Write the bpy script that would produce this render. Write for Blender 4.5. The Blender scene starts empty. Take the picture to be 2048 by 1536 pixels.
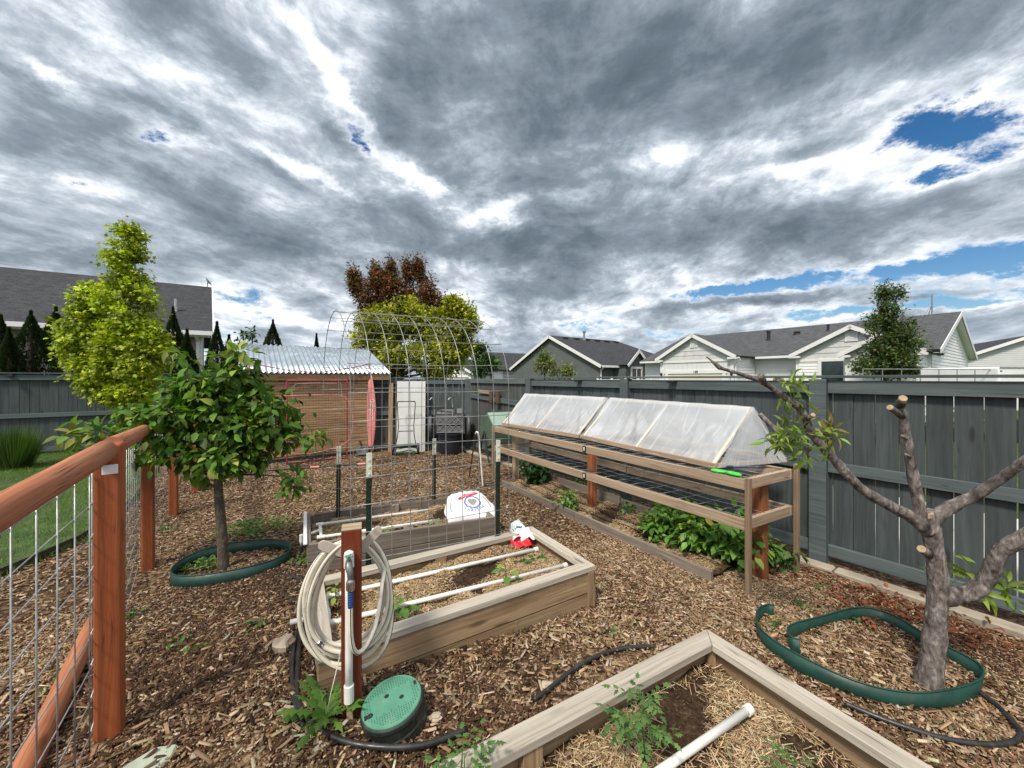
import bpy, math, random
import numpy as np
from mathutils import Vector, Matrix
R = math.radians
random.seed(7)
rng = np.random.default_rng(11)
SC = bpy.context.scene
COL = SC.collection
EYE = 1.70; FPX = 770.0; U0 = 1024.0; V0 = 757.0     # eye height, focal length in 2048-wide pixels, vanishing row

# ---------------------------------------------------------------- survey helpers
def gz(x, y):
    """height of the garden ground: a low mound by the hose post, otherwise level"""
    return 0.18*math.exp(-(((x+1.1)/1.6)**2 + ((y-1.3)/1.3)**2))
def gza(x, y):
    return 0.18*np.exp(-(((x+1.1)/1.6)**2 + ((y-1.3)/1.3)**2))
def at(u, v, d):
    """point d metres ahead of the eye in the direction read off the photograph"""
    return Vector(((u-U0)/FPX*d, d, EYE-(v-V0)/FPX*d))
def atz(u, v, z):
    d = (EYE-z)*FPX/(v-V0)
    return at(u, v, d)
def G(u, v, dz=0.0):
    """ground point seen in that direction"""
    z = 0.0
    for _ in range(12):
        d = (EYE-z)*FPX/(v-V0)
        x = (u-U0)/FPX*d
        z = gz(x, d)
    return Vector((x, d, z+dz))
FD = Vector((-0.5705, 0.8214, 0))      # along the right fence, away from the eye
FN = Vector((0.8214, 0.5705, 0))       # across, away to the right
Z = Vector((0, 0, 1))

# ---------------------------------------------------------------- mesh builder
ORG = {}
class MB:
    def __init__(s):
        s.v = []; s.f = []; s.uv = []; s.mi = []
    def face(s, idx, uvs=None, mi=0):
        s.f.append(tuple(idx)); s.mi.append(mi)
        s.uv.append(uvs if uvs else [(0, 0)]*len(idx))
    def obox(s, c, ax, ay, az, mi=0):
        """box from centre and three half-axis vectors; grain (u) runs along ax"""
        c, ax, ay, az = Vector(c), Vector(ax), Vector(ay), Vector(az)
        if ax.cross(ay).dot(az) < 0: ay = -ay
        b = len(s.v)
        for k in (-1, 1):
            for j in (-1, 1):
                for i in (-1, 1):
                    s.v.append(c+ax*i+ay*j+az*k)
        lx, ly, lz = ax.length*2, ay.length*2, az.length*2
        ou, ov = random.uniform(0, 50), random.uniform(0, 50)
        def q(a, bb, cc, d, lu, lv, o2):
            s.face((b+a, b+bb, b+cc, b+d), [(ou, ov+o2), (ou+lu, ov+o2), (ou+lu, ov+o2+lv), (ou, ov+o2+lv)], mi)
        q(0, 1, 5, 4, lx, lz, 0)          # -y
        q(3, 2, 6, 7, lx, lz, ly+.3)      # +y
        q(4, 5, 7, 6, lx, ly, lz)         # +z
        q(2, 3, 1, 0, lx, ly, lz+ly+.6)   # -z
        s.face((b+2, b+0, b+4, b+6), [(ou, ov), (ou+.01, ov+ly), (ou+.02, ov+ly), (ou+.015, ov)], mi)
        s.face((b+1, b+3, b+7, b+5), [(ou+lx, ov), (ou+lx+.01, ov+ly), (ou+lx+.02, ov+ly), (ou+lx+.015, ov)], mi)
        return s
    def bar(s, p0, p1, w, h, up=Z, mi=0):
        p0, p1 = Vector(p0), Vector(p1)
        d = (p1-p0); L = d.length; d = d/L
        up = Vector(up)
        side = d.cross(up)
        if side.length < 1e-5: side = d.cross(Vector((1, 0, 0)))
        side.normalize(); u2 = side.cross(d).normalized()
        return s.obox((p0+p1)/2, d*L/2, side*w/2, u2*h/2, mi)
    def box(s, c, size, rot=0.0, mi=0):
        c0, s0 = math.cos(rot), math.sin(rot)
        X = Vector((c0, s0, 0)); Y = Vector((-s0, c0, 0))
        return s.obox(c, X*size[0]/2, Y*size[1]/2, Z*size[2]/2, mi)
    def tube(s, pts, r, n=8, caps=True, mi=0, closed=False, squash=None):
        pts = [Vector(p) for p in pts]
        m = len(pts)
        rs = [r]*m if not hasattr(r, '__len__') else list(r)
        b = len(s.v)
        T = []
        for i in range(m):
            if closed: t = pts[(i+1) % m]-pts[i-1]
            else: t = pts[min(i+1, m-1)]-pts[max(i-1, 0)]
            T.append(t.normalized() if t.length > 1e-9 else Vector((0, 0, 1)))
        ref = Vector((0, 0, 1)) if abs(T[0].z) < .9 else Vector((1, 0, 0))
        nx = (ref-T[0]*ref.dot(T[0])).normalized()
        L = 0; ou = random.uniform(0, 20)
        Ls = []
        for i in range(m):
            if i: L += (pts[i]-pts[i-1]).length
            Ls.append(L)
            nx = nx-T[i]*nx.dot(T[i])
            nx = nx.normalized() if nx.length > 1e-6 else T[i].orthogonal().normalized()
            ny = T[i].cross(nx)
            for k in range(n):
                a = 2*math.pi*k/n
                ca, sa = math.cos(a), math.sin(a)
                if squash: sa *= squash
                s.v.append(pts[i]+(nx*ca+ny*sa)*rs[i])
        rings = m if closed else m-1
        for i in range(rings):
            j = (i+1) % m
            for k in range(n):
                k2 = (k+1) % n
                l0, l1 = Ls[i]+ou, (Ls[j] if j > i else Ls[i]+.1)+ou
                w = 2*math.pi*rs[i]
                s.face((b+i*n+k, b+i*n+k2, b+j*n+k2, b+j*n+k), [(l0, w*k/n), (l0, w*(k+1)/n), (l1, w*(k+1)/n), (l1, w*k/n)], mi)
        if caps and not closed:
            s.face([b+k for k in reversed(range(n))], None, mi)
            s.face([b+(m-1)*n+k for k in range(n)], None, mi)
        return s
    def cyl(s, p0, p1, r, n=12, mi=0, r1=None):
        return s.tube([p0, p1], [r, r if r1 is None else r1], n, True, mi)
    def lathe(s, base, prof, n=24, axis=Z, mi=0, cap=True):
        """profile [(radius, height)] about an axis through base"""
        axis = Vector(axis).normalized(); base = Vector(base)
        X = axis.orthogonal().normalized(); Y = axis.cross(X)
        b = len(s.v)
        for (r, h) in prof:
            for k in range(n):
                a = 2*math.pi*k/n
                s.v.append(base+axis*h+(X*math.cos(a)+Y*math.sin(a))*r)
        for i in range(len(prof)-1):
            for k in range(n):
                k2 = (k+1) % n
                s.face((b+i*n+k, b+i*n+k2, b+(i+1)*n+k2, b+(i+1)*n+k), [(k/n, i), ((k+1)/n, i), ((k+1)/n, i+1), (k/n, i+1)], mi)
        if cap:
            s.face([b+k for k in reversed(range(n))], None, mi)
            m = len(prof)-1
            s.face([b+m*n+k for k in range(n)], None, mi)
        return s
    def poly(s, pts, mi=0, uvs=None):
        b = len(s.v)
        s.v += [Vector(p) for p in pts]
        s.face(range(b, b+len(pts)), uvs, mi)
        return s
    def slab(s, pts, thick, mi=0):
        """a flat polygon given real thickness below its plane"""
        pts = [Vector(p) for p in pts]
        nrm = (pts[1]-pts[0]).cross(pts[2]-pts[0]).normalized()
        if nrm.z < 0: pts.reverse(); nrm = -nrm
        b = len(s.v); n = len(pts)
        s.v += pts+[p-nrm*thick for p in pts]
        e1 = (pts[1]-pts[0]).normalized(); e2 = nrm.cross(e1)
        uv = [((p-pts[0]).dot(e1), (p-pts[0]).dot(e2)) for p in pts]
        s.face(range(b, b+n), uv, mi)
        s.face(range(b+2*n-1, b+n-1, -1), list(reversed(uv)), mi)
        for i in range(n):
            j = (i+1) % n
            s.face((b+j, b+i, b+n+i, b+n+j), None, mi)
        return s
    def wall(s, pts, thick, out, mi=0):
        """a vertical polygon with thickness behind it; out = outward normal; uv in metres"""
        pts = [Vector(p) for p in pts]; out = Vector(out).normalized()
        nrm = (pts[1]-pts[0]).cross(pts[2]-pts[0])
        if nrm.dot(out) < 0: pts.reverse()
        b = len(s.v); n = len(pts)
        s.v += pts+[p-out*thick for p in pts]
        e1 = Z.cross(out).normalized()
        uv = [(p.dot(e1), p.z) for p in pts]
        s.face(range(b, b+n), uv, mi)
        s.face(range(b+2*n-1, b+n-1, -1), list(reversed(uv)), mi)
        for i in range(n):
            j = (i+1) % n
            s.face((b+j, b+i, b+n+i, b+n+j), None, mi)
        return s
    def grid(s, f, nu, nv, mi=0, uvs=1.0):
        b = len(s.v)
        for i in range(nu+1):
            for j in range(nv+1):
                s.v.append(Vector(f(i/nu, j/nv)))
        for i in range(nu):
            for j in range(nv):
                a = b+i*(nv+1)+j
                s.face((a, a+nv+1, a+nv+2, a+1), [(i/nu*uvs, j/nv*uvs), ((i+1)/nu*uvs, j/nv*uvs), ((i+1)/nu*uvs, (j+1)/nv*uvs), (i/nu*uvs, (j+1)/nv*uvs)], mi)
        return s
    def build(s, name, mats, parent=None, bevel=0.0, smooth=False, seg=1, solid=0.0):
        me = bpy.data.meshes.new(name)
        o = ORG.get(parent.name, Vector()) if parent else Vector()
        me.from_pydata([tuple(p-o) for p in s.v], [], s.f)
        uvl = me.uv_layers.new(name='UVMap')
        flat = [c for fu in s.uv for uv in fu for c in uv]
        uvl.data.foreach_set('uv', flat)
        mats = mats if isinstance(mats, (list, tuple)) else [mats]
        for m in mats: me.materials.append(m)
        if len(mats) > 1: me.polygons.foreach_set('material_index', s.mi)
        if smooth: me.polygons.foreach_set('use_smooth', [True]*len(me.polygons))
        me.update()
        ob = bpy.data.objects.new(name, me); COL.objects.link(ob)
        if parent:
            ob.parent = parent; ORG[ob.name] = o.copy()
        if solid:
            md = ob.modifiers.new('solid', 'SOLIDIFY'); md.thickness = solid; md.offset = 0
        if bevel:
            md = ob.modifiers.new('bevel', 'BEVEL'); md.width = bevel; md.segments = seg; md.limit_method = 'ANGLE'
            md.angle_limit = R(40)
        return ob

def tag(o, label, cat, group=None, kind=None):
    if label: o['label'] = label
    if cat: o['category'] = cat
    if group: o['group'] = group
    if kind: o['kind'] = kind
    return o
def thing(name, loc, label, cat, group=None):
    o = bpy.data.objects.new(name, None); COL.objects.link(o)
    o.location = loc; o.empty_display_size = .1
    ORG[o.name] = Vector(loc)
    return tag(o, label, cat, group)
def struct(o):
    o['kind'] = 'structure'; return o
def copy_tree(o, parent=None):
    c = o.copy(); COL.objects.link(c); c.parent = parent
    for ch in [x for x in bpy.data.objects if x.parent == o]:
        copy_tree(ch, c)
    return c

# ---------------------------------------------------------------- scattered small faces (leaves, chips, straw, blades)
def tmpl(name):
    if name == 'oval':
        v = [(0, 0, 0), (.3, .24, .05), (.3, 0, 0), (.3, -.24, .05), (.65, .2, .02), (.65, 0, -.05), (.65, -.2, .02), (1, 0, -.16)]
        f = [(0, 3, 2), (0, 2, 1), (2, 3, 6, 5), (1, 2, 5, 4), (5, 6, 7), (4, 5, 7)]
    elif name == 'lance':
        v = [(0, 0, 0), (.3, .1, .03), (.3, 0, 0), (.3, -.1, .03), (.65, .085, -.03), (.65, 0, -.06), (.65, -.085, -.03), (1, 0, -.25)]
        f = [(0, 3, 2), (0, 2, 1), (2, 3, 6, 5), (1, 2, 5, 4), (5, 6, 7), (4, 5, 7)]
    elif name == 'lobed':
        v = [(0, 0, 0), (.12, .32, -.02), (.38, .2, .02), (.5, .5, -.08), (.68, .18, 0), (1, 0, -.1), (.68, -.18, 0), (.5, -.5, -.08), (.38, -.2, .02), (.12, -.32, -.02)]
        f = [(0, 8, 2), (0, 2, 1), (0, 9, 8), (2, 8, 6, 4), (2, 4, 3), (8, 7, 6), (4, 6, 5)]
    elif name == 'cut':     # toothed leaflet, tomato or dandelion piece
        v = [(0, 0, 0), (.2, .14, 0), (.3, .3, -.03), (.42, .13, .01), (.55, .26, -.05), (.68, .1, -.02), (1, 0, -.12),
             (.68, -.1, -.02), (.55, -.26, -.05), (.42, -.13, .01), (.3, -.3, -.03), (.2, -.14, 0)]
        f = [(0, 11, 1), (11, 9, 3, 1), (11, 10, 9), (1, 3, 2), (9, 7, 5, 3), (9, 8, 7), (3, 5, 4), (7, 6, 5)]
    elif name == 'blade':
        v = [(0, .5, 0), (0, -.5, 0), (.5, .35, .06), (.5, -.35, .06), (1, 0, .3)]
        f = [(1, 3, 2, 0), (3, 4, 2)]
    elif name == 'chip':
        v = [(-.5, -.5, -.5), (.5, -.42, -.5), (.46, .5, -.5), (-.5, .4, -.5), (-.46, -.5, .5), (.42, -.45, .5), (.5, .45, .5), (-.4, .5, .5)]
        f = [(4, 5, 6, 7), (0, 1, 5, 4), (1, 2, 6, 5), (2, 3, 7, 6), (3, 0, 4, 7)]
    elif name == 'quad':
        v = [(-.5, -.5, 0), (.5, -.5, 0), (.5, .5, 0), (-.5, .5, 0)]
        f = [(0, 1, 2, 3)]
    elif name == 'spray':   # a ragged tuft, for conifers and far trees
        v = [(0, 0, 0), (.35, .3, .05), (.45, .08, 0), (.85, .25, -.05), (.7, 0, 0), (1, -.1, -.1), (.55, -.12, 0), (.5, -.38, .04), (.25, -.1, 0)]
        f = [(0, 8, 2, 1), (2, 8, 6, 4), (2, 4, 3), (6, 5, 4), (8, 7, 6)]
    return np.array(v, float), f
def norm(a):
    return a/np.maximum(np.linalg.norm(a, axis=1, keepdims=True), 1e-9)
def scatter_mesh(name, P, A, Nn, S, C, tname, mat, parent=None, smooth=False):
    """many copies of one small shape in one mesh: P position, A long axis, Nn normal, S sizes (n,3), C colours (n,3)"""
    tv, tf = tmpl(tname)
    n = len(P); k = len(tv)
    A = norm(A); B = np.cross(Nn, A); B = norm(B); N2 = np.cross(A, B)
    S = S if S.ndim == 2 else np.stack([S, S, S], 1)
    V = P[:, None, :]+tv[None, :, 0:1]*(A*S[:, 0:1])[:, None, :]+tv[None, :, 1:2]*(B*S[:, 1:2])[:, None, :]+tv[None, :, 2:3]*(N2*S[:, 2:3])[:, None, :]
    V = V.reshape(-1, 3)
    if parent: V = V-np.array(ORG[parent.name])[None]
    lens = np.array([len(f) for f in tf]); flat = np.concatenate([np.array(f) for f in tf])
    nl = len(flat)
    loops = (flat[None, :]+(np.arange(n)*k)[:, None]).reshape(-1)
    totals = np.tile(lens, n); starts = np.concatenate([[0], np.cumsum(totals)[:-1]])
    me = bpy.data.meshes.new(name)
    me.vertices.add(len(V)); me.vertices.foreach_set('co', V.astype(np.float32).ravel())
    me.loops.add(n*nl); me.loops.foreach_set('vertex_index', loops.astype(np.int32))
    me.polygons.add(n*len(tf)); me.polygons.foreach_set('loop_start', starts.astype(np.int32))
    at_ = me.attributes.new('tint', 'FLOAT_COLOR', 'POINT')
    cc = np.ones((n, k, 4), np.float32); cc[:, :, :3] = C[:, None, :]
    at_.data.foreach_set('color', cc.ravel())
    me.materials.append(mat)
    if smooth: me.polygons.foreach_set('use_smooth', np.ones(n*len(tf), bool))
    me.update(calc_edges=True); me.validate()
    o = bpy.data.objects.new(name, me); COL.objects.link(o)
    if parent: o.parent = parent; ORG[o.name] = ORG[parent.name].copy()
    return o
def rdir(n):
    return norm(rng.normal(size=(n, 3)))
def shades(n, cols, jit=.18, w=None):
    cols = np.array(cols, float)
    i = rng.choice(len(cols), n, p=w if w is not None and len(w) == len(cols) else None)
    return np.clip(cols[i]*(1+rng.normal(0, jit, (n, 1)))*(1+rng.normal(0, jit*.3, (n, 3))), .003, 1)
# ---------------------------------------------------------------- node helpers and materials
class X:
    """a value in a node tree, with arithmetic"""
    def __init__(s, nt, sock): s.nt = nt; s.k = sock
    def m(s, op, b=None, c=None):
        n = s.nt.nodes.new('ShaderNodeMath'); n.operation = op
        s.nt.links.new(s.k, n.inputs[0])
        for i, q in ((1, b), (2, c)):
            if q is None: continue
            if isinstance(q, X): s.nt.links.new(q.k, n.inputs[i])
            else: n.inputs[i].default_value = q
        return X(s.nt, n.outputs[0])
    def __add__(s, b): return s.m('ADD', b)
    def __sub__(s, b): return s.m('SUBTRACT', b)
    def __mul__(s, b): return s.m('MULTIPLY', b)
    def __truediv__(s, b): return s.m('DIVIDE', b)
    def step(s, a, b, lo=0., hi=1., smooth=True):
        n = s.nt.nodes.new('ShaderNodeMapRange'); n.interpolation_type = 'SMOOTHSTEP' if smooth else 'LINEAR'
        s.nt.links.new(s.k, n.inputs[0])
        for i, q in ((1, a), (2, b), (3, lo), (4, hi)): n.inputs[i].default_value = q
        return X(s.nt, n.outputs[0])
    def ramp(s, stops):
        n = s.nt.nodes.new('ShaderNodeValToRGB'); s.nt.links.new(s.k, n.inputs[0])
        e = n.color_ramp.elements
        while len(e) < len(stops): e.new(.5)
        for i, (p, c) in enumerate(stops):
            e[i].position = p; e[i].color = (*c, 1)
        return n.outputs[0]
def new(nt, t): return nt.nodes.new(t)
def vec_scale(nt, sock, sc, loc=(0, 0, 0), rot=(0, 0, 0)):
    n = new(nt, 'ShaderNodeMapping'); nt.links.new(sock, n.inputs[0])
    n.inputs['Scale'].default_value = sc; n.inputs['Location'].default_value = loc; n.inputs['Rotation'].default_value = rot
    return n.outputs[0]
def noise(nt, sock, scale=5., detail=4., rough=.55, dist=0.):
    n = new(nt, 'ShaderNodeTexNoise'); nt.links.new(sock, n.inputs['Vector'])
    n.inputs['Scale'].default_value = scale; n.inputs['Detail'].default_value = detail
    n.inputs['Roughness'].default_value = rough; n.inputs['Distortion'].default_value = dist
    return X(nt, n.outputs[0])
def voro(nt, sock, scale=5., feature='F1', rand=1., out=0):
    n = new(nt, 'ShaderNodeTexVoronoi'); n.feature = feature; nt.links.new(sock, n.inputs['Vector'])
    n.inputs['Scale'].default_value = scale; n.inputs['Randomness'].default_value = rand
    return X(nt, n.outputs[out])
def mixc(nt, fac, a, b, mode='MIX'):
    n = new(nt, 'ShaderNodeMix'); n.data_type = 'RGBA'; n.blend_type = mode
    if isinstance(fac, X): nt.links.new(fac.k, n.inputs[0])
    else: n.inputs[0].default_value = fac
    for i, q in ((6, a), (7, b)):
        if isinstance(q, tuple): n.inputs[i].default_value = (*q, 1) if len(q) == 3 else q
        else: nt.links.new(q.k if isinstance(q, X) else q, n.inputs[i])
    return n.outputs[2]
def mat_base(name, rough=.6, metal=0., spec=.5):
    m = bpy.data.materials.new(name); m.use_nodes = True; nt = m.node_tree
    b = nt.nodes['Principled BSDF']
    b.inputs['Roughness'].default_value = rough; b.inputs['Metallic'].default_value = metal
    b.inputs['Specular IOR Level'].default_value = spec
    tc = new(nt, 'ShaderNodeTexCoord')
    return m, nt, b, tc
def bump(nt, b, h, strength=.3, dist=.01):
    n = new(nt, 'ShaderNodeBump'); n.inputs['Strength'].default_value = strength; n.inputs['Distance'].default_value = dist
    nt.links.new(h.k, n.inputs['Height']); nt.links.new(n.outputs[0], b.inputs['Normal'])
def plain(name, col, rough=.5, metal=0., var=.25, scale=6., bstr=.15, bscale=60., dirt=None, dirt_amt=.4, spec=.5):
    """a solid colour with uneven tone, fine bump and patches of dirt"""
    m, nt, b, tc = mat_base(name, rough, metal, spec)
    P = tc.outputs['Object']
    n1 = noise(nt, P, scale, 6, .6)
    lo = tuple(c*(1-var) for c in col); hi = tuple(min(1, c*(1+var)) for c in col)
    c = mixc(nt, n1.step(.3, .7), lo, hi)
    if dirt:
        n2 = noise(nt, P, scale*1.7, 8, .7)
        c = mixc(nt, n2.step(.52, .72)*dirt_amt, c, dirt)
    nt.links.new(c, b.inputs['Base Color'])
    r = noise(nt, P, scale*3, 5).step(.3, .7, max(.05, rough-.12), min(1, rough+.12))
    nt.links.new(r.k, b.inputs['Roughness'])
    bump(nt, b, noise(nt, P, bscale, 5), bstr, .003)
    return m
def wood(name, dark, mid, light, rough=.75, knots=True, stain=(.08, .07, .06), stain_amt=.35, bstr=.4, grain=70.):
    m, nt, b, tc = mat_base(name, rough, 0, .3)
    U = tc.outputs['UV']
    warp = noise(nt, vec_scale(nt, U, (1.5, 7, 1)), 1., 2)
    add = new(nt, 'ShaderNodeVectorMath'); add.operation = 'ADD'
    cmb = new(nt, 'ShaderNodeCombineXYZ'); nt.links.new((warp*.06).k, cmb.inputs[1])
    nt.links.new(U, add.inputs[0]); nt.links.new(cmb.outputs[0], add.inputs[1])
    U2 = add.outputs[0]
    g1 = noise(nt, vec_scale(nt, U2, (1.6, grain, 1)), 1., 5, .65)
    g2 = noise(nt, vec_scale(nt, U2, (.9, grain*.25, 1)), 1., 3, .6)
    g = (g1*.6)+(g2*.4)
    c = g.ramp([(.32, dark), (.5, mid), (.68, light)])
    big = noise(nt, vec_scale(nt, U, (1.2, 3, 1)), 1.3, 5, .6)
    c = mixc(nt, big.step(.55, .75)*stain_amt, c, stain)
    c = mixc(nt, big.step(.5, .25)*.3, c, light)
    if knots:
        kd = voro(nt, vec_scale(nt, U, (1.7, 7, 1)), 1.)
        c = mixc(nt, kd.step(.16, .05)*.75, c, tuple(q*.45 for q in dark))
    # boards differ from one another; fine drying checks run with the grain
    tone = noise(nt, vec_scale(nt, U, (.06, .06, 1)), 1., 1)
    c = mixc(nt, 1., c, tone.ramp([(.3, (.74, .73, .72)), (.5, (1., 1., 1.)), (.7, (1.22, 1.22, 1.2))]), 'MULTIPLY')
    ck = (noise(nt, vec_scale(nt, U2, (.9, grain*.55, 1), (5, 2, 0)), 1., 2, .5)-.5).m('ABSOLUTE').step(.0, .014, 1, 0)
    ckm = ck*noise(nt, vec_scale(nt, U, (1.5, 6, 1), (9, 4, 0)), 1., 2).step(.5, .62)
    c = mixc(nt, ckm*.65, c, tuple(q*.35 for q in dark))
    nt.links.new(c, b.inputs['Base Color'])
    bump(nt, b, g-(ckm*.8), bstr, .004)
    return m
def leafmat(name, rough=.45, trans=.3, spec=.4):
    """colour comes from each leaf's own tint; light passes through"""
    m, nt, b, tc = mat_base(name, rough, 0, spec)
    a = new(nt, 'ShaderNodeAttribute'); a.attribute_name = 'tint'
    nt.links.new(a.outputs['Color'], b.inputs['Base Color'])
    t = new(nt, 'ShaderNodeBsdfTranslucent')
    c2 = mixc(nt, 1., a.outputs['Color'], (1.5, 1.7, .6), 'MULTIPLY')
    nt.links.new(c2, t.inputs[0])
    mx = new(nt, 'ShaderNodeMixShader'); mx.inputs[0].default_value = trans
    nt.links.new(b.outputs[0], mx.inputs[1]); nt.links.new(t.outputs[0], mx.inputs[2])
    nt.links.new(mx.outputs[0], nt.nodes['Material Output'].inputs[0])
    return m
def tintmat(name, rough=.85, grain=True, spec=.25):
    m, nt, b, tc = mat_base(name, rough, 0, spec)
    a = new(nt, 'ShaderNodeAttribute'); a.attribute_name = 'tint'
    n = noise(nt, tc.outputs['Object'], 180, 3, .6)
    c = mixc(nt, n.step(.3, .7)*.5, a.outputs['Color'], (.3, .3, .3), 'MULTIPLY') if grain else a.outputs['Color']
    nt.links.new(c, b.inputs['Base Color'])
    return m
def shingle(name, c0, c1, c2):
    m, nt, b, tc = mat_base(name, .9, 0, .2)
    br = new(nt, 'ShaderNodeTexBrick'); nt.links.new(tc.outputs['UV'], br.inputs[0])
    br.inputs['Scale'].default_value = 1.; br.inputs['Brick Width'].default_value = .3; br.inputs['Row Height'].default_value = .14
    br.inputs['Mortar Size'].default_value = .008; br.inputs['Color1'].default_value = (*c0, 1); br.inputs['Color2'].default_value = (*c1, 1)
    br.inputs['Mortar'].default_value = (*[q*.45 for q in c0], 1); br.offset = .37
    n = noise(nt, vec_scale(nt, tc.outputs['UV'], (3, 7, 1)), 1.2, 4, .7)
    c = mixc(nt, n.step(.45, .75)*.7, br.outputs[0], c2)
    n2 = noise(nt, tc.outputs['UV'], .35, 4)
    c = mixc(nt, n2.step(.4, .7)*.25, c, c0)
    nt.links.new(c, b.inputs['Base Color'])
    bump(nt, b, X(nt, br.outputs['Fac']), -.4, .01)
    return m
def siding(name, col, pitch=.14, vertical=False, strength=.9):
    m, nt, b, tc = mat_base(name, .55, 0, .3)
    sp = new(nt, 'ShaderNodeSeparateXYZ'); nt.links.new(tc.outputs['UV'], sp.inputs[0])
    k = X(nt, sp.outputs[0 if vertical else 1])
    fr = (k*(1/pitch)).m('FRACT')
    n = noise(nt, tc.outputs['UV'], .8, 5)
    c = mixc(nt, n.step(.3, .7)*.3, col, tuple(q*.82 for q in col))
    nt.links.new(c, b.inputs['Base Color'])
    prof = fr.step(.0, .12, 0, 1, False) if vertical else fr
    bump(nt, b, prof if vertical else (fr*-1.), strength, .03)
    return m

M = {}
M['cedar'] = wood('stained_cedar', (.22, .07, .032), (.41, .155, .075), (.53, .25, .14), .7, True, (.17, .06, .035), .4, .6, 80)
M['cedar_post'] = wood('stained_cedar_post', (.15, .04, .014), (.27, .072, .024), (.36, .115, .045), .7, True, (.1, .033, .017), .35, .4, 90)
M['redpost'] = wood('dark_red_post_wood', (.085, .016, .008), (.14, .028, .012), (.2, .05, .022), .5, False, (.05, .01, .006), .3, .2)
M['redtop'] = wood('raw_post_top', (.2, .14, .08), (.34, .26, .17), (.5, .42, .3), .8, False)
M['bedwood'] = wood('weathered_bed_board', (.16, .10, .055), (.30, .205, .12), (.43, .33, .215), .8, True, (.12, .07, .035), .6)
M['capwood'] = wood('grey_cap_board', (.25, .215, .175), (.43, .39, .33), (.56, .525, .46), .8, True, (.25, .2, .15), .25)
M['oldwood'] = wood('grey_old_board', (.1, .082, .066), (.185, .155, .128), (.3, .265, .225), .85, True, (.08, .06, .05), .35)
M['shelfwood'] = wood('shelf_board', (.21, .145, .095), (.38, .285, .20), (.5, .40, .295), .8, True, (.11, .08, .06), .65)
M['legwood'] = wood('shelf_leg', (.13, .085, .055), (.25, .175, .115), (.36, .27, .18), .8, True, (.08, .055, .04), .4)
M['orangepost'] = wood('orange_shelf_post', (.15, .05, .02), (.27, .095, .038), (.36, .15, .07), .7, True, (.1, .05, .03), .4)
M['fence'] = wood('blue_grey_fence_board', (.036, .046, .049), (.058, .073, .077), (.087, .106, .11), .75, True, (.036, .038, .036), .45, .35, 40)
M['fencerail'] = wood('blue_grey_fence_rail', (.056, .073, .077), (.087, .113, .119), (.13, .158, .163), .7, False, (.055, .065, .065), .4, .3, 40)
M['fenceold'] = wood('faded_fence_board', (.04, .045, .044), (.075, .083, .081), (.13, .137, .132), .85, True, (.05, .04, .033), .55, .4, 40)
M['shedwood'] = wood('tan_shed_plank', (.19, .10, .055), (.44, .27, .145), (.62, .42, .245), .8, True, (.15, .07, .035), .8)
M['pvc'] = plain('white_plastic_pipe', (.74, .74, .71), .35, 0, .05, 8, .05, 40, (.38, .33, .26), .35)
M['hose'] = plain('cream_hose', (.74, .70, .59), .4, 0, .08, 10, .1, 80, (.4, .32, .22), .45)
M['navy'] = plain('navy_stripe', (.015, .02, .05), .4, 0, .1)
M['bluegrip'] = plain('blue_rubber', (.012, .05, .2), .45, 0, .15)
M['poly'] = plain('black_poly_pipe', (.022, .024, .026), .42, 0, .3, 12, .15, 60, (.09, .07, .05), .5)
M['black'] = plain('black_plastic', (.018, .018, .02), .45, 0, .3)
M['galv'] = plain('galvanised_wire', (.30, .31, .315), .45, .55, .25, 14)
M['galvdark'] = plain('dull_wire', (.2, .2, .2), .5, .5, .25, 14)
M['galvlight'] = plain('bright_wire', (.38, .39, .4), .4, .5, .2, 14)
M['chrome'] = plain('chrome', (.6, .6, .6), .2, 1, .1)
M['spigot'] = plain('grey_spigot_metal', (.2, .22, .22), .45, .5, .2, 25)
M['tpost'] = plain('dark_green_steel', (.012, .028, .02), .45, .2, .25, 10, .2, 60)
M['tposttop'] = plain('pale_post_tip', (.6, .62, .53), .55, 0, .1, 12)
M['edging'] = plain('green_edging', (.009, .05, .04), .5, 0, .25, 5, .1, 30, (.09, .08, .06), .25)
M['lid'] = plain('green_valve_lid', (.085, .255, .175), .55, 0, .12, 9, .15, 90, (.3, .32, .24), .35)
M['lidmark'] = plain('green_lid_mark', (.03, .12, .085), .6)
M['valvebody'] = plain('black_valve_body', (.014, .02, .018), .5, 0, .3, 9, .1, 50, (.1, .075, .05), .4)
M['concrete'] = plain('pale_concrete', (.31, .27, .215), .9, 0, .2, 4, .4, 70, (.2, .15, .1), .5)
M['rock'] = plain('pale_rock', (.42, .35, .27), .9, 0, .3, 9, .6, 30, (.2, .13, .08), .5)
M['white'] = plain('white_paint', (.76, .77, .77), .5, 0, .05, 2)
M['trim'] = plain('white_house_trim', (.74, .75, .75), .5, 0, .04, 1)
M['arm'] = plain('pale_hanger_arm', (.5, .44, .39), .55, 0, .05)
M['panelwhite'] = plain('white_door_panel', (.62, .64, .63), .55, 0, .07, 2, .05, 30, (.4, .38, .34), .2)
M['pink'] = plain('faded_red_fabric', (.76, .25, .22), .7, 0, .12, 4, .3, 14)
M['pinkframe'] = plain('dark_red_frame', (.34, .03, .05), .5, 0, .15)
M['net'] = plain('dark_netting', (.03, .028, .027), .8, 0, .2)
M['cord'] = plain('cream_cord', (.6, .55, .48), .7, 0, .1)
M['mower'] = plain('green_mower_paint', (.01, .075, .05), .4, 0, .2)
M['cart'] = plain('black_cart_plastic', (.02, .021, .025), .5, 0, .3, 5, .1, 40, (.08, .08, .08), .4)
M['cartgrey'] = plain('grey_cart_part', (.09, .095, .105), .5, 0, .25)
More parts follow.
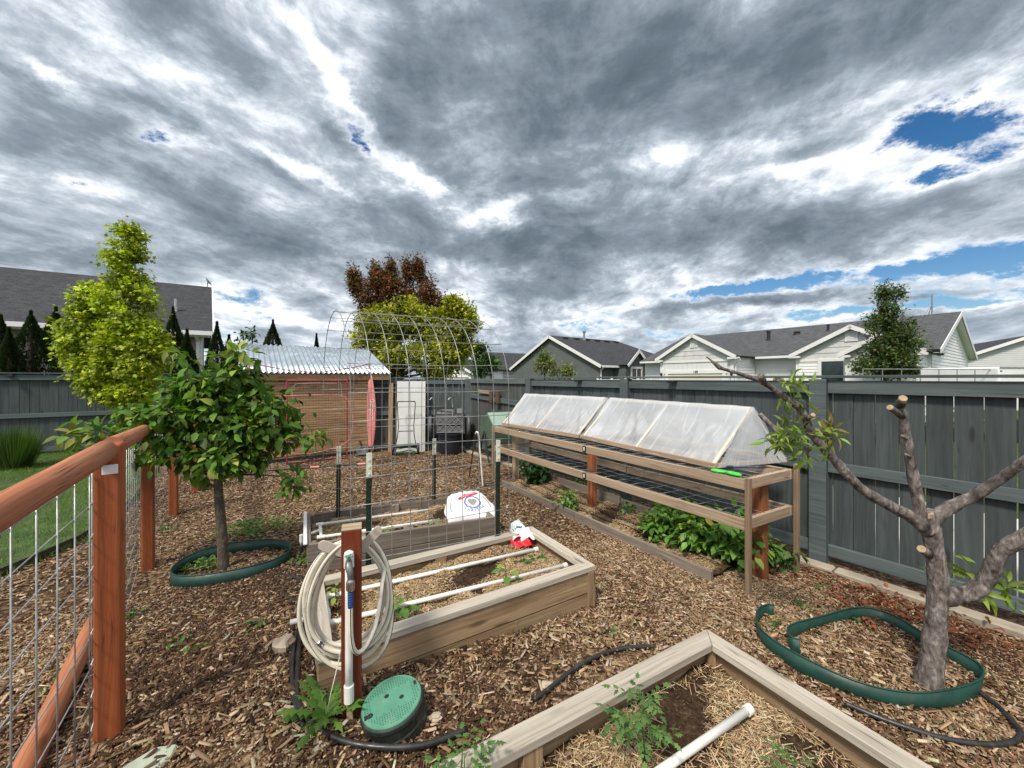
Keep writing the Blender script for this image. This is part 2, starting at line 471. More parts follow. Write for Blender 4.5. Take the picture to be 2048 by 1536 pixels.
M['bin'] = plain('dark_bin', (.012, .014, .022), .45, 0, .25)
M['tumbler'] = plain('green_composter', (.075, .12, .085), .5, 0, .15, 3)
M['tumblerlid'] = plain('pale_green_lid', (.25, .36, .3), .45, 0, .1, 3)
M['corr'] = plain('corrugated_steel', (.52, .59, .64), .38, .8, .15, 2.5, .05, 30, (.3, .29, .27), .3)
M['bagwhite'] = plain('white_bag', (.74, .75, .78), .45, 0, .05, 9, .3, 12, (.5, .46, .4), .25)
M['bagred'] = plain('red_bag_print', (.6, .02, .035), .4, 0, .1)
M['bagblue'] = plain('blue_bag_print', (.02, .08, .42), .4, 0, .08)
M['baggrey'] = plain('grey_bag_print', (.27, .26, .23), .5, 0, .1)
M['bagpale'] = plain('pale_blue_bag', (.55, .66, .68), .35, 0, .08)
M['lime'] = plain('lime_plastic', (.04, .62, .05), .35, 0, .05)
M['tool'] = plain('steel_blue_tube', (.03, .09, .2), .35, .3, .1)
M['glass'] = plain('dark_window_glass', (.02, .035, .035), .06, 0, .3, 1, .0, 5, None, 0, .8)
M['bark'] = None
def bark(name, d, l, sc=1.):
    m, nt, b, tc = mat_base(name, .85, 0, .25)
    U = tc.outputs['Object']
    n1 = noise(nt, vec_scale(nt, U, (30*sc, 30*sc, 13*sc)), 1., 7, .7, .6)
    n2 = noise(nt, U, 5*sc, 5)
    n3 = voro(nt, vec_scale(nt, U, (55*sc, 55*sc, 26*sc)), 1.)
    c = n1.ramp([(.36, d), (.52, tuple((a+bb)/2*.8 for a, bb in zip(d, l))), (.68, l)])
    c = mixc(nt, n2.step(.5, .68)*.5, c, tuple(q*.6 for q in d))
    nt.links.new(c, b.inputs['Base Color'])
    bump(nt, b, (n1*.7)+(n3*.5), .9, .012)
    return m
M['bark'] = bark('grey_bark', (.055, .044, .04), (.36, .32, .30))
M['barkdark'] = bark('dark_bark', (.025, .014, .013), (.11, .075, .07))
M['bark2'] = bark('young_bark', (.07, .055, .042), (.22, .18, .14), 1.6)
M['cutwood'] = plain('fresh_cut_wood', (.36, .265, .165), .8, 0, .25, 30)
M['leaf'] = leafmat('leaf')
M['leafshiny'] = leafmat('shiny_leaf', .5, .28, .22)
M['leafdull'] = leafmat('dull_leaf', .7, .15, .2)
M['grass'] = leafmat('grass_blade', .55, .3, .3)
M['chip'] = tintmat('wood_chip')
M['straw'] = tintmat('straw', .7, False)
M['stem'] = plain('green_stem', (.06, .12, .03), .6)
M['twig'] = plain('brown_twig', (.09, .055, .035), .8)
M['shingle'] = shingle('grey_shingle', (.058, .061, .067), (.092, .096, .104), (.15, .155, .162))
M['shingledark'] = shingle('charcoal_shingle', (.036, .038, .044), (.054, .057, .065), (.088, .09, .1))
M['sidingwhite'] = plain('white_lap_siding', (.76, .775, .79), .5, 0, .05, 1)
M['sidinggrey'] = plain('pale_grey_lap_siding', (.52, .54, .55), .5, 0, .05, 1)
M['shake'] = plain('grey_gable_shakes', (.55, .56, .565), .7, 0, .1, 3)
M['batten'] = siding('white_board_and_batten', (.68, .695, .71), .3, True, .5)
M['stuccogreen'] = plain('dark_green_stucco', (.105, .12, .118), .9, 0, .08, 1.2, .5, 40)
M['stuccobeige'] = plain('beige_stucco', (.28, .25, .22), .9, 0, .1, 1.2, .5, 40)
M['garage'] = siding('cream_garage_door', (.62, .58, .5), .5)
M['brown'] = plain('brown_wall', (.2, .14, .1), .8)
M['wreath'] = plain('straw_wreath', (.3, .2, .1), .9, 0, .4, 40)
# ---------------------------------------------------------------- camera, sky, sun
cam = bpy.data.objects.new('camera', bpy.data.cameras.new('camera')); COL.objects.link(cam)
cam.location = (0, 0, EYE); cam.rotation_euler = (R(90), 0, 0)
cam.data.sensor_width = 36; cam.data.lens = FPX/2048*36
cam.data.shift_y = -(768-V0)/2048
cam.data.clip_end = 2000; cam.data.clip_start = .02
SC.camera = cam
SC.render.engine = 'CYCLES'
SC.cycles.max_bounces = 6; SC.cycles.transparent_max_bounces = 14
SC.cycles.use_denoising = True
SC.view_settings.view_transform = 'Standard'; SC.view_settings.look = 'None'
SC.view_settings.gamma = 1; SC.view_settings.exposure = 0.52
SUN_EL, SUN_AZ = 54., -150.        # degrees up, and degrees from +Y towards +X
W = bpy.data.worlds.new('World'); SC.world = W; W.use_nodes = True
nt = W.node_tree; nt.nodes.clear()
tc = new(nt, 'ShaderNodeTexCoord'); D = tc.outputs['Generated']
sp = new(nt, 'ShaderNodeSeparateXYZ'); nt.links.new(D, sp.inputs[0])
dx, dy, dz = (X(nt, sp.outputs[i]) for i in range(3))
zc = dz.m('MAXIMUM', 0.0)+.13
px, py = dx/zc, dy/zc
def comb(a, b, c=None):
    n = new(nt, 'ShaderNodeCombineXYZ')
    nt.links.new(a.k, n.inputs[0]); nt.links.new(b.k, n.inputs[1])
    if c is not None: n.inputs[2].default_value = c
    return n.outputs[0]
def vadd(a, b):
    n = new(nt, 'ShaderNodeVectorMath'); n.operation = 'ADD'
    nt.links.new(a, n.inputs[0]); nt.links.new(b, n.inputs[1]); return n.outputs[0]
# the cloud deck: a flat layer overhead, so it draws together towards the horizon; combed along the wind
rx = px*.97-(py*.24); ry = (px*.24+(py*.97))*.6
P0 = comb(rx, ry, 3.7)
wn = new(nt, 'ShaderNodeTexNoise'); nt.links.new(P0, wn.inputs['Vector']); wn.inputs['Scale'].default_value = 1.7; wn.inputs['Detail'].default_value = 3
wv = new(nt, 'ShaderNodeVectorMath'); wv.operation = 'MULTIPLY_ADD'; nt.links.new(wn.outputs['Color'], wv.inputs[0])
wv.inputs[1].default_value = (.55, .55, 0); wv.inputs[2].default_value = (-.27, -.27, 0)
P1 = vadd(P0, wv.outputs[0])
n1 = noise(nt, P1, 2.0, 10, .6)
sh = new(nt, 'ShaderNodeVectorMath'); sh.operation = 'ADD'; nt.links.new(P1, sh.inputs[0]); sh.inputs[1].default_value = (.02, .10, 0.02)
n1s = noise(nt, sh.outputs[0], 2.0, 6, .6)
n3 = noise(nt, vec_scale(nt, D, (5.5, 5.5, 11), (1.3, .4, 2.2)), 1., 11, .67, .25)
big = noise(nt, P0, .7, 3, .5)
# cloud banks, thin places and gaps where this sky has them: bearing and height as slopes from due +Y
fr = dy.step(.02, .1)
nw = new(nt, 'ShaderNodeTexNoise'); nt.links.new(vec_scale(nt, D, (7, 7, 14)), nw.inputs['Vector']); nw.inputs['Scale'].default_value = 1.; nw.inputs['Detail'].default_value = 6; nw.inputs['Roughness'].default_value = .65
ns = new(nt, 'ShaderNodeSeparateXYZ'); nt.links.new(nw.outputs['Color'], ns.inputs[0])
A = dx/dy.m('MAXIMUM', .05)+((X(nt, ns.outputs[0])-.5)*.2); B = dz/dy.m('MAXIMUM', .05)+((X(nt, ns.outputs[1])-.5)*.11)
def blob(prev, u, v, ru, rv, rot, amp):
    ca, sa = math.cos(R(rot)), math.sin(R(rot))
    # (each bank is evaluated after the one before it, which keeps the shader's stack small)
    A1 = A if prev is None else prev.m('MULTIPLY_ADD', 1e-7, A)
    B1 = B if prev is None else prev.m('MULTIPLY_ADD', 1e-7, B)
    a = A1-(u-U0)/FPX; b = B1-(V0-v)/FPX
    p = (a*ca-(b*sa))*(FPX/ru); q = (a*sa+(b*ca))*(FPX/rv)
    e = ((p*p+(q*q))*-1.).m('EXPONENT')
    return e*amp
blobs = [
 (1180,120,430,230,0,.18),(1050,330,110,110,0,.10),(120,300,190,120,22,.19),(430,425,250,50,20,.14),(850,130,110,170,38,.14),(1350,470,360,50,-6,.15),(1100,520,130,90,0,.08),
 (920,470,190,45,15,.12),(480,110,260,60,38,.12),(1600,100,500,110,-8,.10),(470,300,180,40,30,.14),(600,500,260,60,10,.06),(1750,430,260,40,-10,.05),(1250,330,140,60,0,.06),
 (690,190,220,20,52,-.19),(858,372,70,28,30,-.26),(1010,425,70,26,-15,-.24),(1145,388,60,18,-10,-.17),(85,150,90,18,30,-.2),
 (350,262,150,18,24,-.15),(600,338,190,18,26,-.17),(170,372,70,14,8,-.14),(560,628,150,18,12,-.16),(1340,318,200,20,-10,-.12),
 (1700,225,260,18,-22,-.12),(1560,340,200,20,-12,-.12),(1960,330,180,24,-18,-.13),(900,540,50,22,0,-.1),(60,560,200,30,10,-.06),
 (1600,590,330,12,-6,.2),(1850,585,160,8,-6,.2),(1900,645,260,18,-6,.15),
]
gaps = [
 (1835,275,260,66,-14,-.30),(1960,225,180,48,-26,-.26),(1880,352,64,20,0,-.24),(2020,290,110,44,-20,-.2),(702,264,56,18,50,-.36),(742,300,44,17,40,-.34),(332,278,66,14,14,-.36),
 (1930,528,350,38,-9,-.42),(1480,572,210,18,-8,-.38),(1690,618,310,19,-5,-.40),(2000,600,160,9,-4,-.2),(1130,662,70,17,0,-.3),(1345,661,80,10,-4,-.3),(2040,385,60,14,-10,-.2),(1590,320,60,10,-15,-.16),
]
tot = None
for q in blobs:
    e = blob(tot, *q); tot = e if tot is None else tot+e
gap = None
for q in gaps:
    e = blob(tot if gap is None else gap, *q); gap = e if gap is None else gap+e
n4 = noise(nt, vec_scale(nt, D, (2.6, 2.6, 5.5), (.3, 2.4, 1.2)), 1., 9, .6, .4)
n4s = noise(nt, vec_scale(nt, D, (2.6, 2.6, 5.5), (.3, 2.33, 1.42)), 1., 5, .6, .4)
n5 = noise(nt, P1, 5.5, 8, .66)
fine = ((n1-.5)*.62)+((n3-.5)*1.0)+((n4-.5)*.65)+((n5-.5)*.32)
dens0 = fine+.5+((big-.5)*.2)+(tot*fr*1.2)+.085
dens = dens0+(gap*fr*.55)
gapd = dens0+(gap*fr*1.9)+((n3-.5)*1.7)+((n4-.5)*.6)+.18
relief = (n1-n1s)*1.3+((n4-n4s)*1.5)
alpha = gapd.step(.10, .46)
tau = dens.step(.42, 1.08, 0, 1, False)
cl = (tau-(relief*.55)-((n3-.5)*.30)).ramp([(0., (.86, .87, .88)), (.11, (.62, .66, .71)), (.24, (.37, .42, .475)), (.42, (.205, .247, .292)), (.68, (.112, .143, .176)), (.95, (.078, .103, .13))])
# the far end of the deck fades into bright air
cl = mixc(nt, dz.step(.16, .0)*.4, cl, (.46, .53, .62))
# unseen deck overhead and behind the viewer, brightened to add fill light
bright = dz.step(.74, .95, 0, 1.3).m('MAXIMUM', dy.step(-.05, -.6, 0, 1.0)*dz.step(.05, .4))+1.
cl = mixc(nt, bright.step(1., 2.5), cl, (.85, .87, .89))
sky = new(nt, 'ShaderNodeTexSky'); sky.sky_type = 'NISHITA'; sky.sun_disc = False
sky.sun_elevation = R(SUN_EL); sky.sun_rotation = R(SUN_AZ); sky.air_density = 1.0; sky.dust_density = .3; sky.ozone_density = 2.0
hs = new(nt, 'ShaderNodeHueSaturation'); hs.inputs['Saturation'].default_value = 1.35; nt.links.new(sky.outputs[0], hs.inputs['Color'])
b1 = new(nt, 'ShaderNodeBackground'); nt.links.new(hs.outputs[0], b1.inputs[0]); b1.inputs[1].default_value = .075
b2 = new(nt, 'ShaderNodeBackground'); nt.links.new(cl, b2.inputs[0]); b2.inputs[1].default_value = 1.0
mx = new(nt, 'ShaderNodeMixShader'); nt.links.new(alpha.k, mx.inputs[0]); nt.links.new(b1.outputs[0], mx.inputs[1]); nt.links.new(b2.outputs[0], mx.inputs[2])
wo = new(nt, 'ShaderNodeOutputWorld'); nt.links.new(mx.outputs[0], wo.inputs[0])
sl = bpy.data.lights.new('sun', 'SUN'); sl.energy = 2.9; sl.angle = R(9); sl.color = (1., .91, .78)
so = bpy.data.objects.new('sun', sl); COL.objects.link(so)
sd = Vector((math.sin(R(SUN_AZ))*math.cos(R(SUN_EL)), math.cos(R(SUN_AZ))*math.cos(R(SUN_EL)), math.sin(R(SUN_EL))))
so.rotation_euler = sd.to_track_quat('Z', 'Y').to_euler()
# ---------------------------------------------------------------- the ground
def axis_coords(lo, hi, step, far):
    a = list(np.arange(lo, hi+1e-6, step))
    k = step
    x = hi
    while x < far: k *= 1.5; x += k; a.append(x)
    k = step; x = lo
    while x > -far: k *= 1.5; x -= k; a.insert(0, x)
    return np.array(a)
xs = axis_coords(-6.5, 5.0, .06, 700); ys = axis_coords(.2, 10.2, .06, 700)
XX, YY = np.meshgrid(xs, ys, indexing='ij')
def bumps(x, y):
    return .012*np.sin(x*3.1+y*1.3)*np.sin(y*2.7-x*.8)+.007*np.sin(x*7.7+2)*np.sin(y*8.9)+.004*np.sin(x*19+y*5)*np.sin(y*23-x*7)
inside = np.exp(-np.maximum(0, np.abs(XX)-8)**2/4)*np.exp(-np.maximum(0, np.abs(YY-5)-6)**2/4)
ZZ = gza(XX, YY)+bumps(XX, YY)*inside
nx_, ny_ = ZZ.shape
gm = MB()
gv = np.stack([XX, YY, ZZ], -1).reshape(-1, 3)
idx = (np.arange(nx_-1)[:, None]*ny_+np.arange(ny_-1)[None]).reshape(-1)
gf = np.stack([idx, idx+ny_, idx+ny_+1, idx+1], 1)
me = bpy.data.meshes.new('ground'); me.from_pydata(gv.tolist(), [], gf.tolist()); me.update()
me.polygons.foreach_set('use_smooth', [True]*len(me.polygons))
m, nt, b, tc = mat_base('mulch_and_soil', .95, 0, .15)
P = tc.outputs['Object']
v1 = new(nt, 'ShaderNodeTexVoronoi'); nt.links.new(vec_scale(nt, P, (26, 60, 30), (0, 0, 0), (0, 0, .5)), v1.inputs[0]); v1.inputs['Scale'].default_value = 1
v2 = new(nt, 'ShaderNodeTexVoronoi'); nt.links.new(vec_scale(nt, P, (64, 24, 30), (3, 1, 0), (0, 0, .35)), v2.inputs[0]); v2.inputs['Scale'].default_value = 1
s1 = new(nt, 'ShaderNodeSeparateColor'); nt.links.new(v1.outputs['Color'], s1.inputs[0])
s2 = new(nt, 'ShaderNodeSeparateColor'); nt.links.new(v2.outputs['Color'], s2.inputs[0])
k = (X(nt, s1.outputs[0])*.5)+(X(nt, s2.outputs[0])*.5)
c = k.ramp([(.15, (.025, .013, .007)), (.42, (.07, .04, .022)), (.62, (.17, .105, .06)), (.85, (.34, .24, .15))])
pat = noise(nt, P, 1.1, 6, .65)
c = mixc(nt, pat.step(.42, .62)*.7, c, (.035, .02, .012))       # darker damp mulch in places
soil = noise(nt, P, 1.6, 5, .6)
c = mixc(nt, soil.step(.6, .72)*.6, c, (.075, .048, .03))      # bare soil
# meadow and lots beyond the yard
spg = new(nt, 'ShaderNodeSeparateXYZ'); nt.links.new(P, spg.inputs[0])
gx, gy = X(nt, spg.outputs[0]), X(nt, spg.outputs[1])
beyond = ((gx*.8214)+(gy*.5705)).step(4.9, 5.1).m('MAXIMUM', gy.step(10.6, 11.2))
gr = noise(nt, P, 3, 6, .7).ramp([(.3, (.035, .06, .015)), (.6, (.08, .12, .03)), (.8, (.16, .15, .07))])
c = mixc(nt, beyond, c, gr)
nt.links.new(c, b.inputs['Base Color'])
bump(nt, b, k, .8, .02)
me.materials.append(m)
ground = bpy.data.objects.new('ground', me); COL.objects.link(ground); struct(ground)

# lawn beyond the rail fence
lawn_edge = [(-3.6, -2.5), (-4.0, 1.0), (-4.35, 3.2), (-4.55, 4.2), (-5.3, 5.4), (-6.4, 6.9), (-7.9, 8.35), (-8.6, 9.6)]
def lawn_x(y):
    ysl = [p[1] for p in lawn_edge]; xsl = [p[0] for p in lawn_edge]
    return np.interp(y, ysl, xsl)
lm = MB()
def lf(a, bb):
    y = -2.5+a*12.1
    x0 = float(lawn_x(y))+.06*math.sin(y*5)+.04*math.sin(y*13)
    x = x0-bb*(14.5+x0+2.5)
    return (x, y, gz(x, y)+.018+.01*math.sin(x*2)*math.sin(y*1.7)-(.016 if bb == 0 else 0))
lm.grid(lf, 80, 40)
lawnm = plain('lawn_base', (.04, .075, .018), .9, 0, .35, 4, .6, 90, (.14, .12, .05), .35)
lawn = lm.build('lawn', lawnm, smooth=True); struct(lawn)
n = 75000
y = rng.uniform(2.0, 9.4, n); x = lawn_x(y)-rng.uniform(-.1, 6.2, n)**1.0
z = gza(x, y)+.02
dens_ok = (np.sin(x*3.3+y*2)*np.sin(y*4.1-x)+rng.uniform(-1, 1, n)*.9) > -.95
x, y, z = x[dens_ok], y[dens_ok], z[dens_ok]; n = len(x)
A = np.stack([rng.normal(0, .45, n), rng.normal(0, .45, n), np.ones(n)], 1)
Nn = rdir(n)
L = rng.uniform(.035, .075, n)
grass_o = scatter_mesh('lawn_grass', np.stack([x, y, z], 1), A, Nn, np.stack([L, rng.uniform(.003, .006, n), L], 1),
    shades(n, [(.07, .155, .018), (.10, .205, .025), (.155, .24, .04), (.23, .21, .09)], .2, [.35, .35, .22, .08]), 'blade', M['grass'])
tag(grass_o, 'green mown lawn grass beyond the rail fence', 'grass', None, 'stuff')

# concrete strip at the foot of the right fence, pale drive beyond it
kb = MB()
A0 = Vector((3.53, 2.655, 0))
def fp(s, off=0, z=0): return A0+FD*s+FN*off+Z*z
for i in range(10):
    s0, s1 = -4+i*1.25, -4+(i+1)*1.25-.012
    kb.bar(fp(s0, -.16, -.02), fp(s1, -.16, -.022+.008*math.sin(i*3)), .12, .11)
kerb = kb.build('kerb', M['concrete'], bevel=.012); struct(kerb)
dv = MB(); dv.slab([fp(-6, .35, .016), fp(9.2, .35, .016), fp(9.2, 3.2, .016), fp(-6, 3.2, .016)], .05)
drive = dv.build('driveway', plain('pale_drive_concrete', (.5, .49, .46), .9, 0, .1, 2)); struct(drive)

# wood chips and bits of bark as real pieces, thickest close by
BEDS_XY = []      # filled below, chips keep out of these
def quad_contains(q, x, y):
    ok = np.ones(len(x), bool)
    for i in range(4):
        ax, ay = q[i][0], q[i][1]; bx, by = q[(i+1) % 4][0], q[(i+1) % 4][1]
        ok &= ((bx-ax)*(y-ay)-(by-ay)*(x-ax)) >= 0
    return ok
B1 = [Vector((-.974, 1.908, 0)), Vector((.62, 2.858, 0)), Vector((.19, 3.61, 0)), Vector((-1.40, 2.66, 0))]
B2 = [Vector((-1.756, 3.27, 0)), Vector((-.158, 3.95, 0)), Vector((-.53, 4.74, 0)), Vector((-2.17, 4.04, 0))]
u3 = Vector((-1.0, -.5556, 0)).normalized(); v3 = Vector((.5556, -1.0, 0)).normalized()
C3 = Vector((1.09, 2.156, 0))
B3 = [C3+u3*2.4+v3*1.25, C3+v3*1.25, C3, C3+u3*2.4]
def chip_field(n, rmin, rmax, lmin, lmax, zoff=.006):
    """wood chips in a fan in front of the eye"""
    r = rmin+(rmax-rmin)*np.sqrt(rng.uniform(0, 1, n)*(1-(rmin/rmax)*.3)+.0)
    th = rng.uniform(R(-62), R(62), n)
    x = r*np.sin(th); y = r*np.cos(th)
    keep = (y > .75) & (((x-3.53)*.8214+(y-2.655)*.5705) < -.26) & (x > lawn_x(y)-.12) & (y < 9.6)
    for q in (B1, B2, B3): keep &= ~quad_contains(q, x, y)
    # bare and damp patches
    pat = np.sin(x*1.9+1.2)*np.sin(y*1.6+.4)+.6*np.sin(x*4.3-y*2.1)
    keep &= (pat+rng.uniform(-1.3, 1.3, n)) > -1.25
    d1 = ((x-.45)**2/.3+(y-2.15)**2/.06)
    keep &= (d1 > 1) | (rng.uniform(0, 1, n) < .25)
    x, y = x[keep], y[keep]; n = len(x)
    z = gza(x, y)+bumps(x, y)+rng.uniform(-.002, .012, n)+zoff
    a = rng.uniform(0, 2*np.pi, n)
    A = np.stack([np.cos(a), np.sin(a), rng.normal(0, .22, n)], 1)
    Nn = norm(np.stack([rng.normal(0, .35, n), rng.normal(0, .35, n), np.ones(n)], 1))
    L = rng.uniform(lmin, lmax, n)*rng.choice([1, 1, 1.5, .6], n)
    S = np.stack([L, np.clip(L*rng.uniform(.14, .38, n), .003, .014), rng.uniform(.002, .005, n)], 1)
    dark = np.sin(x*1.1+.3)*np.sin(y*1.3+1)+.8*np.sin(x*2.9-y*1.7+1)*np.sin(y*3.3+x)+rng.normal(0, .5, n)
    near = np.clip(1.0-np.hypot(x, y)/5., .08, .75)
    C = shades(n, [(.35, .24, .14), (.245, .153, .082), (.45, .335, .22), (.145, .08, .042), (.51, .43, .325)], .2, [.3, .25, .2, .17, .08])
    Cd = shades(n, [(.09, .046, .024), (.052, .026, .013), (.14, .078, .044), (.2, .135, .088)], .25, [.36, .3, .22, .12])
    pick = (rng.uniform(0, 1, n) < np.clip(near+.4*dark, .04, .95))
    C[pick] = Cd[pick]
    redleaf = (np.abs((x-3.53)*.8214+(y-2.655)*.5705+.42+rng.normal(0, .09, n)) < .2) & (y < 3.6) & (rng.uniform(0, 1, n) < .42)
    C[redleaf] = shades(int(redleaf.sum()), [(.22, .075, .035), (.15, .055, .03), (.28, .13, .07)], .2)
    return np.stack([x, y, z], 1), A, Nn, S, C
parts_ = [chip_field(125000, .9, 4.4, .010, .029), chip_field(115000, 3.2, 9.6, .018, .042), chip_field(8000, .9, 3.6, .035, .065, .012), chip_field(80000, .9, 4.0, .004, .013, .005)]
PA = [np.concatenate([p[i] for p in parts_]) for i in range(5)]
chips = scatter_mesh('wood_chips', *PA, 'chip', M['chip'])
tag(chips, 'brown and tan wood chip mulch covering the garden paths', 'wood chips', None, 'stuff')
# ---------------------------------------------------------------- privacy fences
def privacy(name, P0, f, n, posts, ztop, label, old=None, over=0., gaps=True, cap=True, seed=1, zb=0.0):
    """board fence from P0 along f; posts = distances; n points to the far side; old = bays built with faded boards"""
    rr = random.Random(seed)
    root = thing(name, P0, label, 'fence')
    def q(s, off=0, z=0): return P0+f*s+n*off+Z*z
    for i, s in enumerate(posts):
        pm = MB(); pm.obox(q(s, -.005, (ztop-.006)/2+zb/2), f*.066, n*.055, Z*((ztop-.006-zb)/2))
        pm.build('post', M['fencerail'], root, .004)
    for i in range(len(posts)-1):
        s0, s1 = posts[i]+.068, posts[i+1]-.068
        bd = MB(); s = s0
        while s < s1-.02:
            w = min(.142, s1-s-.002)
            tw = rr.uniform(-.004, .004)
            zt = ztop-.035+rr.uniform(-.006, .006); zl = .075+rr.uniform(-.012, .012)+zb
            bd.obox(q(s+w/2, .032+rr.uniform(0, .004), (zt+zl)/2), f*w/2+n*tw, n*.009, Z*(zt-zl)/2)
            bd_uv_fix(bd)
            s += w+(rr.choice([.002, .003, .004, .006, .008]) if gaps else .0025)
        bd.build('board_panel', M['fenceold'] if old and i in old else M['fence'], root, .0015)
        sag = rr.uniform(-.006, .006)
        for za, zb_, hh, oo in ((ztop-.078, ztop-.078, .115, -.005), (.885+sag, .885-sag, .095, -.002), (.125+zb, .125+zb, .105, -.002)):
            rl = MB(); rl.bar(q(s0, oo, za), q(s1, oo, zb_), .037, hh); rl.build('rail', M['fencerail'], root, .003)
        if cap:
            cp = MB(); cp.bar(q(posts[i]-.02 if i == 0 else posts[i]+.0005, .01, ztop+.0165), q(posts[i+1]-.0005, .01, ztop+.0165), .13, .024)
            cp.build('top_cap', M['fencerail'], root, .003)
    return root
def bd_uv_fix(mb):
    """turn the grain of the last box so that it runs up the board"""
    n = len(mb.f)
    for k in range(n-6, n-2):
        fu = mb.uv[k]; mb.uv[k] = [(b, a) for a, b in fu]
right_fence = privacy('privacy_fence', Vector((3.53, 2.655, 0)), FD, FN, [-5.51, -3.29, -1.07, 1.15, 3.37, 5.59], 1.70,
    'long blue grey board fence behind the plastic covered shelf and the pruned tree', seed=3)
# the corner: an old gate with a timber latch, then a short run to the shed
gate0 = Vector((3.53, 2.655, 0))+FD*5.72
gate = thing('garden_gate', gate0, 'faded grey board gate with a slanting rail and brown latch blocks beside the composter', 'gate')
gd = MB()
def gq(s, off=0, z=0): return gate0+FD*s+FN*off+Z*z
s = .02
while s < 2.2:
    gd.obox(gq(s+.07, .032, .88), FD*.069, FN*.009, Z*.80); bd_uv_fix(gd); s += .1425
gd.build('board_panel', M['fenceold'], gate, .0015)
for za, zb_ in ((1.645, 1.645), (1.20, 1.30), (.16, .16)):
    rl = MB(); rl.bar(gq(.02, 0, za), gq(2.2, 0, zb_), .036, .1); rl.build('rail', M['fencerail'], gate, .003)
for sa in (.86, 1.12):
    lt = MB(); lt.bar(gq(sa, -.05, 1.30), gq(sa+.12, -.05, 1.30), .05, .25); lt.build('latch_block', M['twig'], gate, .004)
lt = MB(); lt.bar(gq(1.26, -.045, 1.395), gq(1.75, -.045, 1.41), .03, .075); lt.build('latch_bar', M['shelfwood'], gate, .003)
corner = gate0+FD*2.33
back_fence = privacy('privacy_fence', corner, Vector((-.994, -.10, 0)).normalized(), Vector((-.1, .994, 0)).normalized(), [0, 1.25, 2.42], 1.70,
    'short dark grey board fence behind the white panel and the black garden cart', old=[1], gaps=False, seed=5)
FL0 = Vector((-14.9, 5.45, 0))
left_fence = privacy('privacy_fence', FL0, FN, FD, [0, 2.3, 4.6, 6.9, 9.2], 1.80,
    'blue grey board fence at the back of the lawn behind the bright maple', gaps=False, seed=9)
for i, (p, lab, d) in enumerate([(fp(2.62, -.03, 1.665), 'small black solar light on the fence top above the cloche', FD),
                          (fp(4.25, -.03, 1.665), 'small black solar light on the fence below the dark green house', FD),
                          (FL0+FN*5.0-FD*.03+Z*1.765, 'small black solar light on the lawn fence top, far left', FN)]):
    sl_ = MB(); nrm = Z.cross(d)
    if nrm.y > 0 and abs(d.x) > .7: nrm = -nrm
    side = -FN if d is FD else -FD
    sl_.obox(p+side*.045, d*.05, side*.04, Z*.014)
    o = thing('fence_light', p, lab, 'solar light', 'solar lights on the fence rails')
    sl_.build('housing', M['black'], o, .004)
    s2 = MB(); s2.obox(p+side*.045-Z*.019, d*.036, side*.03, Z*.004); s2.build('lens', M['cartgrey'], o)

# ---------------------------------------------------------------- the near rail fence of stained timber and wire
p1 = G(220, 1475); p2 = G(296, 1135); p3 = G(347, 1030); p4 = G(391, 983)
p0 = Vector((-.30, -.62, 0)); p5 = Vector((-5.9, 7.6, 0))
rail_fence = thing('rail_fence', p1, 'orange stained timber rail fence with galvanised wire panels beside the lawn', 'fence')
HT = 1.30
def fpost(p, top, r=.088, face=None, mat=None):
    face = face or (p-Vector((0, 0, p.z))).normalized()
    pm = MB(); d = Vector((face[0], face[1], 0)).normalized(); s = Z.cross(d)
    # slightly rounded landscape timber
    prof = [(-.055, -.048), (.055, -.048), (.055, .048), (-.055, .048)]
    b = len(pm.v)
    pm.obox(Vector((p.x, p.y, (gz(p.x, p.y)-.1+top)/2)), Z*((top-gz(p.x, p.y)+.1)/2), s*.044, d*.044)
    return pm.build('post', mat or M['cedar_post'], rail_fence, .014, seg=3)
tops = {}
seq = [p0, p1, p2, p3, p4, p5]
for p in seq:
    p.z = gz(p.x, p.y); tops[id(p)] = p.z+HT
faces = [None]*6
for i, p in enumerate(seq):
    a = seq[max(i-1, 0)]; c = seq[min(i+1, 5)]
    t = (c-a); t.z = 0
    fpost(p, tops[id(p)]+(-.075 if i != 1 else -.02), face=Z.cross(t))
def rail(a, b, r=.046):
    pm = MB(); a = Vector(a); b = Vector(b)
    pts = [a.lerp(b, i/10) for i in range(11)]
    pm.tube(pts, [r*(1+.012*math.sin(i*2.1)) for i in range(11)], 20, True, squash=.86)
    return pm.build('rail', M['cedar'], rail_fence, smooth=False)
zt = -.048
dirs = []
for i in range(5):
    a, c = seq[i], seq[i+1]
    d = (c-a); d.z = 0; d.normalize()
    off = Z.cross(d)*.0
    e0 = .0 if i else 0; e1 = .0
    if i == 0: aa, cc = a, c-d*.062
    elif i == 1: aa, cc = a+d*.075, c
    else: aa, cc = a+d*.012, c
    o = rail(Vector((aa.x, aa.y, tops[id(a)]+zt)), Vector((cc.x, cc.y, tops[id(c)]+zt)))
    for pl in o.data.polygons: pl.use_smooth = len(pl.vertices) == 4
tg = MB(); d10 = (p0-p1); d10.z = 0; d10.normalize()
fcn = (-p1); fcn.z = 0; fcn.normalize()
tg.obox(Vector((p1.x, p1.y, tops[id(p1)]-.125))+fcn*.07, Z.cross(fcn)*.024, fcn*.002, Z*.02)
tg.build('tag', M['white'], rail_fence, .006)
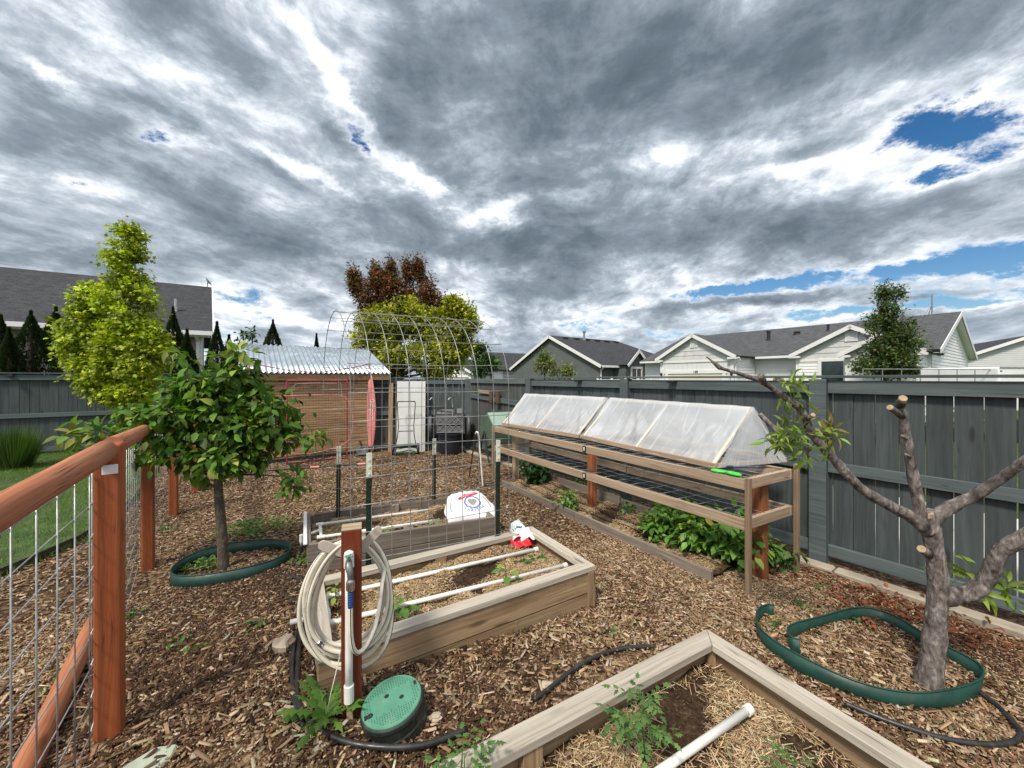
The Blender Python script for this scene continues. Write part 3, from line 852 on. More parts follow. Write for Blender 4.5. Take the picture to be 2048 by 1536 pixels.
def wire_bay(a, b, nz, nh, rw, z0=.06, z1=HT-.14, irregular=False, off=.05):
    w = MB(); a = Vector(a); b = Vector(b)
    d = (b-a); d.z = 0; L = d.length; d.normalize(); s = Z.cross(d)
    ga, gb = gz(a.x, a.y), gz(b.x, b.y)
    def q(t, h): return a.lerp(b, t/L)*Vector((1, 1, 0)) if False else Vector((a.x+d.x*t+s.x*off, a.y+d.y*t+s.y*off, ga+(gb-ga)*t/L+h))
    for i in range(nh):
        h = z0+(z1-z0)*i/(nh-1)
        w.tube([q(t*L/8, h+.006*math.sin(t*1.9+i)) for t in range(9)], rw, 6)
    n = max(2, int(L/nz))
    for i in range(n+1):
        t = .06+(L-.12)*i/n
        w.tube([q(t, z0-.04)+s*rw*1.9, q(t, z1+.02)+s*rw*1.9], rw, 6)
    w.build('wire_panel', M['galvlight'], rail_fence, smooth=True)
wire_bay(p1, p0, .15, 9, .0025, off=-.05)
wire_bay(p1, p2, .15, 9, .0022, off=.056)
wire_bay(p2, p3, .15, 9, .0018, off=.056)
wire_bay(p3, p4, .15, 9, .0016, off=.056)
wire_bay(p4, p5, .15, 9, .0016, off=.056)
# loose timber lying outside the wire
tb = MB(); a = G(190, 1256, .05); b2 = G(52, 1560, .05)
b2 = a+(b2-a)*1.35; b2.z = gz(b2.x, b2.y)+.06
tb.tube([a.lerp(b2, i/6) for i in range(7)], .052, 16, True, squash=.85)
tag(tb.build('timber_rail', M['cedar'], smooth=False), 'spare orange timber rail lying on the mulch outside the wire fence', 'timber')
for pl in bpy.data.objects['timber_rail'].data.polygons: pl.use_smooth = len(pl.vertices) == 4
# dark thing hanging on the wire past the second post and a strip of lawn edging
ed = MB(); pts = [G(*q) for q in [(5, 1250), (60, 1190), (110, 1140), (150, 1095), (190, 1050), (215, 1020), (240, 985)]]
pts = [Vector((float(lawn_x(p.y))+.02, p.y, gz(p.x, p.y))) for p in [Vector((0, y, 0)) for y in (1.6, 2.2, 2.8, 3.4, 4.0, 4.6, 5.3, 6.1, 7.0)]]
for i in range(len(pts)-1):
    ed.bar(pts[i]+Z*.03, pts[i+1]+Z*.03, .012, .09)
tag(ed.build('lawn_edging', M['poly']), 'thin dark edging strip between the lawn and the wood chips', 'edging')
# ---------------------------------------------------------------- raised beds
def soil_mesh(q, z, root, seed, mat, amp=.018):
    rr = np.random.default_rng(seed)
    c = [Vector((p.x, p.y, 0)) for p in q]
    mb = MB()
    def f(a, b):
        p = (c[0]*(1-a)+c[1]*a)*(1-b)+(c[3]*(1-a)+c[2]*a)*b
        return (p.x, p.y, z+amp*(math.sin(p.x*9+seed)*math.sin(p.y*8)+.6*math.sin(p.x*21+p.y*13)))
    mb.grid(f, 40, 24)
    o = mb.build('soil', mat, root, smooth=True)
    return f
def soilmat():
    m, nt, b, tc = mat_base('bed_soil', .95, 0, .1)
    P = tc.outputs['Object']
    n = noise(nt, P, 40, 6, .7); n2 = noise(nt, P, 5, 5)
    c = n.ramp([(.3, (.02, .012, .007)), (.55, (.055, .034, .02)), (.75, (.13, .088, .053))])
    c = mixc(nt, n2.step(.5, .66)*.4, c, (.18, .12, .068))
    nt.links.new(c, b.inputs['Base Color']); bump(nt, b, n, .8, .015)
    return m
M['soil'] = soilmat()
def inset(q, d):
    c = sum(q, Vector())/4
    out = []
    for i in range(4):
        a = (q[(i+1) % 4]-q[i]).normalized(); b = (q[i-1]-q[i]).normalized()
        out.append(q[i]+(a+b)*d)
    return out
HOLES = [(1592, 1478, .20, .10), (1190, 1532, .2, .05), (1765, 1500, .2, .07), (955, 1185, .23, .09), (905, 1215, .23, .06), (820, 1190, .23, .05)]
def straw_cover(q, zf, n, seed, cover, parent, lmin=.02, lmax=.06, name='straw_mulch', cols=None):
    r = np.random.default_rng(seed)
    a, b = r.uniform(.01, .99, n), r.uniform(.02, .98, n)
    c = np.array([[p.x, p.y] for p in q])
    xy = ((c[0][None]*(1-a)[:, None]+c[1][None]*a[:, None])*(1-b)[:, None]+(c[3][None]*(1-a)[:, None]+c[2][None]*a[:, None])*b[:, None])
    x, y = xy[:, 0], xy[:, 1]
    pat = np.sin(x*5+seed)*np.sin(y*6+seed*2)+.7*np.sin(x*11-y*7+seed)+r.uniform(-.7, .7, n)
    keep = pat > cover
    for (hu, hv, hz, hr) in HOLES:
        hp_ = atz(hu, hv, hz); keep &= (np.hypot(x-hp_.x, (y-hp_.y)*1.2)+r.normal(0, .012, n)) > hr*.62
    x, y, a, b = x[keep], y[keep], a[keep], b[keep]; n = len(x)
    z = np.array([zf(aa, bb)[2] for aa, bb in zip(a, b)])+r.uniform(-.002, .022, n)
    th = r.uniform(0, 2*np.pi, n)
    A = np.stack([np.cos(th), np.sin(th), r.normal(0, .28, n)], 1)
    N_ = norm(np.stack([r.normal(0, .5, n), r.normal(0, .5, n), np.ones(n)], 1))
    L = r.uniform(lmin, lmax, n)*r.choice([1, 1, 1, 1.7], n)
    S = np.stack([L, r.uniform(.0016, .0042, n), np.full(n, .0015)], 1)
    C = shades(n, cols or [(.43, .31, .175), (.31, .205, .11), (.54, .42, .265), (.17, .10, .055)], .2, [.4, .28, .2, .12])
    o = scatter_mesh(name, np.stack([x, y, z], 1), A, N_, S, C, 'chip', M['straw'], parent)
    o['kind'] = 'stuff'
    return o
def raised_bed(q, zt, zs, label, boards=2, cap=.09, capt=.038, wd='bedwood', cw='capwood', group=None, seed=1, posts=True, vertcap=False, straw=26000, cover=-.25, cols=None, lrange=(.02, .055)):
    zg = min(gz(p.x, p.y) for p in q)
    root = thing('raised_bed', (q[0].x, q[0].y, 0), label, 'raised bed', group)
    th = .036
    for i in range(4):
        a, b = q[i].copy(), q[(i+1) % 4].copy()
        d = (b-a).normalized(); nrm = Z.cross(d)            # inward for a counter-clockwise quad
        hb = (zt-capt+.03)/boards
        for k in range(boards):
            z0 = -.03+hb*k; z1 = z0+hb-.007
            e = .0 if i % 2 == 0 else th+.001
            bm = MB()
            jit = random.uniform(-.002, .002)
            bm.obox((a+b)/2+nrm*(th/2+.012+jit)+Z*(z0+z1)/2, d*((b-a).length/2-.012-e), nrm*th/2, Z*(z1-z0)/2)
            bm.build('side_board', M[wd], root, .003)
        if cap:
            # mitred cap board
            d0 = (q[i]-q[i-1]).normalized(); n0 = Z.cross(d0)
            d2 = (q[(i+2) % 4]-b).normalized()
            ca = (d2*-1+0*d) if False else None
            inn = cap
            def corner_in(p, dprev, dnext): return p+(dnext-dprev)*inn
            ai = corner_in(a, d0, d); bi = corner_in(b, d, d2)
            g = d*.0012
            cm = MB(); pts = [a+g, b-g, bi-g, ai+g]
            bb = len(cm.v)
            zz = [Z*zt, Z*(zt-capt)]
            L = (b-a).length; ou = random.uniform(0, 30); ov = random.uniform(0, 30)
            cm.v += [p+zz[0] for p in pts]+[p+zz[1] for p in pts]
            cm.face((bb, bb+1, bb+2, bb+3), [(ou, ov), (ou+L, ov), (ou+L-inn, ov+inn), (ou+inn, ov+inn)])
            cm.face((bb+7, bb+6, bb+5, bb+4), [(ou+inn, ov+inn), (ou+L-inn, ov+inn), (ou+L, ov), (ou, ov)])
            cm.face((bb+1, bb, bb+4, bb+5), [(ou+L, ov+.2), (ou, ov+.2), (ou, ov+.2+capt), (ou+L, ov+.2+capt)])
            cm.face((bb+3, bb+2, bb+6, bb+7), [(ou+inn, ov+.4), (ou+L-inn, ov+.4), (ou+L-inn, ov+.4+capt), (ou+inn, ov+.4+capt)])
            cm.face((bb, bb+3, bb+7, bb+4)); cm.face((bb+2, bb+1, bb+5, bb+6))
            cm.build('cap_board', M[cw], root, .003)
    if posts:
        qi = inset(q, th+.012+.02)
        for p in qi:
            pm = MB(); pm.obox(Vector((p.x, p.y, (zt-capt-.004)/2)), Z*((zt-capt-.004)/2), Vector((.02, 0, 0)), Vector((0, .02, 0)))
            pm.build('corner_post', M[wd], root, .002)
        for i in (0, 2):
            a, b = qi[i], qi[(i+1) % 4]; p = (a+b)/2
            d = (b-a).normalized()
            pm = MB(); pm.obox(Vector((p.x, p.y, (zt-capt-.004)/2)), Z*((zt-capt-.004)/2), d*.045, Z.cross(d)*.019)
            pm.build('side_stake', M[wd], root, .002)
    qs = inset(q, th+.013)
    f = soil_mesh(qs, zs, root, seed, M['soil'])
    if straw:
        straw_cover(qs, f, straw, seed, cover, root, lrange[0], lrange[1], 'straw_mulch', cols)
        hs_ = list(HOLES); HOLES.clear()
        cr = straw_cover(qs, f, 8000, seed+1, -3, root, .004, .014, 'soil_crumbs', [(.035, .02, .012), (.06, .036, .022), (.1, .066, .04), (.022, .013, .008)]); cr.scale = (1, 1, 1)
        HOLES.extend(hs_)
    return root, f, qs
bed1, f1, q1 = raised_bed(B1, .315, .215, 'raised bed with pale cap boards and two white pipes over straw, behind the hose post', 2, .085, seed=3, straw=46000, cover=-.4, lrange=(.012, .035))
bed2, f2, q2 = raised_bed(B2, .285, .185, 'grey weathered raised bed holding the white feed bag, behind the capped bed', 2, 0, 0, 'oldwood', seed=5, posts=True, straw=22000, cover=-.2)
bed3, f3, q3 = raised_bed(B3, .30, .17, 'nearest raised bed, with cap boards meeting at a corner and a single white pipe', 2, .095, seed=8, straw=56000, cover=-.15,
    cols=[(.40, .29, .165), (.24, .155, .085), (.54, .43, .28), (.10, .06, .034)], lrange=(.02, .06))
# corner trim on the capped bed's near corner
cb = MB(); d1 = (B1[1]-B1[0]).normalized()
cb.obox(B1[1]-d1*.035+Z*.13-Z.cross(d1)*-.0+Z.cross(d1)*.006, Z*.145, d1*.035, Z.cross(d1)*.006)
cb.build('corner_board', M['bedwood'], bed1, .002)
# rim strip on the weathered bed's end
cb = MB(); cb.bar(B2[3]+Z*.292, B2[0]+Z*.292, .03, .014); cb.build('rim_strip', M['white'], bed2, .002)
def on(f, a, b, dz=0):
    p = Vector(f(a, b)); p.z += dz; return p

# ---------------------------------------------------------------- white irrigation pipes
def irrig(name, root_loc, label, runs, r=.0145, fittings=(), caps=()):
    root = thing(name, root_loc, label, 'irrigation pipe')
    for pts in runs:
        mb = MB(); mb.tube(pts, r, 12, True); ob = mb.build('pipe', M['pvc'], root, smooth=False)
        for pl in ob.data.polygons: pl.use_smooth = len(pl.vertices) == 4
    for p, d in fittings:
        mb = MB(); d = Vector(d).normalized(); mb.lathe(Vector(p)-d*.035, [(r*1.05, 0), (r*1.32, .002), (r*1.32, .068), (r*1.05, .07)], 14, d); mb.build('fitting', M['pvc'], root)
    for p, d in caps:
        mb = MB(); d = Vector(d).normalized(); mb.lathe(Vector(p)-d*.03, [(r*1.02, 0), (r*1.3, .001), (r*1.3, .03), (r*1.1, .034)], 14, d); mb.build('end_cap', M['pvc'], root)
    return root
l1 = (B1[1]-B1[0]).normalized(); w1 = (B1[3]-B1[0]).normalized()
# capped bed: two long runs, joined near the hose post
r1a, r1b = atz(1133, 1130, .25), atz(722, 1231, .25)
r2a, r2b = atz(1075, 1098, .25), atz(716, 1180, .25)
dr = (r1b-r1a).normalized()
j1, j2 = r1b+dr*.18, r2b+dr*.2
irrig('irrigation_pipe', j1, 'white pipe pair with a cross fitting lying on the straw of the capped bed',
    [[r1a, j1], [r2a, j2], [j2, j1], [j1.lerp(j2, .35), j1.lerp(j2, .35)+dr*.2]], .0145,
    [(j1.lerp(j2, .35), j2-j1), (j1, dr), (j2, dr)], [(r1a, -dr), (r2a, -dr)])
# weathered bed: a loop fed by a riser from outside its end
l2_ = (B2[1]-B2[0]).normalized(); w2_ = (B2[3]-B2[0]).normalized()
e0 = B2[0]+l2_*.13+w2_*.62+Z*.235; e1 = B2[0]+l2_*.13+w2_*.27+Z*.235
e0b = e0+l2_*1.1; e1b = e1+l2_*1.1
md = e0.lerp(e1, .45); rx0 = atz(603, 1056, .32)
irrig('irrigation_pipe', e0, 'white pipe loop in the weathered bed, fed by a riser over its end',
    [[e0, e0b], [e1, e1b], [e0, e1], [md, Vector((rx0.x, rx0.y, md.z+.0))], [Vector((rx0.x, rx0.y, md.z)), Vector((rx0.x, rx0.y, md.z-.075))]], .0135,
    [(md, e1-e0), (e0, e0-e0b), (e1, e1-e1b), (Vector((rx0.x, rx0.y, md.z-.01)), Z)])
# nearest bed: one pipe coming towards the eye
n0, n1_ = atz(1500, 1417, .215), atz(1316, 1545, .215)
dn = (n1_-n0).normalized()
irrig('irrigation_pipe', n0, 'single thick white pipe with a capped end in the nearest bed', [[n0, n0+dn*.9]], .0165, [], [(n0, -dn)])

# ---------------------------------------------------------------- low border along the fence
bo = thing('border_bed', atz(1424, 1165, 0), 'long low timber edged planting bed under the shelf', 'planting bed')
ba, bb_ = G(1424, 1165), G(1005, 972)
ra, rb = Vector((2.35, 3.62, 0)), Vector((.5, 6.5, 0))
mb = MB(); 
for i in range(2):
    a = ba.lerp(bb_, i*.5); b = ba.lerp(bb_, i*.5+.497); a.z = b.z = .04
    mb.bar(a, b, .038, .11)
mb.build('front_board', M['oldwood'], bo, .003)
mb = MB(); 
for i in range(2):
    a = ra.lerp(rb, i*.5); b = ra.lerp(rb, i*.5+.49); a.z = .07; b.z = .05
    mb.bar(a, b, .038, .15)
mb.build('rear_board', M['oldwood'], bo, .003)
qb = [ba+Vector((.03, .03, 0)), ra-Vector((.04, .02, 0)), rb-Vector((.04, .02, 0)), bb_+Vector((.03, .03, 0))]
fb = soil_mesh(qb, .035, bo, 4, M['soil'])
straw_cover(qb, fb, 22000, 12, -.1, bo, .02, .05)
mb = MB()
for k in range(3):
    o_ = .25+.25*k
    pts = [Vector(fb(o_+.05*math.sin(t*7+k), t))+Z*.02 for t in np.linspace(.02, .98, 26)]
    mb.tube(pts, .006, 6)
mb.build('drip_line', M['poly'], bo, smooth=True)
# ---------------------------------------------------------------- two-tier shelf with wire mesh
SN = Vector((-.533, .846, 0)).normalized(); SW = Vector((.87, .49, 0)).normalized()
S0 = Vector((1.86, 3.05, 0)); SL = 4.03; SWID = .69
def sq(s, w, z): return S0+SN*s+SW*w+Z*z
shelf = thing('potting_shelf', S0, 'long two tier timber shelf with wire mesh decks along the fence', 'shelf')
for k, (s, w, tp, rad) in enumerate([(-.025, -.025, .92, .038), (-.025, SWID+.03, .95, .038), (SL+.02, -.02, .9, .038), (SL+.02, SWID+.02, .9, .038)]):
    mb = MB(); mb.obox(sq(s, w, tp/2-.03), Z*(tp/2+.03), SN*rad/2*.95, SW*rad/2*1.1)
    mb.build('leg', M['legwood'], shelf, .003)
for k, (s, w) in enumerate([(.04, SWID*.52), (2.02, SWID*.45), (SL-.14, SWID*.5)]):
    mb = MB(); mb.obox(sq(s+.045, w, .40), Z*.44, SN*.044, SW*.044)
    mb.build('centre_post', M['orangepost'] if k < 2 else M['shelfwood'], shelf, .004)
for lev, zt_ in enumerate((.90, .58)):
    for w, nm in ((0, 'front_rail'), (SWID, 'back_rail')):
        for (a, b) in ((0, 1.83), (1.845, SL)):
            mb = MB(); mb.bar(sq(a, w, zt_-.043), sq(b, w, zt_-.043+random.uniform(-.004, .004)), .036, .086)
            mb.build(nm, M['shelfwood'], shelf, .003)
    for s in (.019, 1.0, 2.95, SL-.019):
        if s in (1.0, 2.95): continue
        mb = MB(); mb.bar(sq(s, .0195, zt_-.043), sq(s, SWID-.0195, zt_-.043), .036, .086); mb.build('end_rail', M['shelfwood'], shelf, .003)
    mb = MB()
    for i in range(6):
        w = .03+(SWID-.06)*i/5
        mb.tube([sq(t*SL/16+.01, w, zt_+.006-.012*math.sin(t*math.pi/4)**2*(1 if lev else .4)) for t in range(16)]+[sq(SL-.01, w, zt_+.006)], .0018, 5)
    for i in range(22):
        s = .05+(SL-.1)*i/21
        mb.tube([sq(s, -.01, zt_+.006), sq(s, SWID*.5, zt_-.004), sq(s, SWID+.01, zt_+.006)], .0018, 5)
    mb.build('wire_deck', M['galv'], shelf, smooth=True)
    mb = MB(); mb.obox(sq(1.8375, -.021, zt_-.04), SN*.028, SW*.003, Z*.036); mb.build('joist_bracket', M['black'], shelf, .004)
    mb = MB(); mb.obox(sq(1.8375, -.0255, zt_-.04), SN*.009, SW*.0015, Z*.022); mb.build('bracket_slot', M['white'], shelf, .002)

# ---------------------------------------------------------------- plastic covered A-frames on the shelf
def filmmat():
    m = bpy.data.materials.new('clear_plastic_film'); m.use_nodes = True; nt = m.node_tree
    b = nt.nodes['Principled BSDF']; tc = new(nt, 'ShaderNodeTexCoord')
    b.inputs['Base Color'].default_value = (.9, .94, 1., 1); b.inputs['Roughness'].default_value = .24; b.inputs['Specular IOR Level'].default_value = .7
    P = tc.outputs['UV']
    w1 = noise(nt, vec_scale(nt, P, (9, .55, 1), (0, 0, 0), (0, 0, .5)), 1., 1.5, .5, .15)
    w2 = noise(nt, vec_scale(nt, P, (8, .6, 1), (4, 1, 0), (0, 0, -.75)), 1., 1.5, .5, .15)
    big = noise(nt, P, 1.6, 3); mk = noise(nt, vec_scale(nt, P, (2.5, 2.5, 1), (7, 3, 0)), 1., 2)
    crease = (w1-.5).m('ABSOLUTE').step(.0, .045, 1, 0)*mk.step(.42, .58)
    crease2 = (w2-.52).m('ABSOLUTE').step(.0, .035, 1, 0)*mk.step(.56, .40)
    wr = new(nt, 'ShaderNodeBump'); wr.inputs['Strength'].default_value = .12; wr.inputs['Distance'].default_value = .025
    nt.links.new(((w1*.8)+(w2*.4)).k, wr.inputs['Height']); nt.links.new(wr.outputs[0], b.inputs['Normal'])
    tl = new(nt, 'ShaderNodeBsdfTranslucent'); tl.inputs[0].default_value = (.88, .93, .99, 1); nt.links.new(wr.outputs[0], tl.inputs[1])
    a1 = new(nt, 'ShaderNodeMixShader'); a1.inputs[0].default_value = .45
    nt.links.new(b.outputs[0], a1.inputs[1]); nt.links.new(tl.outputs[0], a1.inputs[2])
    tr = new(nt, 'ShaderNodeBsdfTransparent'); tr.inputs[0].default_value = (.97, .98, 1, 1)
    mx = new(nt, 'ShaderNodeMixShader')
    fac = (crease.m('MAXIMUM', crease2*.8)*.22)+big.step(.3, .7, .52, .70)
    nt.links.new(fac.k, mx.inputs[0]); nt.links.new(tr.outputs[0], mx.inputs[1]); nt.links.new(a1.outputs[0], mx.inputs[2])
    nt.links.new(mx.outputs[0], nt.nodes['Material Output'].inputs[0])
    return m
M['film'] = filmmat()
WV = Vector((.79, .25, 0))
def cloche(A, B, label, near_end, seed):
    rr = random.Random(seed)
    zb, zr = .935, 1.43
    root = thing('plant_cover', A+Z*.91, label, 'plant cover', 'plastic covered frames on the shelf')
    L = (B-A); e = L.normalized(); w = WV.normalized()
    def c(t, k, z): return A+L*t+WV*k+Z*z
    for k in (0, 1):
        mb = MB(); mb.bar(c(0, k, zb), c(1, k, zb), .032, .05); mb.build('base_board', M['shelfwood'], root, .003)
    for t in (0, 1):
        mb = MB(); mb.bar(c(t, .03, zb-.002)+e*(.02 if t == 0 else -.02), c(t, .97, zb-.002)+e*(.02 if t == 0 else -.02), .03, .044); mb.build('base_end', M['shelfwood'], root, .003)
    fr = M['cloche_strip']
    mb = MB(); mb.bar(c(0, .5, zr-.012), c(1, .5, zr-.012), .028, .034); mb.build('ridge_pole', fr, root, .004)
    for t in (.012, .5, .988):
        for k in (0, 1):
            mb = MB(); mb.bar(c(t, k, zb+.02), c(t, .5, zr-.02), .03, .017, up=w); mb.build('rafter', fr, root, .003)
    # film: both slopes and the ends, pulled into shallow folds between the rafters
    mb = MB()
    for k in (0, 1):
        kk = k*1.02-.01
        def f(u, v, kk=kk, k=k):
            p = c(u*1.004-.002, kk, zb-.015)*(1-v)+c(u*1.004-.002, .5+(.012 if k else -.012), zr+.012)*v
            tt = (u*2) % 1
            sag = -.032*math.sin(math.pi*tt)*math.sin(math.pi*v)
            ang = math.atan2(1.03-v, (tt-.5)*1.5+.001); q_ = math.asin(math.sin(11*ang+seed*1.7+1.2*math.sin(ang*3)))/1.5708; q2_ = math.asin(math.sin(7*math.atan2(v+.05, tt-(.02 if math.sin(u*6+seed) > 0 else .98))+seed))/1.5708
            fold = (.017*q_*(.5+.5*math.sin(ang*2.3+seed+u*3)**2)*(1-v)**.4+.009*q2_*(1-v))*math.sin(math.pi*min(1, v*1.2+.04))
            out = w*(-1 if k == 0 else 1)+Z*.6
            return p+out*(sag+fold+.006+.004*math.sin(u*37+v*9+seed))
        mb.grid(f, 140, 44)
    for t, sgn in ((0, -1), (1, 1)):
        def f2(u, v, t=t, sgn=sgn):
            p = c(t, u, zb-.015)*(1-v)+c(t, .5, zr+.012)*v
            return p+e*sgn*(.012+.012*math.sin(9*(u-.5)*(1-v*.5)+seed)*math.sin(math.pi*(v*.9+.05)))
        mb.grid(f2, 20, 20)
    mb.build('plastic_film', M['film'], root, smooth=True)
    return root
M['cloche_strip'] = plain('pale_strip_wood', (.62, .57, .48), .6, 0, .1, 6)
cloche(Vector((1.78, 3.36, 0)), Vector((.93, 5.03, 0)), 'clear plastic covered A-frame at the near end of the shelf, behind the green snips', True, 1)
cloche(Vector((.885, 5.10, 0)), Vector((-.16, 6.44, 0)), 'clear plastic covered A-frame at the far end of the shelf by the composter', False, 5)
# tools left on the top deck
sp0 = atz(1460, 945, .915)
sn = thing('garden_snips', sp0, 'bright green handled garden snips lying on the shelf front rail', 'snips')
for k, (du, dv, rot) in enumerate([(-22, -3, .35), (8, 4, -.12)]):
    mb = MB(); p = atz(1460+du, 945+dv, .915); th = math.atan2(SN.y, SN.x)+rot+math.pi
    d = Vector((math.cos(th), math.sin(th), .0)); s = Z.cross(d)
    loop = [p+d*(.055*math.cos(a))+s*(.024*math.sin(a))+Z*.006*k for a in np.linspace(0, 2*math.pi, 20)[:-1]]
    mb.tube(loop, .0095, 8, False, closed=True); mb.build('handle', M['lime'], sn, smooth=True)
mb = MB(); p = atz(1425, 938, .915); mb.bar(p, p+SN*.09-SW*.02, .012, .004); mb.build('blade', M['chrome'], sn)
wd_ = thing('weeding_tool', atz(1440, 932, .92), 'black and blue handled weeding tool lying beside the green snips', 'garden tool')
a, b, c_ = atz(1434, 933, .922), atz(1466, 934, .922), atz(1522, 935, .918)
mb = MB(); mb.tube([a, a.lerp(b, .5), b], [.015, .0135, .012], 12); mb.build('grip', M['black'], wd_, smooth=False)
mb = MB(); mb.tube([b, b.lerp(c_, .5), c_], .0075, 10); mb.build('shaft', M['tool'], wd_)
mb = MB(); d = (c_-b).normalized(); mb.tube([c_, c_+d*.05, c_+d*.09+Z*.004], [.006, .005, .002], 8); mb.build('tip', M['black'], wd_)

# ---------------------------------------------------------------- cattle panel arch and its T-posts
N0 = Vector((-1.19, 2.85, 0)); N1 = Vector((-.015, 3.43, 0))     # foot of the near side
OFF = Vector((-.78, 1.16, 0))                                       # across to the far side
arch = thing('trellis_arch', N0, 'tall arched trellis of galvanised wire grid spanning two raised beds', 'trellis')
ax_ = (N1-N0)
HW = OFF.length/2
SPR = 1.56        # height where the sides turn into the bow
H0 = .10
def archp(a, t):
    """a along the tunnel 0..1, t arc length from the near foot"""
    base = N0+ax_*a
    o = OFF.normalized()
    side = SPR-H0
    bow = math.pi*HW*.98
    lean = .07
    if t < side: k = t/side; return base+o*(lean*k*.4)+Z*(H0+t)
    if t < side+bow:
        ph = (t-side)/bow*math.pi
        return base+o*(HW-(HW-lean*.4)*math.cos(ph))+Z*(SPR+HW*1.06*math.sin(ph))
    k = (t-side-bow)/side
    return base+o*(2*HW-lean*.4*(1-k))+Z*(SPR-k*side)
LT = 2*(SPR-H0)+math.pi*HW*.98
mb = MB()
na = 10
for i in range(na):
    a = i/(na-1)
    w = .008*math.sin(i*2.3)
    mb.tube([archp(a, LT*k/60)+OFF.normalized()*w*math.sin(k*.2) for k in range(61)], .0031, 6)
nb = int(LT/.203)
for j in range(nb+1):
    t = .02+(LT-.04)*j/nb
    mb.tube([archp(-.012+1.024*k/6, t)+Z*.004*math.sin(k+j) for k in range(7)], .0031, 6)
mb.build('wire_grid', M['galv'], arch, smooth=True)
def tpost(p, top, label, lean=(0, 0)):
    root = thing('fence_post', (p.x, p.y, p.z), label, 'metal post', 'green steel posts holding the arch')
    yaw = math.atan2(ax_.y, ax_.x)
    d = Vector((math.cos(yaw), math.sin(yaw), 0)); s = Vector((-d.y, d.x, 0))
    up = Vector((lean[0], lean[1], 1)).normalized()
    def seg(z0, z1, name, mat):
        mb = MB()
        a, b = p+up*z0, p+up*z1
        c = (a+b)/2; h = up*((b-a).length/2)
        mb.obox(c, h, d*.021, s*.0028); mb.obox(c+s*.0153, h, d*.003, s*.0125)
        k = z0+.03
        while k < z1-.01:
            mb.obox(p+up*k-s*.0063, up*.008, d*.006, s*.0035); k += .054
        mb.build(name, mat, root, .0015)
    seg(-.1, top-.19, 'shaft', M['tpost']); seg(top-.1899, top, 'painted_tip', M['tposttop'])
    return root
tp = [(735, 1152, .2, 906, 'green steel post with a pale tip standing beside the hose coil'), (995, 1098, .2, 880, 'green steel post with a pale tip nearest the torn red bag'),
      (676, 1040, .2, 893, 'green steel post with a pale tip below the sports net, left of the others'), (868, 1012, .2, 877, 'green steel post with a pale tip behind the white feed bag')]
for (u, v, z, vt, lab) in tp:
    p = atz(u, v, z)
    if v > 1150: p = atz(737, 1152, .2)
    top = EYE-(vt-V0)/FPX*p.y-p.z
    tpost(p, top, lab, (.012 if u in (676,) else .006, 0))

# ---------------------------------------------------------------- hose post
HP = Vector((-.745, 1.79, 0)); HP.z = gz(HP.x, HP.y)
hd = Vector((.36, -.93, 0)).normalized(); hs = Vector((.93, .36, 0)).normalized()   # facing the eye / to the right
HTOP = 1.012
hp = thing('hose_post', HP, 'dark red timber post carrying a tap, white standpipe and hose hanger arms', 'post')
mb = MB(); mb.obox(HP+Z*((HTOP-HP.z)/2-.05), Z*((HTOP-HP.z)/2+.05-.002), hs*.0435, hd*.0435); mb.build('timber', M['redpost'], hp, .004, seg=2)
mb = MB(); mb.obox(Vector((HP.x, HP.y, HTOP-.0005)), hs*.0425, hd*.0425, Z*.0012); mb.build('bare_top', M['redtop'], hp)
for sgn, (dx_, dz_) in ((-1, (-.095, .052)), (1, (.085, .085))):
    a = Vector((HP.x, HP.y, .93))-hd*.056+hs*sgn*.03-Z*.06; b = a+hs*dx_+Z*dz_
    mb = MB(); mb.bar(a, b, .012, .042, up=hd.cross((b-a).normalized()))
    d = (b-a).normalized(); mb.lathe(b+hd*.006, [(.021, 0), (.021, -.012)], 20, hd)
    mb.build('hanger_arm', M['arm'], hp)
pf = HP+hd*(.0435+.018)-hs*.010
mb = MB(); mb.tube([Vector((pf.x, pf.y, z)) for z in (HP.z+.115, .45, .70, .905)], .0165, 16); mb.build('standpipe', M['pvc'], hp, smooth=False)
for pl in bpy.data.objects['standpipe'].data.polygons: pl.use_smooth = len(pl.vertices) == 4
mb = MB(); mb.lathe(Vector((pf.x, pf.y, HP.z+.10)), [(.0172, 0), (.0215, .002), (.0215, .075), (.0172, .078)], 18)
mb.build('pipe_coupler', M['pvc'], hp)
mb = MB(); mb.lathe(Vector((pf.x, pf.y, .852)), [(.0172, 0), (.0218, .002), (.0218, .055), (.019, .068), (.008, .075)], 18)
mb.build('pipe_elbow', M['pvc'], hp)
mb = MB(); mb.bar(Vector((pf.x, pf.y, HP.z+.112))-hd*.004, Vector((pf.x+.006, pf.y, HP.z+.0))-hd*.002, .026, .02, up=hd); mb.build('stake', M['cutwood'], hp, .002)
mb = MB(); sp_ = Vector((pf.x, pf.y, .885))
mb.tube([sp_, sp_+hd*.03+Z*.004, sp_+hd*.052-Z*.006, sp_+hd*.058-Z*.03+hs*.006, sp_+hd*.06-Z*.058+hs*.008], [.011, .014, .016, .014, .012], 12)
mb.tube([sp_+hd*.035+Z*.006, sp_+hd*.04+Z*.03], .0085, 10); mb.build('tap_body', M['spigot'], hp, smooth=True)
mb = MB()
for k in range(4):
    a = k*math.pi/2+.4; q = sp_+hd*.041+Z*.034; mb.tube([q, q+(hs*math.cos(a)+hd*math.sin(a))*.016], [.004, .005], 8)
mb.lathe(sp_+hd*.041+Z*.03, [(.006, 0), (.008, .003), (.006, .009)], 12); mb.build('tap_handle', M['lid'], hp)

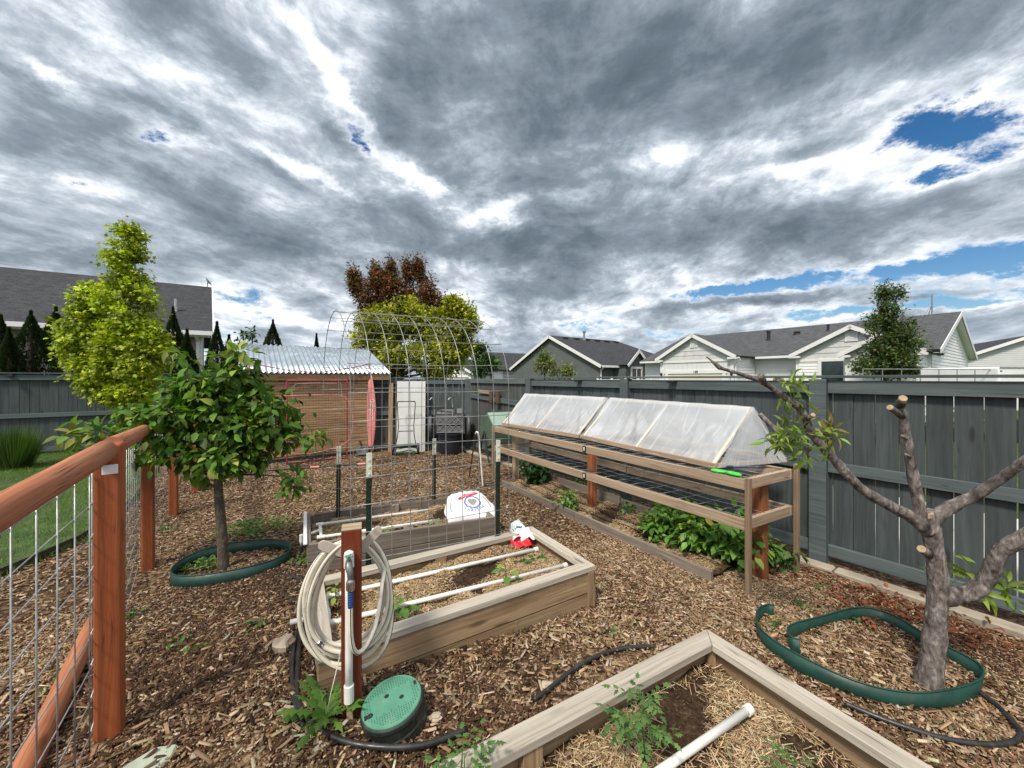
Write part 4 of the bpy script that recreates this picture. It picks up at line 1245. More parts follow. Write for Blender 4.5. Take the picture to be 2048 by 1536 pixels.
# ---------------------------------------------------------------- hose
hq = sp_+hd*.06-Z*.058+hs*.008
hose = thing('garden_hose', hq, 'cream garden hose with a navy stripe coiled over the hanger arms of the red post', 'hose')
mb = MB(); mb.lathe(hq-Z*.05, [(.014, 0), (.0165, .004), (.0165, .042), (.0135, .05)], 14)
for k in range(14):
    a = 2*math.pi*k/14; mb.obox(hq-Z*.028+(hs*math.cos(a)+hd*math.sin(a))*.0168, Z*.017, hs*.0015, hd*.0015)
mb.build('coupling', M['chrome'], hose)
mb = MB(); mb.lathe(hq-Z*.125, [(.0105, 0)]+[(.0105+.0022*(i % 2), .004+i*.0054) for i in range(13)]+[(.012, .077)], 14); mb.build('blue_grip', M['bluegrip'], hose)
ctr = Vector((HP.x-.012, HP.y, .655))-hd*.06
def loop_pts(cx, cz, rx_, rz_, back, tilt, n=40, a0=0, a1=2*math.pi, egg=.12):
    out = []
    for i in range(n+1):
        a = a0+(a1-a0)*i/n
        r = 1+egg*math.cos(a*1)*0
        x = rx_*math.sin(a)*(1-.12*math.cos(a)); z = rz_*math.cos(a)
        out.append(ctr+hs*(cx+x+tilt*z)+Z*(cz+z)-hd*(back+.012*math.sin(a*2+cx*50)))
    return out
hp_ = []
start = hq-Z*.12
hp_ += [start, start-Z*.05, start-Z*.14+hs*.002, start-Z*.20+hs*.012-hd*.01, start-Z*.235+hs*.035-hd*.03, start-Z*.215+hs*.075-hd*.06, start-Z*.14+hs*.115-hd*.09]
loops = [(.0, .0, .175, .265, .0, .02), (-.004, -.005, .192, .272, .012, -.07), (.014, -.02, .175, .285, .024, .08), (-.014, -.04, .205, .30, .034, -.03), (.01, .0, .158, .262, .045, .1), (.0, -.055, .19, .315, .02, -.09)]
first = True
for k, (cx, cz, rx_, rz_, back, tilt) in enumerate(loops):
    a0 = math.pi*.42 if k == 0 else 0
    seg_ = loop_pts(cx, cz, rx_, rz_, back, tilt, 36, a0=-math.pi*1.62 if k == 0 else 0, a1=0 if k == 0 else 2*math.pi)
    hp_ += seg_ if k == 0 else seg_[2:]
def smooth_path(p, it=2):
    for _ in range(it):
        q = [p[0]]
        for i in range(len(p)-1):
            q += [p[i]*.75+p[i+1]*.25, p[i]*.25+p[i+1]*.75]
        q.append(p[-1]); p = q
    return p
pth = []
hps = hp_
hps = smooth_path(hps, 1)
mb = MB(); mb.tube(hps, .0102, 10)
# stripe: a thin raised line on the same path
hobj = mb.build('tube', M['hose'], hose, smooth=True)
st = MB()
# ride one side of the tube with a fixed roll
nrm_ = None
ofs = []
for i, p in enumerate(hps):
    t = (hps[min(i+1, len(hps)-1)]-hps[max(i-1, 0)]).normalized()
    if nrm_ is None: nrm_ = (hd-t*hd.dot(t)).normalized()
    nrm_ = (nrm_-t*nrm_.dot(t)).normalized()
    ofs.append(p+nrm_*.0095)
st.tube(ofs, .0019, 5); st.build('stripe', M['navy'], hose, smooth=True)
mb = MB(); i = int(len(hps)*.83)
best = min(range(len(hps)), key=lambda j: (hps[j]-(ctr+hs*(-.13)-Z*.20)).length)
d = (hps[best+1]-hps[best-1]).normalized(); mb.lathe(hps[best]-d*.016, [(.0115, 0), (.014, .003), (.0125, .012), (.014, .02), (.014, .029), (.0115, .032)], 14, d); mb.build('joint_clamp', M['chrome'], hose)

# ---------------------------------------------------------------- valve box
vb = G(783, 1470); vb = Vector((-.535, 1.765, 0)); vb.z = gz(vb.x, vb.y)-.01
vroot = thing('valve_box', vb, 'round black irrigation valve box with a green patterned lid', 'valve box')
va = Vector((-.12, -.10, 1)).normalized()
mb = MB(); mb.lathe(vb-va*.08, [(.148, 0), (.146, .08), (.143, .115), (.139, .118), (.138, .155), (.141, .158), (.138, .176), (.13, .179)], 40, va); mb.build('body', M['valvebody'], vroot, .002, smooth=False)
lb = vb+va*.0985
mb = MB(); mb.lathe(lb, [(.131, -.004), (.132, .006), (.129, .0105), (.0, .0112)], 44, va, cap=False); mb.build('lid', M['lid'], vroot)
LX = va.orthogonal().normalized(); LX = (Vector((1, .5, 0))-va*Vector((1, .5, 0)).dot(va)).normalized(); LY = va.cross(LX)
mb = MB()
for i in range(-11, 12):
    for j in range(-11, 12):
        x, y = i*.0105, j*.0105
        r = math.hypot(x, y)
        if r > .118 or (abs(y) < .058 and abs(x) < .085 and not (abs(y) > .045 and (i+j) % 3 == 0)): continue
        c = lb+va*.0112+LX*x+LY*y
        if (i+j) % 2: mb.obox(c, LX*.003, LY*.0009, va*.0012)
        else: mb.obox(c, LY*.003, LX*.0009, va*.0012)
mb.build('lid_tread', M['lidmark'], vroot)
mb = MB()
for (x, y, r) in ((-.018, .03, .0105), (.042, -.012, .0105)):
    mb.lathe(lb+va*.0108+LX*x+LY*y, [(r, 0), (r, .0012)], 16, va)
mb.lathe(lb+va*.0108-LX*.098-LY*.03, [(.013, 0), (.013, .0012)], 16, va)
mb.obox(lb+va*.0114+LX*.112+LY*.03, LX*.006, LY*.012, va*.001); mb.obox(lb+va*.0114-LX*.116-LY*.03, LX*.006, LY*.012, va*.001)
mb.build('lid_hole', M['black'], vroot)

# ---------------------------------------------------------------- black poly pipes
def ppath(px, dz=.02):
    return smooth_path([G(u, v, dz) for u, v in px], 2)
def polypipe(px, r, label, dz=.021, extra=None):
    mb = MB(); mb.tube((extra or [])+ppath(px, dz), r, 10, True)
    o = mb.build('poly_pipe', M['poly'], smooth=True); tag(o, label, 'poly pipe', 'black irrigation pipes on the ground'); return o
polypipe([(612, 1215), (600, 1265), (596, 1330), (592, 1400), (604, 1440), (640, 1470), (690, 1495), (750, 1504), (810, 1506), (865, 1498), (930, 1470)], .0125,
    'thick black pipe curving from the capped bed round the valve box to the nearest bed')
polypipe([(608, 1240), (590, 1280), (583, 1340), (586, 1400), (600, 1450), (606, 1462)], .011, 'black pipe lying alongside the curve left of the hose post, ending in the mulch')
polypipe([(1068, 1408), (1100, 1385), (1140, 1350), (1185, 1322), (1240, 1303), (1310, 1300)], .0125, 'black pipe arching over bare soil between the capped bed and the nearest bed')
polypipe([(1958, 1392), (1990, 1415), (2025, 1450), (2046, 1475), (2030, 1494), (1980, 1500), (1900, 1490), (1830, 1470), (1760, 1445), (1690, 1415)], .0125,
    'black pipe looping from the right edging ring to the nearest bed')
pr = Vector((rx0.x, rx0.y, 0))
rs = thing('riser_hose', pr, 'black tube rising from the mulch to the white elbow over the weathered bed', 'poly pipe')
top_ = Vector((rx0.x, rx0.y, md.z-.07))
mb = MB(); mb.tube(smooth_path([top_, top_-Z*.09+Vector((-.01, 0, 0)), top_-Z*.16+Vector((-.03, -.06, 0)), G(575, 1120, .03), G(563, 1150, .012), G(563, 1180, .012), G(580, 1200, .012), G(612, 1212, .012)], 2), .0095, 10); mb.build('tube', M['poly'], rs, smooth=True)
mb = MB(); mb.lathe(top_-Z*.07, [(.012, 0), (.016, .01), (.013, .03), (.017, .05), (.012, .07)], 12); mb.build('filter_valve', M['black'], rs)
polypipe([(530, 1147), (560, 1152), (590, 1160), (625, 1172)], .010, 'short black pipe between the left edging ring and the capped bed')

# ---------------------------------------------------------------- green edging rings
def band(name, pts, h, label, closed=True, cat='edging'):
    mb = MB(); n = len(pts); th = .004
    P = [Vector(p) for p in pts]
    m = n if closed else n-1
    b = len(mb.v)
    for i in range(n):
        a, c = (P[i-1], P[(i+1) % n]) if closed else (P[max(i-1, 0)], P[min(i+1, n-1)])
        t = (c-a); t.z = 0; t.normalize(); s = Z.cross(t)
        tilt = s*.012*math.sin(i*.35)
        mb.v += [P[i]-Z*.03-s*th/2, P[i]-Z*.03+s*th/2, P[i]+Z*h+s*th/2+tilt, P[i]+Z*h-s*th/2+tilt]
    for i in range(m):
        j = (i+1) % n
        for k in range(4):
            k2 = (k+1) % 4
            mb.face((b+i*4+k, b+i*4+k2, b+j*4+k2, b+j*4+k))
    if not closed:
        mb.face((b, b+1, b+2, b+3)); mb.face((b+(n-1)*4+3, b+(n-1)*4+2, b+(n-1)*4+1, b+(n-1)*4))
    # rounded bead along the top
    mb.tube([Vector(mb.v[b+i*4+2])*.5+Vector(mb.v[b+i*4+3])*.5 for i in range(n)], .005, 6, not closed, closed=closed)
    o = mb.build(name, M['edging'], smooth=False); tag(o, label, cat)
    for pl in o.data.polygons: pl.use_smooth = True
    return o
c0 = G(463, 1133)
L1, L2 = G(349, 1152), G(581, 1118)
exa = (L2-L1)/2; cen = (L1+L2)/2; exa.z = 0; eyb = Z.cross(exa.normalized())*.33
ringp = []
for k in range(48):
    a = 2*math.pi*k/48
    cx_ = abs(math.cos(a))**.85*math.copysign(1, math.cos(a)); sx_ = abs(math.sin(a))**.85*math.copysign(1, math.sin(a))
    p = cen+exa*cx_+eyb*sx_; p.z = gz(p.x, p.y); ringp.append(p)
band('tree_ring', ringp, .105, 'oval green plastic edging ring round the leafy young tree')
sp_px = [(1548, 1236), (1531, 1232), (1517, 1243), (1515, 1268), (1530, 1298), (1570, 1330), (1640, 1368), (1720, 1400), (1800, 1418), (1870, 1425), (1930, 1415), (1962, 1394), (1962, 1368), (1935, 1345), (1890, 1320), (1840, 1290), (1790, 1260), (1740, 1242), (1690, 1243), (1640, 1258), (1600, 1272), (1578, 1285), (1580, 1305), (1600, 1312)]
spts = smooth_path([G(u, v) for u, v in sp_px], 2)
band('tree_edging', spts, .095, 'loose spiral of green plastic edging round the pruned tree', False)

# ---------------------------------------------------------------- bags
def textmesh(name, txt, size, mat, parent, origin, right, up, ext=.0006, align='CENTER'):
    cu = bpy.data.curves.new(name, 'FONT'); cu.body = txt; cu.size = size; cu.align_x = align; cu.align_y = 'CENTER'; cu.extrude = ext
    tmp = bpy.data.objects.new(name+'_tmp', cu); COL.objects.link(tmp)
    dg = bpy.context.evaluated_depsgraph_get()
    me = bpy.data.meshes.new_from_object(tmp.evaluated_get(dg)); bpy.data.objects.remove(tmp)
    me.name = name
    right = Vector(right).normalized(); up = Vector(up); up = (up-right*up.dot(right)).normalized(); nn = right.cross(up)
    o0 = ORG[parent.name] if parent else Vector()
    for v in me.vertices:
        v.co = Vector(origin)+right*v.co.x+up*v.co.y+nn*v.co.z-o0
    me.materials.clear(); me.materials.append(mat)
    o = bpy.data.objects.new(name, me); COL.objects.link(o)
    if parent: o.parent = parent; ORG[o.name] = o0.copy()
    return o
# feed bag: lies tilted over the bed's end board
fa = atz(884, 1040, .19); fbk = atz(905, 1003, .25); 
FBc = Vector((-.47, 4.20, .30))
fx = Vector((.93, .36, -.02)).normalized(); fy0 = Vector((-.33, .84, .42)); fy = (fy0-fx*fy0.dot(fx)).normalized(); fn = fx.cross(fy)
bag = thing('feed_bag', FBc, 'full white feed bag with blue ring emblem and red banner on the weathered bed', 'bag')
def bagf(u, v, side):
    x = (u-.5)*2; y = (v-.5)*2
    e = (1-abs(x)**3.2)*(1-abs(y)**3.2)
    taper = 1-.40*max(0, y+.2)/1.2-.05*x*y
    sx_ = x*.285*taper*(1+.05*y); sy_ = y*.215*(1+.08*math.sin(x*2.5+1))
    t = .068*max(0, e)**.42*(1+.12*math.sin(x*4+1)*math.cos(y*3))
    wr = .006*math.sin(x*17+y*9)*(1-max(0, e)) + .003*math.sin(x*25-y*31)
    if side < 0: t = -t*.55
    return FBc+fx*sx_+fy*sy_+fn*(t+wr)
mb = MB(); mb.grid(lambda u, v: bagf(u, v, 1), 30, 24); mb.grid(lambda u, v: bagf(u, 1-v, -1), 30, 24)
mb.build('sack', M['bagwhite'], bag, smooth=True)
def on_bag(x, y, dz=.0015):
    """x,y in -1..1 on the bag's printed face, the print upside down as it lies"""
    u, v = (x+1)/2, (y+1)/2
    p = bagf(u, v, 1); e = .02
    tu = bagf(min(1, u+e), v, 1)-bagf(u-e, v, 1); tv = bagf(u, min(1, v+e), 1)-bagf(u, v-e, 1)
    n = tu.cross(tv).normalized()
    return p+n*dz, tu.normalized(), tv.normalized()
def bag_patch(name, pts, mat, n=8, dz=.0016):
    mb = MB()
    b = len(mb.v)
    c = (sum(p[0] for p in pts)/len(pts), sum(p[1] for p in pts)/len(pts))
    rings = []
    K = 6
    # fan subdivided so that it follows the bulge
    m = []
    for i in range(len(pts)):
        a, q = pts[i], pts[(i+1) % len(pts)]
        for k in range(n): m.append((a[0]+(q[0]-a[0])*k/n, a[1]+(q[1]-a[1])*k/n))
    for k in range(K+1):
        for (x, y) in m:
            f = k/K; mb.v.append(on_bag(c[0]+(x-c[0])*f, c[1]+(y-c[1])*f, dz)[0])
    L = len(m)
    for k in range(K):
        for i in range(L):
            j = (i+1) % L; mb.face((b+k*L+i, b+k*L+j, b+(k+1)*L+j, b+(k+1)*L+i))
    return mb.build(name, mat, bag, smooth=True)
rc = (.10, -.02); RX, RY = .34, .40
def ringpt(a, r): return (rc[0]+RX*r*math.cos(a), rc[1]+RY*r*math.sin(a))
mb = MB()
for k in range(34):
    a = 2*math.pi*k/34; w = .055
    q = [on_bag(*ringpt(a-w, .78), .0018)[0], on_bag(*ringpt(a+w, .78), .0018)[0], on_bag(*ringpt(a+w*.9, 1.0), .0018)[0], on_bag(*ringpt(a-w*.9, 1.0), .0018)[0]]
    mb.poly(q)
for k in range(60):
    a, a2 = 2*math.pi*k/60, 2*math.pi*(k+1)/60
    mb.poly([on_bag(*ringpt(a, .93), .0021)[0], on_bag(*ringpt(a2, .93), .0021)[0], on_bag(*ringpt(a2, 1.0), .0021)[0], on_bag(*ringpt(a, 1.0), .0021)[0]])
mb.build('ring_emblem', M['bagblue'], bag)
bag_patch('emblem_patch', [ringpt(a, .52*(1+.18*math.sin(3*a+.6))) for a in np.linspace(0, 2*math.pi, 14)[:-1]], M['baggrey'], 2)
bag_patch('red_banner', [(-.50, .34), (-.40, .22), (-.1, .36), (-.06, .30), (.50, .50), (.62, .62), (.36, .72), (.30, .66), (-.02, .56), (-.12, .62)], M['bagred'], 3, .0022)
mb = MB()
for k in range(9):
    for r_ in range(2):
        x = -.3+.085*k; y = .36+.028*k+.08*r_
        q0, tu, tv = on_bag(x, y, .0032); mb.obox(q0, tu*.006, tv*.0035, tu.cross(tv)*.0003)
mb.build('banner_print', M['white'], bag)
word = "MILLERS"
for k, ch in enumerate(word):
    a = -math.pi/2+(.83-k*.277)*1.0
    x, y = rc[0]+RX*1.24*math.cos(a), rc[1]+RY*1.30*math.sin(a)
    p, tu, tv = on_bag(x, y, .0022)
    up_ = (tu*-math.cos(a)*.0+ (tv*(-math.sin(a)*-1)+tu*math.cos(a))).normalized()
    rad = (tu*math.cos(a)+tv*math.sin(a)).normalized()
    nrm = tu.cross(tv).normalized()
    upv = rad*1.0          # tops of the letters point outwards (word reads upside down)
    rightv = upv.cross(nrm)
    textmesh('lettering', ch, .062, M['bagblue'], bag, p, rightv, upv)
mb = MB()
for k in range(16):
    x = -.72+.03*math.sin(k*3); y = -.35+.045*k
    q0, tu, tv = on_bag(-.78, -.5+.06*k, .002); mb.obox(q0, tv*.004, tu*.006, tu.cross(tv)*.0003)
    q0, tu, tv = on_bag(.76, -.4+.05*k, .002); mb.obox(q0, tv*.004, tu*.007, tu.cross(tv)*.0003)
mb.build('side_print', M['baggrey'], bag)
# torn small bag in the corner of the capped bed
sb = atz(1050, 1083, .24)
sbag = thing('torn_bag', sb, 'crumpled empty red and pale blue bag in the far corner of the capped bed', 'bag')
sx = Vector((.9, .42, 0)).normalized(); sy = Vector((-.3, .75, .55)).normalized()
def crump(u, v, w, h, org, k):
    x = (u-.5)*w; y = (v-.5)*h
    f = .024*math.sin(x*31+k)*math.sin(y*27+k*2)+.014*math.sin(x*70+y*40+k)
    return org+sx*x+sy*y*(1+.1*math.sin(x*20))+sx.cross(sy)*(f+.05*(1-(2*u-1)**2))
mb = MB(); mb.grid(lambda u, v: crump(u, v, .19+.05*v, .13, sb+Vector((-.02, -.03, .0)), 1), 26, 18); mb.build('red_panel', M['bagred'], sbag, smooth=False, solid=.002)
mb = MB(); mb.grid(lambda u, v: crump(u, v, .16-.05*v, .17, sb+Vector((-.06, .03, .075)), 2.4), 24, 22); mb.build('pale_panel', M['bagpale'], sbag, smooth=False, solid=.002)
mb = MB(); mb.grid(lambda u, v: crump(u, v, .13, .10, sb+Vector((.01, -.012, .055)), 4), 18, 14); mb.build('white_panel', M['bagwhite'], sbag, smooth=False, solid=.002)
mb = MB()
for k in range(7):
    p = crump(.15+.1*k, .62, .16-.05*.62, .17, sb+Vector((-.06, .03, .075)), 2.4); mb.obox(p+sx.cross(sy)*.003, sx*.005, sy*.009, sx.cross(sy)*.001)
mb.build('dark_print', M['navy'], sbag)
# rocks beside the path
for k, (u, v, r, sc, lab) in enumerate([(567, 1300, .055, (1, .8, .85), 'pale squarish rock at the near left corner of the capped bed'), (870, 1440, .028, (1.2, .8, .5), 'small tan stone in the mulch right of the valve box'),
      (265, 1485, .02, (1.2, 1, .6), 'small grey pebble at the foot of the front rail post'), (640, 1500, .03, (1.1, .8, .5), 'small tan stone left of the black pipe curve'), (1095, 1375, .028, (1.1, .9, .6), 'pale stone on the bare soil near the arching black pipe')]):
    rr = random.Random(k); p = G(u, v)
    bm = MB()
    def rf(a, b):
        th, ph = a*2*math.pi, (b-.5)*math.pi
        d = Vector((math.cos(th)*math.cos(ph), math.sin(th)*math.cos(ph), math.sin(ph)))
        q = r*(1+.18*math.sin(d.x*4+k)+.14*math.sin(d.y*5+k*2)+.1*math.sin(d.z*7))
        e = [math.copysign(abs(c)**.7, c) for c in d]
        return p+Vector((e[0]*sc[0], e[1]*sc[1], e[2]*sc[2]))*q+Z*r*sc[2]*.55
    bm.grid(rf, 18, 12); tag(bm.build('rock', M['rock'], smooth=False), lab, 'rock', 'loose rocks in the mulch')

ps = MB(); p = G(308, 1518); th = .5
pts = [p+Vector((x, y, .025)) for x, y in ((-.10, -.09), (.055, -.10), (.085, -.01), (.06, .045), (-.02, .03))]
ps.slab(pts, .05); tag(ps.build('paver_stone', plain('pale_green_stone', (.36, .42, .33), .85, 0, .15, 9, .3, 40, (.25, .2, .14), .4), bevel=.008), 'pale greenish flat stone cut off by the bottom edge at lower left', 'stone')
wp_ = thing('plastic_clip', G(1540, 1213), 'small white plastic clip lying on the mulch beyond the right edging ring', 'clip')
mb = MB(); p = G(1540, 1213, .012); mb.tube([p-Vector((.05, .0, 0)), p, p+Vector((.06, -.03, 0))], .005, 6); mb.build('shank', M['white'], wp_)
mb = MB(); mb.obox(p-Vector((.045, 0, -.002)), Vector((.012, .004, 0)), Vector((-.004, .014, 0)), Z*.004); mb.build('jaw', M['white'], wp_)
# ---------------------------------------------------------------- the shed
SR = Vector((-3.2, 8.84, 0)); SLp = SR-FN*2.40; DEP = 1.9
shed = thing('garden_shed', SLp, 'small tan plank shed with a corrugated metal roof behind the sports net', 'shed')
def hq_(s, t, z): return SLp+FN*s+FD*t+Z*z
mb = MB(); z = .07; k = 0
while z < 1.66:
    h = min(random.uniform(.04, .062), 1.67-z)
    mb.bar(hq_(random.uniform(0, .02), random.uniform(-.006, .004), z+h/2), hq_(2.40, random.uniform(-.006, .004), z+h/2+random.uniform(-.004, .004)), .02, h-random.uniform(.003, .009)); z += h; k += 1
mb.build('front_wall', M['shedwood'], shed, .002)
mb = MB()
for (a, b) in ((hq_(-.012, .02, 0), hq_(-.012, DEP, 0)), (hq_(2.412, .02, 0), hq_(2.412, DEP, 0))):
    z = .07; d = (b-a).normalized()
    while z < 2.05:
        h = .142; t0 = max(0, (z+h-1.66)/.36*1.0) if z+h > 1.66 else 0
        if t0 < DEP: mb.bar(a+d*t0+Z*(z+h/2), b+Z*(z+h/2), .02, h-.004)
        z += h
mb.build('side_wall', M['shedwood'], shed, .002)
mb = MB(); mb.bar(hq_(0, DEP, 1.2), hq_(2.4, DEP, 1.2), .02, 2.3); mb.build('back_wall', M['shedwood'], shed)
mb = MB(); mb.bar(hq_(-.1, -.09, 1.735), hq_(2.75, -.09, 1.735), .036, .135); mb.build('fascia', M['shedwood'], shed, .003)
mb = MB(); mb.bar(hq_(0, 0, .02), hq_(2.4, 0, .02), .05, .10); mb.build('sill_beam', M['black'], shed)
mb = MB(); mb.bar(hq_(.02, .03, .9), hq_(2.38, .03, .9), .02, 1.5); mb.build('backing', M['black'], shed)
mb = MB(); mb.obox(hq_(2.395, -.02, .85), Z*.8, FN*.02, FD*.012); mb.build('corner_trim', M['shedwood'], shed, .002)
def corr(u, v):
    s = -.12+u*2.92; t = -.16+v*2.12
    zz = 1.815+(t+.16)/2.12*.70+.017*math.sin(s/.098*2*math.pi)
    return hq_(s, t, zz)
mb = MB(); mb.grid(corr, 2*150, 3, uvs=2.9); mb.build('roof', M['corr'], shed, smooth=True, solid=.003)

# ---------------------------------------------------------------- practice nets in front of it
def gridnet(mb, f, nu, nv, r, seg=8):
    for i in range(nu+1):
        mb.tube([f(i/nu, k/seg) for k in range(seg+1)], r, 3, False)
    for j in range(nv+1):
        mb.tube([f(k/seg, j/nv) for k in range(seg+1)], r, 3, False)
na_, nb_ = G(500, 946), G(738, 930)
ne = (nb_-na_); ne.z = 0; nL = ne.length; ne.normalize(); nn = Z.cross(ne)      # nn points away
bignet = thing('sports_net', na_, 'large practice net with a faded red side sleeve and a sagging red top cord', 'sports net')
def bow(z):                     # the side poles bend outwards in the middle and in at the top
    return .12*math.sin(math.pi*min(1, z/1.98))**1.0
def nf(u, v):
    z = .12+v*(1.86-.16*math.sin(math.pi*u)*v)
    off = bow(z)
    return na_+ne*(-off*.6+(nL+off*1.6)*u)+Z*z-nn*(.10*math.sin(math.pi*u)*math.sin(math.pi*v))
mb = MB(); gridnet(mb, nf, 40, 40, .0010); mb.build('netting', M['net'], bignet)
mb = MB(); mb.tube([nf(k/16, 1)+Z*.006 for k in range(17)], .009, 8); mb.build('top_cord', M['pinkframe'], bignet, smooth=True)
mb = MB(); pr_ = [na_+ne*(nL+bow(z)) + Z*z for z in np.linspace(.02, 1.98, 18)]; mb.tube(pr_, .011, 8)
pl_ = [na_-ne*bow(z)*.6+Z*z for z in np.linspace(.02, 1.98, 18)]; mb.tube(pl_, .011, 8); mb.build('bow_pole', M['pinkframe'], bignet, smooth=True)
def sleeve(u, v):
    z = .34+v*1.42; wd = (.02+.15*math.sin(math.pi*min(1, max(0, .08+v*.9)))**.7)*(1 if v < .95 else .5)
    return na_+ne*(nL+bow(z)+.012-wd*(1-u))+Z*z-nn*(.018+.012*math.sin(u*3+v*5))
mb = MB(); mb.grid(sleeve, 6, 24); mb.build('side_sleeve', M['pink'], bignet, smooth=True, solid=.003)
pt = sleeve(.55, .52); textmesh('lettering', 'GoSports', .115, M['white'], bignet, pt-nn*.012, -Z, ne)
mb = MB(); mb.tube([na_-ne*.02+Z*.03, na_+ne*nL*.5+Z*.028, nb_+ne*.0+Z*.03], .016, 10)
mb.tube([na_-ne*.02+Z*.03, na_-ne*.12-nn*.42+Z*.02], .016, 10); mb.tube([nb_+Z*.03, nb_+ne*.1-nn*.0+Z*.12], .015, 10)
mb.build('base_pole', M['cart'], bignet, smooth=False)
mb = MB()
for t in (.02, .52, .93): mb.tube([na_+ne*(nL*t-.07)+Z*.03, na_+ne*(nL*t+.08)+Z*.03], .02, 10)
mb.build('base_joint', M['pink'], bignet)
# smaller pocket net
fa_, fb_ = G(574, 930), G(694, 918)
fe = (fb_-fa_); fe.z = 0; fL = fe.length; fe.normalize(); fnn = Z.cross(fe)
snet = thing('pitching_net', fa_, 'smaller dark red square framed pitching net with a cord pocket, before the shed wall', 'sports net')
mb = MB()
for a, b in (((0, .02), (0, 1.66)), ((fL, .02), (fL, 1.66)), ((0, 1.66), (fL, 1.66)), ((0, .03), (fL, .03))):
    mb.tube([fa_+fe*a[0]+Z*a[1], fa_+fe*b[0]+Z*b[1]], .014, 10)
mb.build('frame', M['pinkframe'], snet)
def nf2(u, v): return fa_+fe*(.05+(fL-.1)*u)+Z*(.16+v*1.44)-fnn*(.02+.16*math.sin(math.pi*u)*math.sin(math.pi*(v*.8+.05)))
mb = MB(); gridnet(mb, nf2, 22, 30, .0012); mb.build('netting', M['net'], snet)
mb = MB()
for k in range(60):
    u = random.uniform(0, 1); p = fa_+fe*(.05+(fL-.1)*u)+Z*random.uniform(.05, .2)-fnn*random.uniform(0, .1)
    mb.tube([p, p+fe*random.uniform(-.1, .1)+Z*random.uniform(-.03, .09), p+fe*random.uniform(-.2, .2)-Z*.02], .004, 4, False)
mb.build('loose_netting', M['net'], snet)
mb = MB(); cpts = [fa_+fe*x+Z*z-fnn*.17 for x, z in [(-.12, 1.36), (.3, 1.37), (.7, 1.37), (fL-.06, 1.36), (fL+.06, 1.1), (fL+.10, .8), (fL+.06, .5), (fL-.03, .36), (fL-.4, .25), (fL-.7, .21), (.1, .24), (-.1, .3)]]
mb.tube(smooth_path(cpts, 2), .006, 6); mb.build('pocket_cord', M['pink'], snet, smooth=True)
mb = MB(); mb.tube([fa_+fe*x+Z*z-fnn*.03 for x, z in [(.1, 1.3), (.08, 1.5), (.16, 1.6), (.5, 1.61), (fL-.12, 1.6), (fL-.1, 1.3)]], .004, 5); mb.build('tie_cord', M['cord'], snet)
# black shovel against the shed
sh0 = G(723, 912); shv = thing('shovel', sh0, 'black handled shovel leaning by the shed corner beside the red sleeve', 'shovel')
st_ = at(717, 871, sh0.y+.45)
mb = MB(); mb.tube([sh0+Z*.2, st_], .016, 8); mb.build('handle', M['black'], shv)
mb = MB(); d = (st_-sh0).normalized(); mb.obox(sh0+Z*.12, d*.13, ne*.11, d.cross(ne)*.006); mb.build('blade', M['cartgrey'], shv, .01)

# ---------------------------------------------------------------- things leaning in the corner
pn = MB(); a = Vector((-2.66, 8.86, 0)); px_ = Vector((.995, .1, 0)); lean = Vector((-.006, .06, 1)).normalized()
pn.obox(a+px_*.325+lean*.82, lean*.815, px_*.325, px_.cross(lean)*.02)
tag(pn.build('door_panel', M['panelwhite'], bevel=.004), 'plain white door panel leaning on the back fence behind the reel mower', 'panel')
pn = MB(); pn.obox(Vector((-2.82, 8.92, 0))+lean*.8, lean*.80, px_*.05, px_.cross(lean)*.015)
tag(pn.build('plank', M['shedwood'], bevel=.003), 'narrow brown plank standing between the shed and the white panel', 'plank')
mw = Vector((-2.36, 8.55, 0)); mower = thing('reel_mower', mw, 'green push reel mower with a black handle in front of the white panel', 'mower')
mx_ = Vector((.98, .17, 0)); my_ = Vector((-.17, .98, 0))
def mq(x, y, z): return mw+mx_*x+my_*y+Z*z
mb = MB(); mb.tube([mq(-.19, .16, 1.18), mq(.19, .16, 1.18)], .011, 8)
for s in (-1, 1):
    mb.tube(smooth_path([mq(s*.17, .16, 1.18), mq(s*.2, .16, 1.16), mq(s*.19, .13, 1.0), mq(s*.16, .08, .52), mq(s*.24, .0, .12)], 1), .010, 8)
mb.tube([mq(-.16, .08, .52), mq(.16, .08, .52)], .009, 8); mb.build('handle', M['black'], mower, smooth=True)
mb = MB()
for k in range(5):
    a0 = k*2*math.pi/5
    mb.grid(lambda u, v, a0=a0: mq(-.22+.44*u, .0+math.cos(a0+u*1.2)*(.05+.03*v), .12+math.sin(a0+u*1.2)*(.05+.03*v)), 8, 1)
mb.tube([mq(-.26, .1, .16), mq(.26, .1, .16)], .02, 8); mb.tube([mq(-.26, -.1, .07), mq(.26, -.1, .07)], .018, 8)
mb.build('reel', M['mower'], mower, solid=.004)
mb = MB(); mb.obox(mq(0, .02, .215), mx_*.25, my_*.07, Z*.012); mb.build('reel_cover', M['mower'], mower, .008)
for s in (-1, 1):
    mb = MB(); mb.lathe(mq(s*.27, 0, .125), [(.02, -.022), (.12, -.022), (.125, -.01), (.125, .012), (.12, .022), (.03, .024)], 22, mx_); mb.build('wheel', M['cart'], mower)
    mb = MB(); mb.lathe(mq(s*.27, 0, .125), [(.0, -.026), (.07, -.026), (.075, .026), (.0, .026)], 16, mx_, cap=False); mb.build('wheel_hub', M['pinkframe'], mower)
